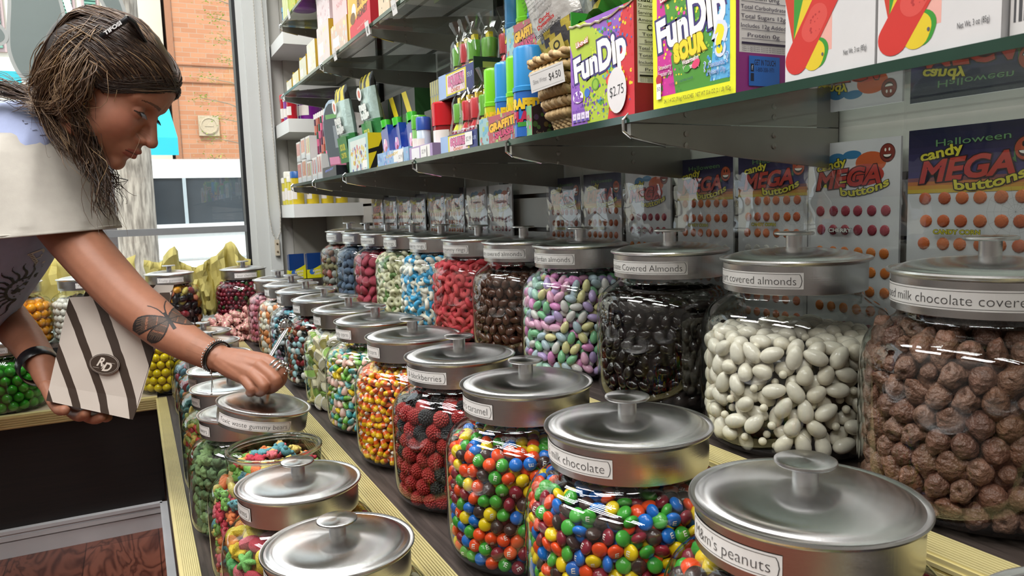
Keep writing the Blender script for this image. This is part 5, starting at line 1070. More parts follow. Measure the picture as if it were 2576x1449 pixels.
# goods on the white corner shelving
def cornergoods(z, items, grp):
    for k, (x, y, r, h, c1, c2, lb) in enumerate(items): cyl('candy_canister', lb, 'candy canister', x, y, z, r, h, c1, c2, .2, grp)
cornergoods(.0295, [(.535+.052*k, 2.745, .022, .115, '#c9b02a', '#2f5fa0' if k == 0 else '#3f7f3c', 'yellow hazard drum with '+('blue' if k == 0 else 'green')+' top, '+['nearest the window', 'second from the window', 'third from the window', 'last before the wall'][k]+' on the lowest corner board') for k in range(4)], 'yellow drums on the corner shelving')
cornergoods(.0295, [(.532, 2.80+.055*k, .022, .10+.02*(k % 2), '#c9bc3a', '#d9d6c9', 'yellow canister in the row going back to the window, '+['nearest', 'middle', 'farthest'][k]) for k in range(3)], 'yellow canisters by the window')
cornergoods(.3255, [(.532, 2.74, .018, .085, '#a81c2a', '#b3343c', 'slim red canister at the front corner of the upper board'), (.532, 2.80, .018, .085, '#7c3f8c', '#d9d6d9', 'slim violet canister behind the slim red one'), (.532, 2.86, .018, .10, '#a81c2a', '#c02c34', 'slim red canister farthest back'), (.60, 2.765, .042, .10, '#6a1f7c', '#5c1a6e', 'fat purple canister behind the shelf edge'), (.70, 2.765, .042, .10, '#5c1a6a', '#4f165c', 'second fat purple canister toward the wall')], 'red and purple canisters on the corner shelving')
cornergoods(.6205, [(.545, 2.76, .022, .09, '#2f7fb5', '#3f8fc4', 'small blue canister on the top corner board'), (.60, 2.76, .022, .09, '#c9b53c', '#3a8f4a', 'small yellow canister on the top corner board')], 'canisters on the top corner board')
for k, y in enumerate((.0, .062)):
    e = empty('popping_candy_tray', (.475+y, 2.675-.0*k, -.232), label='yellow tray of dark blue popping candy pouches, '+['next to the white post', 'next to the back row of jars'][k], cat='candy tray', group='popping candy trays in the corner')
    m = MB(); m.box(0, .058, 0, .04, 0, .03, '#c9c417'); F = Face(m, (0, -.0003, 0), (.058, 0, 0), (0, 0, .05)); F.poly([(0, 0), (1, 0), (1, 1.0), (.6, .75), (0, .45)], '#c9c417'); F.ell(.3, .45, .16, .2, '#2c5fa8'); F.text('POPPING', .6, .52, .14, '#dcd6b0', w=.5, rot=.15, bold=.05, out='#16140f'); F.text('CANDY', .62, .30, .14, '#dcd6b0', w=.45, rot=.15, bold=.05, out='#16140f'); m.build('tray_front', M_print, e)
    for q in range(5): MB().box(.003, .055, .004+q*.007, .008+q*.007, .004, .088-q*.001, '#12356e').build('pouch', M_gloss, e)
# wooden riser block carrying the trays
MB().box(.455, .60, 2.66, 2.73, T2, -.234, '#3a3029').build('display_riser', M_laminate, label='dark block under the popping candy trays', cat='riser')
# wrapped taffies heaped on the step
M_wrapr = mat('wax_wrapper', rough=.35, attr=True, noise=.2, nscale=160, bump=.6, bscale=120, bdist=.003)
def taffy(mb, seed=1):
    R = random.Random(seed); n = 12; prof = [(.004, -.023), (.009, -.019), (.0045, -.0145), (.0095, -.0115), (.0115, -.005), (.0118, .004), (.0098, .0110), (.0045, .0145), (.0095, .019), (.004, .023)]
    v = []; f = []; c = []
    for r, z in prof:
        for i in range(n): a = 2*math.pi*i/n; q = r*(1+.16*math.sin(a*3+z*200)+R.uniform(-.06, .06)); v.append((q*math.cos(a), z, q*math.sin(a)))
    for j in range(9):
        for i in range(n): f.append((j*n+i, (j+1)*n+i, (j+1)*n+(i+1) % n, j*n+(i+1) % n)); c.append(C('#e6cfb5') if (i+j*2) % 5 == 0 else C('#c78a86') if (i+j) % 3 else C('#d9a59a'))
    mb.add(v, f, c)
TF = [shape(lambda mb, s=s: taffy(mb, s), M_wrapr) for s in (1, 2, 3)]
R = random.Random(5); heap = []
for k in range(230):
    x, y = R.uniform(.18, .42), R.uniform(2.50, 2.70); q = max(abs((x-.30)/.12), abs((y-2.6)/.11)); top = -.40+.075*max(0, 1-q**1.6)*1.25
    z = T1+.014 if False else R.uniform(-.40, top) ; 
    if any((x-a)**2+(y-b)**2+(z-c)**2 < .0185**2 for a, b, c in heap): continue
    heap.append((x, y, z))
for x, y, z in heap:
    inst('wrapped_taffy', R.choice(TF), loc=(x, y, z), rot=Matrix.Rotation(R.uniform(0, 6), 3, 'Z') @ Matrix.Rotation(R.uniform(-.7, .7), 3, 'X'), label='pink and cream wax wrapped taffy heaped in the corner beyond the jars', cat='taffy', group='wrapped taffies heaped in the corner')
MB().box(.16, .44, 2.47, 2.72, T1, -.41).build('taffy_tray', M_laminate, label='low dark tray under the heap of wrapped taffies', cat='tray')
# yellow tissue paper on the sill
M_tissue = mat('tissue_paper', '#c9bd72', .8, noise=.12, nscale=20, bump=.4, bscale=40, bdist=.004)
def tissue(x0, x1, y, z0, tops, label, seed):
    R = random.Random(seed); m = MB(); n, k = 22, 8; V = []
    for i in range(n+1):
        u = i/n; zt = np.interp(u, [t[0] for t in tops], [t[1] for t in tops])
        for j in range(k+1):
            v = j/k; V.append((x0+(x1-x0)*u+R.uniform(-.006, .006), y+.03*math.sin(u*19+v*3)+R.uniform(-.012, .012)+.02*v, z0+(zt-z0)*v+R.uniform(-.006, .006)*(v < 1)))
    m.add(V, [(i*(k+1)+j, (i+1)*(k+1)+j, (i+1)*(k+1)+j+1, i*(k+1)+j+1) for i in range(n) for j in range(k)])
    o = m.build('tissue_paper_sheet', M_tissue, smooth=20, label=label, cat='tissue paper'); sd = o.modifiers.new('s', 'SOLIDIFY'); sd.thickness = .0008; return o
tissue(.03, .23, 2.935, -.36, [(0, -.15), (.25, -.165), (.40, -.115), (.52, -.105), (.60, -.17), (1, -.20)], 'crumpled yellow tissue paper behind the dark fruit gummy jar', 3)
tissue(.19, .385, 2.925, -.36, [(0, -.19), (.35, -.15), (.66, -.095), (.72, -.105), (.85, -.155), (1, -.17)], 'crumpled yellow tissue paper rising to a point by the window frame', 5)
tissue(-.36, .0, 2.94, -.36, [(0, -.12), (.3, -.125), (.5, -.15), (.8, -.17), (1, -.13)], 'crumpled yellow tissue paper above the orange gumball jar', 7)
# ================================================================ the street outside
def brick():
    m = bpy.data.materials.new('brick_facing'); m.use_nodes = True; N = m.node_tree.nodes; L = m.node_tree.links; b = N['Principled BSDF']; b.inputs['Roughness'].default_value = .85
    tc = N.new('ShaderNodeTexCoord'); mp = N.new('ShaderNodeMapping'); mp.inputs['Rotation'].default_value = (math.pi/2, 0, 0); L.new(tc.outputs['Object'], mp.inputs[0])
    br = N.new('ShaderNodeTexBrick'); br.inputs['Scale'].default_value = 1; br.inputs['Brick Width'].default_value = .26; br.inputs['Row Height'].default_value = .085; br.inputs['Mortar Size'].default_value = .006
    br.inputs['Color1'].default_value = C('#b8805e'); br.inputs['Color2'].default_value = C('#a87050'); br.inputs['Mortar'].default_value = C('#a98a74'); L.new(mp.outputs[0], br.inputs['Vector']); L.new(br.outputs[0], b.inputs['Base Color']); return m
b = empty('brick_building', (0, 14.9, -1), label='orange brick building across the street with a round stone plaque', cat='building')
MB().box(.86, 9, 0, 6, 0, 9).build('brick_wall', brick(), b)
m = MB(); m.box(.855, 9, -.03, 0, 3.38, 3.40).box(.855, 9, -.03, 0, 3.68, 3.70).box(.80, .90, -.05, 0, 0, 9).box(.855, 9, -.03, 0, 1.7, 1.76); m.build('brick_band', mat('brick_band_paint', '#9c6a4e', .8, noise=.1), b)
m = MB(); m.box(1.212, 1.56, -.08, 0, 2.434, 2.792).lathe([(.15, 0), (.15, .03), (.13, .035), (.12, .02), (.0001, .02)], 32, (1.386, -.08, 2.613), R=Matrix.Rotation(math.pi/2, 3, 'X')); m.box(1.31, 1.46, -.11, -.08, 2.60, 2.63).build('stone_plaque', mat('limestone', '#b5a38a', .8, noise=.15), b)
c = empty('pale_building', (0, 16, -1), label='pale rendered building with green louvred shutters across the street', cat='building')
MB().box(-8, .80, 0, 5, 0, 9).build('rendered_wall', mat('cream_render', '#d9d3c4', .8, noise=.05, nscale=1), c)
for x0, x1, z0, z1 in ((-.84, -.66, 4.25, 6.2), (-.46, -.28, 4.5, 6.2), (-2.1, -1.76, 4.0, 6.2)):
    w = MB(); w.box(x0-.05, x1+.05, -.06, 0, z0-.06, z1, '#b9a0a0'); o = w.build('window_frame', M_matte, c); s = MB(); s.box(x0, x1, -.08, -.06, z0, z1, '#4a7468')
    for i in range(int((z1-z0)/.06)): s.box(x0, x1, -.11, -.08, z0+i*.06, z0+i*.06+.035, '#6f9c8c')
    s.build('shutter', M_matte, o)
a = empty('awning', (0, 12, -1), label='bright turquoise shop awning across the street', cat='awning')
m = MB(); m.add([(.05, 0, 1.88), (.686, 0, 1.88), (.686, 0, 2.13), (.05, 0, 2.13), (.42, .7, 2.62), (.05, .7, 2.62), (.64, .7, 2.62)], [(0, 1, 2, 3), (3, 2, 6, 5)], '#1fa9bd'); m.build('canvas', M_matte, a)
m = MB(); m.add([(-2.2, 2, 3.0), (-1.35, 2, 3.0), (-1.35, 2, 3.3), (-2.2, 2, 3.3)], [(0, 1, 2, 3)], '#2aa0ac'); m.build('side_canvas', M_matte, a)
MB().box(-3, .69, .75, .85, 0, 1.86, '#4b4545').build('shop_front', M_matte, a)
t = empty('street_tree', (.03, 5, -1), label='grey barked tree trunk just outside the window behind the face', cat='tree')
m = MB(); m.tube([(-.03, 0, 0), (-.005, 0, .8), (.005, 0, 1.6), (.02, 0, 2.4), (.06, 0, 3.4)], [.115, .108, .10, .075, .05], 20)
def bark():
    m = bpy.data.materials.new('bark'); m.use_nodes = True; N = m.node_tree.nodes; L = m.node_tree.links; b = N['Principled BSDF']; b.inputs['Roughness'].default_value = .95
    tc = N.new('ShaderNodeTexCoord'); mp = N.new('ShaderNodeMapping'); mp.inputs['Scale'].default_value = (30, 30, 5); L.new(tc.outputs['Object'], mp.inputs[0]); nz = N.new('ShaderNodeTexNoise'); nz.inputs['Scale'].default_value = 1.6; nz.inputs['Detail'].default_value = 7; L.new(mp.outputs[0], nz.inputs['Vector'])
    cr = N.new('ShaderNodeValToRGB'); cr.color_ramp.elements[0].position = .38; cr.color_ramp.elements[1].position = .62; cr.color_ramp.elements[0].color = C('#6f665e'); cr.color_ramp.elements[1].color = C('#a79d92'); L.new(nz.outputs[0], cr.inputs[0]); L.new(cr.outputs[0], b.inputs['Base Color']); return m
m.build('trunk', bark(), t, smooth=180)
v = empty('white_van', (0, 7.5, -1), label='white van parked at the kerb behind the tree trunk', cat='van')
m = MB(); VW = '#dcdddc'
m.box(.152, 3.2, 0, 1.7, .42, .93, VW).box(.152, 3.2, .02, 1.7, 1.345, 1.515, VW).box(.152, .18, 0, 1.7, .93, 1.345, VW).box(.16, 3.2, -.03, .0, .84, .93, '#c3c5c6').box(.16, 3.2, -.012, .0, .60, .615, '#a9acad').box(.16, 3.2, 1.2, 1.7, .93, 1.345, '#6a6d70'); m.build('van_body', mat('white_car_paint', rough=.2, attr=True, coat=.5, noise=.02), v)
m = MB(); m.box(.18, 3.2, .04, .05, .93, 1.345); m.build('side_window', mat('tinted_window', '#2c3238', .08, noise=.3, nscale=3), v)
m = MB(); m.box(.44, .47, .02, .05, .93, 1.345, '#9aa3a8').box(.955, .98, .0, .05, .93, 1.345, '#dcdddc'); m.build('window_post', M_plastic, v)
m = MB(); m.lathe([(.0001, 0), (.33, 0), (.36, .05), (.36, .2), (.0001, .2)], 28, (1.35, .2, .36), '#2a2b2d', R=Matrix.Rotation(math.pi/2, 3, 'X')); m.build('wheel', M_plastic, v, smooth=40)
br = empty('sapling', (1.2, 10, -1), label='thin young street tree with fresh green leaves in front of the brick', cat='tree')
m = MB(); R = random.Random(3); m.tube([(.35, 0, 0), (.32, 0, 2.0), (.3, 0, 4.5)], [.04, .03, .012], 8, '#7c6a58')
cl = []
for k in range(9):
    z = 1.7+k*.24; x = -.25+R.uniform(-.08, .25); m.tube([(.31, 0, z-.2), ((x+.31)/2, R.uniform(-.1, .1), z-.05), (x, 0, z)], [.012, .008, .004], 5, '#8a7866'); cl.append((x, z))
m.build('branches', M_matte, br); m = MB()
for x, z in cl:
    for i in range(70):
        p = Vector((x+R.gauss(0, .09), R.gauss(0, .1), z+R.gauss(0, .035))); a = R.uniform(0, 6); d = Vector((math.cos(a), math.sin(a), R.uniform(-.4, .4)))*.022; s = d.cross(Vector((0, 0, 1))).normalized()*.01
        m.add([p-d, p+s, p+d, p-s], [(0, 1, 2, 3)], R.choice(['#8aa83a', '#a2bc4a', '#7c9a34']))
m.build('foliage', M_matte, br)
MB().box(-12, 12, 3.1, 30, -1.06, -1.0, '#a8a6a2').build('pavement', M_matte, kind='structure')
# ================================================================ the person leaning over the jars
M_skin = mat('skin', rough=.5, attr=True, noise=.07, nscale=90, bump=.12, bscale=420, bdist=.0006, sss=.12)
M_hair = mat('hair', rough=.42, attr=True, spec=.6)
M_cloth = mat('cotton_jersey', rough=.85, attr=True, noise=.05, nscale=60, bump=.25, bscale=700, bdist=.0006, sheen=.2)
M_ink = mat('tattoo_ink', rough=.6, attr=True)
who = empty('person', (0, 0, 0), label='person in a white and lavender t-shirt bending over the jars and lifting a lid', cat='person')
def remesh(mb, vox, smooth_it, name):
    o = mb.build(name, M_skin); md = o.modifiers.new('r', 'REMESH'); md.mode = 'VOXEL'; md.voxel_size = vox; sm = o.modifiers.new('s', 'SMOOTH'); sm.iterations = smooth_it; sm.factor = .5
    bpy.context.view_layer.update(); dg = bpy.context.evaluated_depsgraph_get(); ev = o.evaluated_get(dg); me = ev.to_mesh()
    V = np.array([v.co[:] for v in me.vertices]); F = [tuple(p.vertices) for p in me.polygons]; ev.to_mesh_clear(); bpy.data.objects.remove(o); return V, F
def chain(mb, pts, rad, n=16, sub=4):
    """a limb: tapering tube with round joints"""
    pts = [Vector(p) for p in pts]; P, Rr = [], []
    m = len(pts)
    for i in range(m-1):
        p0, p1, p2, p3 = pts[max(i-1, 0)], pts[i], pts[i+1], pts[min(i+2, m-1)]
        for k in range(sub):
            t = k/sub; P.append(.5*((2*p1)+(p2-p0)*t+(2*p0-5*p1+4*p2-p3)*t*t+(3*p1-p0-3*p2+p3)*t**3)); Rr.append(rad[i]*(1-t)+rad[i+1]*t)
    P.append(pts[-1]); Rr.append(rad[-1]); mb.tube(P, Rr, n)
    for p, r in zip(P, Rr): mb.ball(p, r, sub=2)
# ---- arms and hands
ar = MB()
chain(ar, [(-0.1639, 1.7449, 0.0677), (-0.1007, 1.6445, -0.0334), (-0.0230, 1.5419, -0.1389), (0.0129, 1.4969, -0.1754), (0.0467, 1.4481, -0.2057), (0.0868, 1.3967, -0.2309), (0.1147, 1.3587, -0.2440)], [.054, .049, .0435, .0415, .0365, .029, .0245])
V1, F1 = remesh(ar, .0042, 4, 'arm')
hn = MB(); wr = (0.1158, 1.3569, -0.2445)
for p, r in (((0.1830, 1.3004, -0.2472), .0130), ((0.1713, 1.2941, -0.2548), .0130), ((0.1601, 1.2917, -0.2644), .0125), ((0.1480, 1.2991, -0.2716), .0115)): chain(hn, [wr, [a*.5+b*.5 for a, b in zip(wr, p)], p], [.0215, .0185, r], 12, 3)
chain(hn, [(0.0868, 1.3967, -0.2309), wr], [.029, .0240], 14, 3)
chain(hn, [(0.1839, 1.2978, -0.2461), (0.2026, 1.2754, -0.2601), (0.2031, 1.2818, -0.2797), (0.1936, 1.2961, -0.2936)], [.0118, .0100, .0092, .0080], 12)
chain(hn, [(0.1720, 1.2894, -0.2533), (0.1914, 1.2593, -0.2724), (0.1888, 1.2723, -0.2874), (0.1810, 1.2910, -0.2949)], [.0118, .0102, .0094, .0082], 12)
chain(hn, [(0.1609, 1.2879, -0.2645), (0.1723, 1.2612, -0.2801), (0.1692, 1.2748, -0.2919), (0.1671, 1.2932, -0.2975)], [.0115, .0098, .0090, .0080], 12)
chain(hn, [(0.1481, 1.2956, -0.2723), (0.1555, 1.2778, -0.2866), (0.1539, 1.2888, -0.2947), (0.1556, 1.3014, -0.2956)], [.0105, .0090, .0082, .0074], 12)
chain(hn, [(0.1373, 1.3634, -0.2503), (0.1658, 1.3638, -0.2681), (0.1852, 1.3442, -0.2846), (0.1930, 1.3184, -0.2981)], [.0145, .0125, .0112, .0092], 12)
V2, F2 = remesh(hn, .0019, 3, 'hand')
lf = MB()
chain(lf, [(-0.4146, 2.2565, 0.0029), (-0.3400, 2.1576, -0.1311), (-0.2735, 2.0242, -0.2124), (-0.2247, 1.8829, -0.2476), (-0.1827, 1.7448, -0.2838)], [.050, .048, .044, .037, .0290])
for p, r in (((-0.1611, 1.7160, -0.3385), .013), ((-0.1484, 1.7199, -0.3468), .013), ((-0.1335, 1.7175, -0.3517), .0125), ((-0.1736, 1.7014, -0.3257), .013)): chain(lf, [(-0.1827, 1.7448, -0.2838), [a*.5+b*.5 for a, b in zip((-0.1827, 1.7448, -0.2838), p)], p], [.028, .022, r], 12, 3)
V3, F3 = remesh(lf, .004, 3, 'arm')
lh = MB()
chain(lh, [(-0.1723, 1.6900, -0.3212), (-0.1606, 1.6586, -0.3460), (-0.1489, 1.6235, -0.3553), (-0.1384, 1.5960, -0.3520)], [.0135, .0120, .0110, .0096], 12)
chain(lh, [(-0.1554, 1.7236, -0.3450), (-0.1368, 1.6773, -0.3713), (-0.1177, 1.6225, -0.3731), (-0.1046, 1.5892, -0.3617)], [.0130, .0112, .0108, .0094], 12)
chain(lh, [(-0.1380, 1.7143, -0.3496), (-0.1170, 1.6667, -0.3767), (-0.0938, 1.6097, -0.3792), (-0.0779, 1.5748, -0.3694)], [.0125, .0110, .0105, .0090], 12)
chain(lh, [(-0.1280, 1.7144, -0.3535), (-0.0921, 1.6549, -0.3713), (-0.0765, 1.6123, -0.3795), (-0.0687, 1.5865, -0.3744)], [.0115, .0100, .0090, .0080], 12)
V4, F4 = remesh(lh, .0022, 3, 'hand')
# ---- head: shape found by walking outwards from the centre through a blend of simple forms
HF, HU, HL = Vector((.7703, -.2989, -.5633)), Vector((.5384, -.1684, .8257)), Vector((.3417, .9393, -.0312))
HO = Vector((-0.0255, 1.5611, 0.2360)); HS = 1.05
def smin(a, b, k): h = np.clip(.5+.5*(b-a)/k, 0, 1); return b*(1-h)+a*h-k*h*(1-h)
def smax(a, b, k): return -smin(-a, -b, k)
def ell(P, c, r): q = (P-np.array(c))/np.array(r); k0 = np.linalg.norm(q, axis=1); k1 = np.linalg.norm(q/np.array(r), axis=1); return k0*(k0-1)/np.maximum(k1, 1e-9)
def cap(P, a, b, r0, r1):
    a, b = np.array(a), np.array(b); h = np.clip(((P-a) @ (b-a))/((b-a) @ (b-a)), 0, 1); return np.linalg.norm(P-a-h[:, None]*(b-a), axis=1)-(r0+(r1-r0)*h)
def head_sdf(P):
    Q = P.copy(); Q[:, 1] = np.abs(Q[:, 1])
    d = ell(P, (-.012, 0, .034), (.095, .074, .088))
    d = smin(d, ell(P, (.040, 0, -.015), (.050, .060, .078)), .03)
    d = smin(d, ell(P, (.035, 0, -.072), (.048, .047, .034)), .03)
    d = smin(d, ell(Q, (.012, .052, -.060), (.030, .012, .030)), .03)
    d = smin(d, ell(P, (.082, 0, -.100), (.0125, .016, .013)), .02)
    d = smin(d, ell(Q, (.060, .036, -.034), (.026, .022, .024)), .025)
    d = smin(d, cap(Q, (.088, .012, .016), (.070, .048, .018), .009, .008), .016)
    d = smin(d, ell(P, (.070, 0, .050), (.030, .048, .035)), .03)
    d = smax(d, -ell(Q, (.100, .033, -.004), (.019, .021, .013)), .012)
    d = smin(d, cap(P, (.089, 0, .004), (.112, 0, -.038), .0065, .0095), .010)
    d = smin(d, ell(P, (.1115, 0, -.041), (.0105, .0095, .0085)), .006)
    d = smin(d, ell(Q, (.098, .0125, -.044), (.0105, .0062, .0068)), .006)
    d = smin(d, ell(P, (.084, 0, -.066), (.018, .026, .020)), .012)
    d = smin(d, cap(Q, (.1015, .004, -.0655), (.090, .021, -.0705), .0052, .0022), .004)
    d = smin(d, cap(Q, (.0985, .000, -.0765), (.089, .019, -.0735), .0062, .0026), .004)
    d = smax(d, -cap(Q, (.1085, 0, -.0710), (.094, .024, -.0715), .0014, .0010), .003)
    d = smax(d, -ell(P, (.101, 0, -.088), (.008, .02, .0055)), .006)
    d = smax(d, -ell(Q, (.104, .0065, -.0505), (.0045, .0034, .0030)), .003)
    d = smin(d, ell(Q, (.0775, .0330, -.0045), (.0122, .0135, .0125)), .0035)
    d = smax(d, -cap(Q, (.0925, .022, .0010), (.0860, .0445, .0010), .0009, .0009), .0016)
    return d
nth, nph = 300, 400
th = np.linspace(.02, math.pi-.02, nth); ph = np.linspace(-math.pi, math.pi, nph, endpoint=False)
ph = ph-.55*np.sin(ph)*.9
TT, PP = np.meshgrid(th, ph, indexing='ij'); D = np.stack([np.sin(TT)*np.cos(PP), np.sin(TT)*np.sin(PP), np.cos(TT)], -1).reshape(-1, 3)
c0 = np.array([.028, 0, -.028]); lo = np.full(len(D), .015); hi = np.full(len(D), .16); r = hi.copy()
for k in range(70):   # last crossing from outside inwards
    t = .16-.0021*k; v = head_sdf(c0+D*t) if True else 0; hit = (v < 0) & (r == .16) ; r[hit] = t
lo, hi = r, r+.0021
for k in range(9):
    mid = (lo+hi)/2; v = head_sdf(c0+D*mid[:, None]); ins = v < 0; lo = np.where(ins, mid, lo); hi = np.where(ins, hi, mid)
HP = c0+D*lo[:, None]
HFc = [(i*nph+j, (i+1)*nph+j, (i+1)*nph+(j+1) % nph, i*nph+(j+1) % nph) for i in range(nth-1) for j in range(nph)]
def head_world(P): P = np.atleast_2d(P)*HS; return P[:, :1]*np.array(HF)+P[:, 1:2]*np.array(HL)+P[:, 2:]*np.array(HU)+np.array(HO)
SK = np.array(C('#a8745c')[:3]); body = MB()
FC = HP[np.array(HFc)].mean(1); qy = np.abs(FC[:, 1]); col = np.tile(SK, (len(FC), 1))
def blend(mask, c): 
    global col
    c = np.array(C(c)[:3]); col = col*(1-mask[:, None])+c*mask[:, None]
blend(np.exp(-(((FC[:, 0]-.07)/.03)**2+((qy-.045)/.022)**2+((FC[:, 2]+.03)/.028)**2))*.55, '#b56a58')
blend(np.exp(-(((qy-.008)/.016)**2+((FC[:, 2]+.042)/.012)**2+((FC[:, 0]-.112)/.012)**2))*.4, '#b5705c')
lipm = (FC[:, 0] > .087) & (qy < .0225) & (FC[:, 2] < -.0625+.0*qy) & (FC[:, 2] > -.0835+qy*.25); lipm &= FC[:, 2] < -.0610-qy*.25
blend(lipm*.9, '#9c5247'); blend(((np.abs(FC[:, 2]+.0712) < .0009) & (FC[:, 0] > .086) & (qy < .024))*.9, '#4a241f')
blend(np.exp(-(((qy-.033)/.017)**2+((FC[:, 2]-.004)/.008)**2))*(FC[:, 0] > .06)*.5, '#8a5a48')
ez = FC[:, 2]+.0050; onb = (FC[:, 0] > .078); ex = (qy-.0335)/.0118; lidz = .0032*(1-ex**2); er = (np.abs(ex) < 1) & (ez < lidz) & (ez > -lidz*.9) & onb
blend(er*.97, '#4a382f'); blend((er & (np.abs(qy-.0345) < .0055))*1.0, '#1a100c')
blend(((np.abs(ex) < 1.12) & (ez > lidz-.0006) & (ez < np.maximum(lidz, 0)+.0016) & onb)*.95, '#140c09')
blend(((np.abs(ex) < 1.0) & (ez < -lidz*.9+.0004) & (ez > -lidz*.9-.0012) & onb)*.6, '#4a2c22')
zb = .0185-((qy-.030)/.022)**2*.004+qy*.02
blend(((np.abs(FC[:, 2]-zb) < .0030*(1.25-qy/.055)) & (qy > .012) & (qy < .050) & (FC[:, 0] > .05))*.8, '#43291d')
HWv = head_world(HP); body.add(HWv, HFc, [tuple(c)+(1,) for c in col])
nk = MB(); chain(nk, [HO-HU*.03-HF*.015, (-0.0927, 1.6793, 0.1904), (-0.1099, 1.7635, 0.1645)], [.048, .038, .036]); 
Vn, Fn = remesh(nk, .006, 3, 'neck')
ear = MB()
for s_ in (1, -1):
    E = Vector((-.004, .074*s_, -.008)); pts = [(E.x+.019*math.cos(a)*.9+.003*math.sin(a), E.y+.007*s_*(1+.5*math.cos(a+2.6)), E.z+.030*math.sin(a)*(1 if math.sin(a) > 0 else .95)) for a in np.linspace(-1.9, 2.6, 16)]
    W_ = [Vector(head_world(np.array(p))[0]) for p in pts]; ear.tube(W_, [.0045]*12+[.004]*4, 8, C('#b0705c')); c_ = head_world(np.array([E.x+.002, .071*s_, E.z-.002]))[0]; ear.ball(c_, (.011, .008, .019), C('#a5664f'), sub=2)
    lob = head_world(np.array([E.x+.004, .077*s_, E.z-.030]))[0]; ear.ball(lob, .0075, C('#b0705c'), sub=2)
skc = tuple(SK)+(1,); arm_c = C('#a06c54')
for V_, F_ in ((V1, F1), (V2, F2), (V3, F3), (V4, F4), (Vn, Fn)): body.add(V_, F_, arm_c)
body.add(ear.v, ear.f, list(ear.c))
bo = body.build('body', M_skin, who, smooth=180)
BT = bvhtree.BVHTree.FromPolygons([Vector(v) for v in body.v], body.f)
# eyelashes, far and near
m = MB()
for s_ in (-1, 1):
    for i in range(15):
        y = .0235+i*.0014; a = head_world(np.array([.0908-abs(y-.032)*.25, s_*y, -.0025]))[0]; b = head_world(np.array([.0985-abs(y-.032)*.25, s_*(y+.0015), -.0085]))[0]; m.tube([a, (Vector(a)+Vector(b))/2+HU*.0006, b], [.0004, .00035, .0002], 4, '#120b08')
m.build('eyelashes', M_hair, who)
# ---- nails
m = MB()
for p, q in (((0.1746, 1.2820, -0.2935), 1), ((0.1925, 1.2881, -0.2905), 1)): m.ball(p, (.0042, .0022, .0034), '#c9a092', sub=2)
m.build('fingernail', M_candy, who)
# ---- t-shirt: body section and wide right sleeve
def loft(rings, n, name, cols, parent, mat_, fold=0, seed=0, thick=.0016, smooth=180, sup=2.0):
    R_ = np.random.default_rng(seed); m = MB(); k = len(rings); V = []
    for j, (c, ax, ay, ra, rb) in enumerate(rings):
        c, ax, ay = Vector(c), Vector(ax).normalized(), Vector(ay).normalized()
        for i in range(n):
            a = 2*math.pi*i/n; w = 1+fold*(math.sin(a*3+j*.13)*.5+math.sin(a*5-j*.16+1)*.35+math.sin(a*11+j*.22)*.2+(1-abs(math.sin(a*4.5+j*.10+.6)))**4*.9)*min(1, j/(k*.4))
            q = (abs(math.cos(a))**sup+abs(math.sin(a))**sup)**(-1/sup); V.append(c+ax*(ra*w*q*math.cos(a))+ay*(rb*w*q*math.sin(a)))
    F_ = [(j*n+i, j*n+(i+1) % n, (j+1)*n+(i+1) % n, (j+1)*n+i) for j in range(k-1) for i in range(n)]
    m.add(V, F_, [cols(j/(k-1), i/n) for j in range(k-1) for i in range(n)])
    o = m.build(name, mat_, parent, smooth=smooth); sd = o.modifiers.new('s', 'SOLIDIFY'); sd.thickness = thick; sd.offset = -1; return o, m
def interp(keys, n):
    out = []; T = np.linspace(0, len(keys)-1, n)
    for t in T:
        i = min(int(t), len(keys)-2); u = t-i; u = u*u*(3-2*u)*.5+u*.5; a, b = keys[i], keys[i+1]
        out.append(tuple((Vector(p)*(1-u)+Vector(q)*u) if hasattr(p, '__len__') else p*(1-u)+q*u for p, q in zip(a, b)))
    return out
ZV, YV = Vector((.12, 0, 1)), Vector((.25, 1, 0)); LAV = '#9aa5c8'
tk = [((-0.0975, 1.7454, 0.1591), ZV, YV, .050, .052), ((-0.1105, 1.7698, 0.1217), ZV, YV, .090, .10), ((-0.1380, 1.8071, 0.0841), ZV, YV, .145, .150), ((-0.1812, 1.8532, 0.0540), ZV, YV, .187, .175), ((-0.2449, 1.9133, 0.0084), ZV, YV, .238, .185), ((-0.3438, 1.9702, -0.0235), ZV, YV, .262, .190), ((-0.4940, 2.0879, -0.0451), ZV, YV, .25, .190), ((-0.6582, 2.2360, -0.0595), ZV, YV, .20, .180), ((-0.7942, 2.3596, -0.0663), ZV, YV, .16, .165)]
sh, shm = loft(interp(tk, 46), 72, 'tshirt_body', lambda a, b: C(LAV), who, M_cloth, .022, 1, sup=2.6)
XV, DV = Vector((.98, -.10, .06)), Vector((.1, 1, .0))
sk = [((-0.1620, 1.7579, 0.1810), XV, DV, .012, .012), ((-0.1662, 1.7533, 0.1728), XV, DV, .060, .045), ((-0.1723, 1.7489, 0.1571), XV, DV, .083, .065), ((-0.1748, 1.7351, 0.1270), XV, DV, .096, .078), ((-0.1731, 1.7173, 0.0805), XV, DV, .114, .088), ((-0.1679, 1.6968, 0.0269), XV, DV, .129, .094), ((-0.1616, 1.6778, -0.0110), XV, DV, .138, .096), ((-0.1603, 1.6695, -0.0274), XV, DV, .1425, .096)]
sl, slm = loft(interp(sk, 40), 72, 'tshirt_sleeve', lambda a, b: C('#a39e95') if a < .93 else C('#a8a39a'), who, M_cloth, .06, 4, .002)
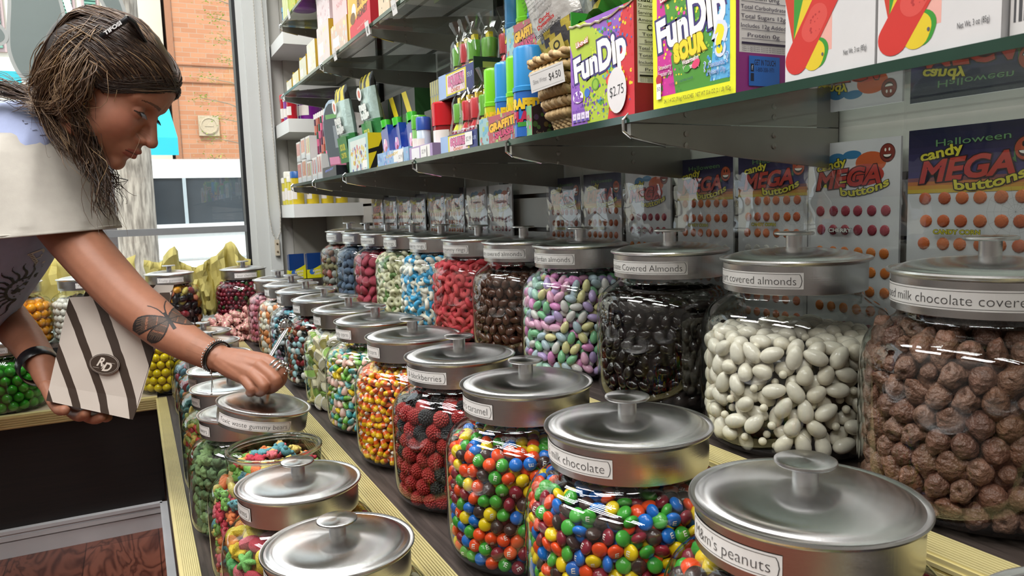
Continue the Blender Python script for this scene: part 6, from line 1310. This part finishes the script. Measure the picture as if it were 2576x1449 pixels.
m = MB(); c_, ax, ay, ra, rb = interp(sk, 40)[-3]; rr_ = [Vector(c_)+Vector(ax).normalized()*(ra*1.012*math.cos(a))+Vector(ay).normalized()*(rb*1.012*math.sin(a)) for a in np.linspace(0, 2*math.pi, 60)]
m.tube(rr_, .0011, 4, '#b9b4aa'); m.build('hem_stitching', M_cloth, who)
# trousers and shoes, reaching the floor
m = MB()
chain(m, [(-0.7318, 2.2944, -0.0669), (-1.02, 1.60, -.05), (-1.00, 1.50, -.45), (-1.04, 1.50, -.86)], [.15, .12, .08, .055]); chain(m, [(-0.7318, 2.2944, -0.0669), (-1.02, 1.78, -.05), (-.94, 1.82, -.45), (-1.02, 1.84, -.86)], [.15, .12, .08, .055])
Vt, Ft = remesh(m, .012, 3, 'trousers'); m = MB(); m.add(Vt, Ft, '#2c3444'); m.build('trousers', M_cloth, who, smooth=180)
for y in (1.50, 1.84):
    m = MB(); m.ball((-.98, y, -.90), (.12, .045, .038), '#d6d4d0', sub=3).box(-1.09, -.87, y-.04, y+.04, -.94, -.925, '#e6e4e0'); m.build('shoe', M_cloth, who, smooth=60)
# ---- ink and prints: thin coloured layers lying on skin or cloth
def layer(name, bvh, c, u, n_, wd, ht, res, fn, mat_, parent, lift=.0004):
    c, u, n_ = Vector(c), Vector(u).normalized(), Vector(n_).normalized(); v = n_.cross(u).normalized(); nx, ny = int(wd/res), int(ht/res); m = MB(); G = {}
    def P(i, j):
        if (i, j) not in G:
            o = c+u*(wd*(i/nx-.5))+v*(ht*(j/ny-.5))+n_*.12; h = bvh.ray_cast(o, -n_, .3); G[(i, j)] = None if h[0] is None else h[0]+(h[1] if h[1].dot(n_) > 0 else -h[1])*lift
        return G[(i, j)]
    for i in range(nx):
        for j in range(ny):
            x, y = (i+.5)/nx*2-1, (j+.5)/ny*2-1; q = fn(x, y)
            if not q: continue
            k = [P(i, j), P(i+1, j), P(i+1, j+1), P(i, j+1)]
            if any(a is None for a in k) or max((k[0]-k[2]).length, (k[1]-k[3]).length) > res*5: continue
            m.add(k, [(0, 1, 2, 3)], q)
    return m.build(name, mat_, parent) if m.v else None
def butterfly(x, y):
    """swallowtail seen from above: x along its body axis, y across the wings"""
    ink, mid = '#2b2523', '#574438'
    def wing(px, py, a, L, Wd, p):
        ca, sa = math.cos(a), math.sin(a); u, v = px*ca+py*sa, -px*sa+py*ca; u /= L; v /= Wd
        if u < 0 or u > 1: return None
        e = abs(v)-(u**.55)*(1-u**p)**.5*1.15
        return (u, v, -e) if e < 0 else None
    if abs(y) < .045 and -.45 < x < .35: return ink
    if -1 < x < -.4 and abs(abs(y)-(.05+(-x-.4)**2*.65)) < .018: return ink
    ay = abs(y)
    for a, L, Wd, p in ((2.05, 1.0, .33, 6), (1.02, .80, .30, 5)):
        w = wing(x+.12, ay, a, L, Wd, p)
        if w:
            u, v, d = w
            if d < .16 or u > .9: return ink
            if u > .76 and u < .9: return mid if int(v*9) % 2 else ink
            if abs((v*6/(u+.3)) % 1-.5) < .12: return ink
            return mid if (u < .3 or int(u*9) % 3 == 0) else ('#5a463b' if int(u*14) % 4 else None)
    return None
layer('butterfly_tattoo', BT, (0.0460, 1.4178, -0.1804), (.36, -.12, -.90), (-.02, -.93, .36), .100, .120, .00085, butterfly, M_ink, who, .0003)
SB = bvhtree.BVHTree.FromPolygons([Vector(v) for v in shm.v], shm.f); SLB = bvhtree.BVHTree.FromPolygons([Vector(v) for v in slm.v], slm.f)
def sunface(x, y):
    a = math.atan2(y, x); r_ = math.hypot(x, y*1.0); k = '#17161a'
    if r_ > .42:
        t = (a/(2*math.pi)*22+.18*math.sin(r_*14)) % 1; w = (1-(r_-.42)/.52)*.34*(1 if int(a/(2*math.pi)*22) % 2 else .75)
        return k if r_ < .95 and abs(t-.5) < w*.8 and w > 0 else None
    if r_ > .36: return k
    if abs(y-.10) < .03+.05*(1-(x/.3)**2) and abs(x) < .26: return k if (abs(x) > .06 or abs(y-.1) > .05) else None
    if abs(x+.02-y*.3) < .02 and -.2 < y < .1: return k
    if abs(y+.22-.3*x*x) < .022 and abs(x) < .16: return k
    return k if (math.sin(x*37+y*11)*math.sin(y*31-x*9)) > .72 else None
layer('shirt_print', SB, (-0.2017, 1.6813, -0.1461), (.85, .0, .50), (.05, -1, -.05), .165, .120, .0012, sunface, M_ink, sh, .0012)
def letterE(x, y):
    c = '#c9c3bb'
    if -.75 < x < -.35 and abs(y) < .95: return c if not (-.68 < x < -.45 and math.sin(y*26+x*9) > .5) else '#22212a'
    if abs(abs(y)-.85) < .09 and -.8 < x < .75: return c
    if .45 < x < .75 and .45 < abs(y) < .9: return c
    if abs(y) < .07 and -.4 < x < .35: return c
    if .15 < x < .35 and abs(y) < .3: return c
layer('shirt_lettering', SB, (-0.1657, 1.6602, -0.0793), (.96, 0, .26), (.05, -1, -.05), .036, .034, .0008, letterE, M_ink, sh, .0012)
def scrawl(x, y):
    if abs(y-.5*math.sin(x*5)-.2*math.sin(x*17)) < .045+.04*math.sin(x*31) and math.sin(x*13) > -.3: return '#4a4d60'
    if abs(x-.3-y*.5) < .03 and abs(y) < .8: return '#4a4d60'
layer('shirt_scribble', SB, (-0.1315, 1.6630, 0.1746), (.85, 0, -.45), (.05, -.9, .45), .09, .03, .001, scrawl, M_ink, sh, .0012)
layer('sleeve_scribble', SLB, (-0.1145, 1.6033, 0.1246), (.35, 0, -.9), (.15, -.98, .15), .085, .022, .001, lambda x, y: '#5a5850' if abs(y-.7*x*x+.2) < .05 and math.sin(x*9) > -.6 else None, M_ink, sl, .0012)
# ---- hair: hundreds of tapering locks over a dark base
HC = ['#21150f', '#2e1f16', '#3d2a1e', '#4f3a2a', '#6b533c', '#8a7053', '#a68c66']
def lock(mb, pts, w, cols, R_, wav=0.0, n=16, side=None):
    P = [Vector(p) for p in pts]; Q = []; m_ = len(P)
    for i in range(n):
        t = i/(n-1)*(m_-1); k = min(int(t), m_-2); u = t-k; p0, p1, p2, p3 = P[max(k-1, 0)], P[k], P[k+1], P[min(k+2, m_-1)]
        q = .5*((2*p1)+(p2-p0)*u+(2*p0-5*p1+4*p2-p3)*u*u+(3*p1-p0-3*p2+p3)*u**3); Q.append(q)
    f1, f2, a1, a2 = R_.uniform(.7, 1.6), R_.uniform(.7, 1.6), R_.uniform(0, 6), R_.uniform(0, 6)
    for i in range(n): s = i/(n-1); Q[i] = Q[i]+Vector((math.sin(a1+s*9*f1), math.cos(a2+s*7*f2), math.sin(a2+s*8*f1)))*wav*s**.7
    rad = [w*(.35+.65*math.sin(math.pi*min(1, .12+i/(n-1)*.9))**.6) for i in range(n)]; rad[-1] = w*.08
    mb.tube(Q, rad, 5, cols, flat=.55)
def hp(*p): return Vector(head_world(np.array(p))[0])
def scalp(a, e, lift=.006):
    """a point just off the skull: a = turn from the face towards the right ear side, e = height angle"""
    r_ = Vector((math.cos(e)*math.cos(a), -math.cos(e)*math.sin(a), math.sin(e))); return hp(-.012+(.095+lift+.019*max(0, r_.x)**2)*r_.x, (.076+lift)*r_.y, .034+(.089+lift)*r_.z)
R_ = random.Random(11); hm = MB()
def hl(a): return max(-.42, .25-.56*(a/.95)**1.6) if a < 1.5 else max(-.55, -.42-(a-1.5)*.5)
n = 40; cv = []   # dark base cap
for i in range(14):
    for j in range(n): e = -.55+(math.pi/2+.5)*i/13; a = 2*math.pi*j/n; aa = abs((a+math.pi) % (2*math.pi)-math.pi); lim = max(e, hl(aa)); cv.append(scalp(a, lim, .006))
hm.add(cv, [(i*n+j, i*n+(j+1) % n, (i+1)*n+(j+1) % n, (i+1)*n+j) for i in range(13) for j in range(n)], '#1d120c')
def pick(lo, hi): return HC[min(len(HC)-1, max(0, int(R_.triangular(lo, hi, (lo+hi)/2))))]
for k in range(900):     # swept from the hairline back over the crown, both sides
    s_ = 1 if k % 3 else -1; a0 = R_.uniform(.0, 1.25); e0 = hl(a0)+R_.uniform(-.02, .16); a1 = R_.uniform(1.55, 2.3); e1 = max(-.30, e0*.6)+R_.uniform(-.12, .55)*(1.1-a0/1.6)
    L = [scalp(s_*(a0+(a1-a0)*t), e0+(e1-e0)*t+.28*math.sin(math.pi*t)*(1-a0/1.9), .004+.010*math.sin(math.pi*min(1, t*1.1))+R_.uniform(0, .004)) for t in (0, .2, .4, .6, .8, 1)]
    lock(hm, L, R_.uniform(.0007, .0017), pick(0, 3.4) if R_.random() < .86 else pick(3.5, 6), R_, .0012)
for k in range(760):     # over the top of the head to the back
    s_ = R_.choice((1, 1, -1)); b = R_.uniform(-.9, .9); L = [hp(-.012+(.098 if t > 0 else .090)*math.sin(t)*math.cos(b*.5), .078*math.sin(b), .032+.094*math.cos(t)*math.cos(b*.9)) for t in (.98, .5, .05, -.45, -.9)]+[hp(-.088, .06*math.sin(b), -.005), hp(-.082, .05*math.sin(b), -.06)]
    L = [q+Vector((R_.uniform(-1, 1), R_.uniform(-1, 1), R_.uniform(-1, 1)))*.003 for q in L]; lock(hm, L, R_.uniform(.0008, .0018), pick(1.2, 6.0), R_, .002)
for k in range(240):     # brushed along the hairline towards the ears
    s_ = 1 if k % 3 else -1; a0 = R_.uniform(-.12, .75); up0 = R_.uniform(-.02, .34)*(1 if k % 3 else .35)
    L = [scalp(s_*a, hl(max(0, a))+up0*(1-.3*t)+.05*math.sin(math.pi*t)+t*t*R_.uniform(.0, .4), .007+.004*math.sin(math.pi*t)+R_.uniform(0, .003)) for t, a in ((t, a0+(1.75-a0)*t) for t in (0, .2, .4, .6, .8, 1))]
    lock(hm, L, R_.uniform(.0007, .0015), pick(0, 2.6) if R_.random() < .9 else pick(3, 5), R_, .0010)
ho = hm.build('hair', M_hair, who, smooth=180)
hb = MB()
def J(p, s=.008): return Vector(p)+Vector((R_.gauss(0, s), R_.gauss(0, s*1.8), R_.gauss(0, s)))
for dep in (0, .05, .10, .15):
    for (x, y, r_) in ((195, 190, .046), (165, 235, .042), (205, 270, .034), (130, 262, .022), (228, 330, .020)):
        pass
base_balls = [((-0.0695, 1.6111, 0.2795), .055), ((-0.0892, 1.6280, 0.2457), .050), ((-0.0638, 1.6019, 0.2286), .038), ((-0.0604, 1.5953, 0.1887), .028), ((-0.0502, 1.5857, 0.1521), .022), ((-0.0736, 1.7052, 0.2958), .055), ((-0.0906, 1.7086, 0.2542), .050), ((-0.1244, 1.6880, 0.2240), .026), ((-0.1039, 1.5949, 0.1910), .030), ((-0.0815, 1.5910, 0.1593), .026), ((-0.0697, 1.6809, 0.2061), .035)]
for p, r_ in base_balls: hb.ball(p, (r_*.9, r_, r_), '#22150e', sub=3)
groups = [
 (150, [(-0.0586, 1.5148, 0.2731), (-0.0917, 1.5212, 0.2359), (-0.1154, 1.5456, 0.2003), (-0.0995, 1.5442, 0.1625), (-0.0771, 1.5272, 0.1153)], .010, (1.5, 6), .008),
 (150, [(-0.0166, 1.5118, 0.3287), (-0.0460, 1.4957, 0.3066), (-0.0785, 1.5084, 0.2774), (-0.1070, 1.5351, 0.2408), (-0.1187, 1.5707, 0.2083)], .010, (2.5, 6.9), .010),
 (150, [(-0.0289, 1.4973, 0.2982), (-0.0545, 1.4839, 0.2677), (-0.0725, 1.4881, 0.2283), (-0.0733, 1.5011, 0.1938), (-0.0584, 1.5127, 0.1653)], .011, (2, 6.9), .011),
 (110, [(-0.0364, 1.4929, 0.2770), (-0.0504, 1.4751, 0.2403), (-0.0681, 1.4834, 0.2081), (-0.0955, 1.5234, 0.1926), (-0.1367, 1.6021, 0.2071)], .010, (2, 6.5), .012),
 (90, [(-0.0525, 1.4948, 0.2268), (-0.0693, 1.4987, 0.1902), (-0.0598, 1.5060, 0.1511), (-0.0551, 1.5156, 0.1111), (-0.0470, 1.5186, 0.0768)], .0075, (0, 4.5), .008),
 (26, [(-0.0586, 1.5153, 0.1859), (-0.0534, 1.5133, 0.1451), (-0.0482, 1.5112, 0.1039), (-0.0440, 1.5040, 0.0622), (-0.0339, 1.5030, 0.0031)], .006, (0, 4), .016),
 (90, [(-0.0790, 1.5294, 0.2176), (-0.1253, 1.6202, 0.2183), (-0.1678, 1.6889, 0.2372), (-0.2030, 1.7309, 0.2516), (-0.2480, 1.7887, 0.2637)], .009, (1, 5), .006),
 (60, [(-0.0899, 1.5447, 0.2058), (-0.0748, 1.5316, 0.1602), (-0.0585, 1.5178, 0.1147), (-0.0498, 1.5095, 0.0832)], .008, (1, 6), .006),
 (90, [(-0.0168, 1.5822, 0.3510), (-0.0598, 1.6480, 0.3443), (-0.1048, 1.6878, 0.3021), (-0.1290, 1.6936, 0.2504), (-0.1672, 1.7455, 0.2417)], .016, (2, 6.5), .010),
 (22, [(-0.0634, 1.6284, 0.1707), (-0.0513, 1.6272, 0.1193), (-0.0355, 1.6147, 0.0815), (-0.0231, 1.6048, 0.0512)], .012, (0, 4), .014)]
for cnt, key, sp, cr, wav in groups:
    for k in range(int(cnt*1.8)): off = Vector((R_.gauss(0, sp), R_.gauss(0, sp), R_.gauss(0, sp))); lock(hb, [J(Vector(p)+off*(.6+.5*i/len(key)), .0035) for i, p in enumerate(key)], R_.uniform(.0006, .0014), pick(*cr), R_, wav*R_.uniform(.3, 1))
for k in range(90):   # stray hairs
    key = R_.choice(groups[:6])[1]; off = Vector((R_.gauss(0, .02), R_.gauss(0, .01), R_.gauss(0, .02))); lock(hb, [J(Vector(p)+off, .008) for p in key], .00045, pick(2, 6.9), R_, .012)
hb.build('hair_waves', M_hair, ho, smooth=180)
# ---- things worn
e = empty('sunglasses', (0, 0, 0), label='black sunglasses pushed up on the hair with white lettering on the arm', cat='sunglasses')
m = MB(); A, B, Cc = Vector((-0.0322, 1.4730, 0.2970)), Vector((0.0106, 1.4435, 0.3235)), Vector((0.0208, 1.4428, 0.3319))
pts = [A, A.lerp(B, .3), A.lerp(B, .6), B, Cc]; m.tube(pts, [.0035, .0052, .0048, .0050, .0052], 10, '#141519', flat=.45, up=(0, 1, 0)); m.tube([Cc, (0.0298, 1.4454, 0.3254), (0.0373, 1.4546, 0.3124), (0.0465, 1.4767, 0.3003)], [.0050, .0042, .0034, .0030], 8, '#141519')
m.build('temple_arm', M_plastic, e, smooth=50); m = MB()
dv = (B-A).normalized(); up_ = Vector((0, -.12, 1)); up_ = (up_-dv*up_.dot(dv)).normalized(); nn = dv.cross(up_); nn = -nn if nn.y > 0 else nn
V, F, w = text_mesh('TIFOSI', .05, .0); sc = .036/w; o_ = A.lerp(B, .72)+nn*.0040; m.add([o_+dv*(p[0]*sc)+up_*(p[1]*.0085) for p in V], F, '#d6d6d6'); m.build('lettering', M_ink, e)
m = MB(); q = [(0.0208, 1.4428, 0.3319), (0.0309, 1.4446, 0.3241), (0.0465, 1.4767, 0.3003), (0.0382, 1.5165, 0.3160), (0.0228, 1.5043, 0.3367)]; m.add(q, [(0, 1, 2, 3, 4)], '#0c0d10'); m.tube([(0.0208, 1.4428, 0.3319), (0.0194, 1.5075, 0.3493), (0.0228, 1.5751, 0.3637)], .004, 8, '#141519'); m.build('front_frame', M_gloss, e, smooth=40)
m = MB(); m.tube([Vector((-0.0595, 1.4860, 0.2001))+Vector((math.cos(a)*.0055, 0, math.sin(a)*.0065)) for a in np.linspace(.6, 5.6, 16)], .0011, 6); m.build('hoop_earring', mat('yellow_gold', '#c9963c', .2, 1, noise=.1), label='small gold hoop earring in the right ear lobe', cat='earring')
def around(c, ax, r_, n=30): c, ax = Vector(c), Vector(ax).normalized(); u = ax.orthogonal().normalized(); v = ax.cross(u); return [c+(u*math.cos(a)+v*math.sin(a))*r_ for a in np.linspace(0, 2*math.pi, n)]
wc_ = Vector((0.1120, 1.3625, -0.2415)); wa = Vector((0.1158, 1.3569, -0.2445))-Vector((0.0868, 1.3967, -0.2309))
m = MB(); m.tube(around(wc_, wa, .0272), .0014, 6, '#17130f'); m.tube(around(wc_+wa.normalized()*.0035, wa, .0268), .0016, 6, '#17130f'); m.build('cord', M_plastic, None, label='thin dark cord bracelet on the reaching wrist with a hanging tie', cat='bracelet'); bpy.data.objects['cord'].name = 'cord_bracelet'
b_ = empty('bead_bracelet', (0, 0, 0), label='silver bead bracelet on the reaching wrist with a dangling slider', cat='bracelet'); m = MB()
for p in around(wc_-wa.normalized()*.004, wa, .0278, 34): m.ball(p, .0019, sub=1)
m.build('beads', M_chrome, b_, smooth=180); m = MB(); m.tube([(0.0995, 1.3498, -0.2585), (0.0998, 1.3444, -0.2651), (0.1003, 1.3420, -0.2729), (0.0977, 1.3392, -0.2980)], .0007, 5); m.tube([(0.1006, 1.3424, -0.2689), (0.1007, 1.3387, -0.2894)], .0006, 5); m.ball((0.0998, 1.3444, -0.2651), .0026, sub=1); m.ball((0.0975, 1.3389, -0.3007), .0022, sub=1); m.build('slider_cord', M_chrome, b_)
e = empty('silver_rings', (0, 0, 0), label='stack of ornate silver rings on the index finger of the reaching hand', cat='ring'); e.name = 'finger_ring'
f0, f1 = Vector((0.1944, 1.2859, -0.2542)), Vector((0.2030, 1.2749, -0.2628)); fa = f1-f0
for t in (0, .45, .9): m = MB(); m.tube(around(f0.lerp(f1, t), fa, .0122), .0024, 6); m.build('band', M_chrome, e, smooth=180)
m = MB(); R2 = random.Random(2)
for k in range(26): m.ball(f0.lerp(f1, R2.random())+Vector((R2.uniform(.004, .012), -R2.uniform(.004, .011), R2.uniform(-.004, .010))), R2.uniform(.0018, .0036), sub=1)
m.build('ornament', M_chrome, e, smooth=180)
wl = Vector((-0.1881, 1.7468, -0.2900)); wx = Vector((-0.1827, 1.7448, -0.2838))-Vector((-0.2247, 1.8829, -0.2476)); u_ = wx.normalized(); m = MB()
m.tube([wl-u_*.017, wl-u_*.015, wl+u_*.015, wl+u_*.017], [.0370, .0385, .0368, .0350], 30, '#101012', cap=False); m.build('wristband', M_plastic, label='wide black wristband on the arm holding the paper bag', cat='wristband', smooth=40)
# ---- striped paper bag
bg_ = empty('paper_bag', (0, 0, 0), label='tall white paper bag with diagonal dark brown stripes and an oval monogram', cat='bag')
M_bag = bpy.data.materials.new('striped_paper'); M_bag.use_nodes = True
def _bag():
    N = M_bag.node_tree.nodes; L = M_bag.node_tree.links; b = N['Principled BSDF']; b.inputs['Roughness'].default_value = .55
    uv = N.new('ShaderNodeUVMap'); uv.uv_map = 'UVMap'; sp = N.new('ShaderNodeSeparateXYZ'); L.new(uv.outputs[0], sp.inputs[0])
    a = N.new('ShaderNodeMath'); a.operation = 'MULTIPLY_ADD'; a.inputs[1].default_value = 3.05; a.inputs[2].default_value = .06; L.new(sp.outputs[0], a.inputs[0])
    c = N.new('ShaderNodeMath'); c.operation = 'MULTIPLY_ADD'; c.inputs[1].default_value = 2.25; L.new(sp.outputs[1], c.inputs[0]); L.new(a.outputs[0], c.inputs[2])
    f = N.new('ShaderNodeMath'); f.operation = 'FRACT'; L.new(c.outputs[0], f.inputs[0]); g = N.new('ShaderNodeMath'); g.operation = 'LESS_THAN'; g.inputs[1].default_value = .30; L.new(f.outputs[0], g.inputs[0])
    mx = N.new('ShaderNodeMix'); mx.data_type = 'RGBA'; mx.inputs[6].default_value = C('#c9bfb5'); mx.inputs[7].default_value = C('#3a2c22'); L.new(g.outputs[0], mx.inputs[0]); L.new(mx.outputs[2], b.inputs['Base Color'])
_bag()
FA = dict(tl=Vector((-0.1185, 1.6618, -0.1482)), tr=Vector((0.0564, 1.5300, -0.1406)), bl=Vector((-0.1692, 1.6248, -0.3357)), br=Vector((-0.0265, 1.5155, -0.3683)), ml=Vector((-0.1645, 1.6300, -0.3199)), mr=Vector((-0.0120, 1.5236, -0.3342)))
bk_ = Vector((.008, .085, .0)); bm = bmesh.new(); uvl = bm.loops.layers.uv.new('UVMap')
def grid(p00, p10, p11, p01, nu, nv, bul, uv0, uv1, sd=1):
    Rr = random.Random(sd); vs = {}
    nrm = (p10-p00).cross(p01-p00).normalized()
    for i in range(nu+1):
        for j in range(nv+1):
            u, v = i/nu, j/nv; p = (p00*(1-u)+p10*u)*(1-v)+(p01*(1-u)+p11*u)*v; ed = min(1, 4*min(u, 1-u))*min(1, 4*min(v, 1-v)); vs[i, j] = bm.verts.new(p+nrm*(bul*math.sin(math.pi*u)*math.sin(math.pi*v)+Rr.uniform(-.0012, .0012)*ed))
    for i in range(nu):
        for j in range(nv):
            f = bm.faces.new((vs[i, j], vs[i+1, j], vs[i+1, j+1], vs[i, j+1])); f.smooth = True
            for lp, (a, b) in zip(f.loops, ((i, j), (i+1, j), (i+1, j+1), (i, j+1))): lp[uvl].uv = (uv0[0]+(uv1[0]-uv0[0])*a/nu, uv0[1]+(uv1[1]-uv0[1])*b/nv)
mlo, mro = FA['bl'].lerp(FA['tl'], .15), FA['br'].lerp(FA['tr'], .15)+Vector((.003, 0, 0))
grid(mlo, mro, FA['tr'], FA['tl'], 12, 14, .006, (0, .15), (1, 1)); grid(FA['bl'], FA['br'], mro, mlo, 12, 3, 0, (0, 0), (1, .15), 2)
grid(FA['br'], FA['br']+bk_, FA['tr']+bk_, FA['tr'], 4, 14, -.008, (1, 0), (1.3, 1), 3); grid(FA['bl']+bk_, FA['bl'], FA['tl'], FA['tl']+bk_, 4, 14, -.012, (-.3, 0), (0, 1), 4)
grid(FA['br']+bk_, FA['bl']+bk_, FA['tl']+bk_+Vector((.02, 0, .016)), FA['tr']+bk_+Vector((0, 0, .006)), 12, 14, .004, (1.3, 0), (2.3, 1.05), 5); grid(FA['bl']+bk_, FA['br']+bk_, FA['br'], FA['bl'], 8, 4, 0, (0, -.3), (1, 0), 6)
me = bpy.data.meshes.new('bag_body'); bm.to_mesh(me); bm.free(); me.materials.append(M_bag); o = bpy.data.objects.new('bag_body', me); COL.objects.link(o); o.parent = bg_
pu = (FA['br']-FA['bl']).normalized(); cl_ = Vector((-0.0691, 1.5606, -0.2663)); ux = Vector((-0.0414, 1.5459, -0.2724))-Vector((-0.0969, 1.5753, -0.2602)); ux.normalize(); fn_ = (FA['mr']-FA['ml']).cross(FA['tl']-FA['ml']).normalized(); fn_ = fn_ if fn_.y < 0 else -fn_; ux = (ux-fn_*ux.dot(fn_)).normalized(); uy = fn_.cross(ux)
uy = uy if uy.z > 0 else -uy
pc = FA['tl']*.25+FA['tr']*.25+FA['bl']*.25+FA['br']*.25; cl_ = cl_-fn_*((cl_-pc).dot(fn_))+fn_*.009
m = MB(); 
def el(rx, ry, l, c): m.poly([cl_+ux*(rx*math.cos(a))+uy*(ry*math.sin(a))+fn_*l for a in np.linspace(0, 2*math.pi, 41)[:-1]], c)
el(.0305, .0190, 0, '#c9bfb5'); el(.0300, .0186, .0003, '#3a2c22'); el(.0285, .0172, .0006, '#c9bfb5'); el(.0278, .0166, .0009, '#3a2c22')
for t, dx, dy, h_, sh_ in (('R', -.0072, .0032, .0155, .35), ('D', .0078, -.0044, .0155, .35), ('y', .0006, -.002, .008, .3)):
    V, F, w = text_mesh(t, .03, sh_); m.add([cl_+ux*(dx+p[0]*h_/.7)+uy*(dy+p[1]*h_/.7)+fn_*.0013 for p in V], F, '#d3c9be')
for dx, dy in ((.016, .0035), (-.014, -.0085)): m.poly([cl_+ux*(dx+a)+uy*(dy+b)+fn_*.0013 for a, b in ((-.006, -.0003), (.006, -.0003), (.006, .0003), (-.006, .0003))], '#b9aea2')
m.build('oval_monogram', M_print, bg_)
# ---- tongs hooked upright behind the hand
e = empty('serving_tongs', (0, 0, 0), label='chrome serving tongs with a scalloped tip rising behind the reaching hand', cat='tongs')
m = MB(); a, b = Vector((0.1960, 1.3723, -0.2590)), Vector((0.2337, 1.3983, -0.2141)); sd = Vector((.006, 0, .004)); m.tube([a, b], .0030, 8, flat=.6); m.tube([a+sd, b+sd], .0030, 8, flat=.6); m.tube([a.lerp(b, -1.2), a], .003, 8); m.build('arm', M_chrome, e, smooth=50)
m = MB(); dd = (b-a).normalized(); cc_ = b+dd*.008; m.ball(cc_, (.013, .006, .015), sub=3)
for k in range(9): q = -1.2+k*.33; m.ball(cc_+Vector((-.013*math.cos(q), -.002, .015*math.sin(q))), .0028, sub=1)
m.build('scalloped_tip', M_chrome, e, smooth=180)
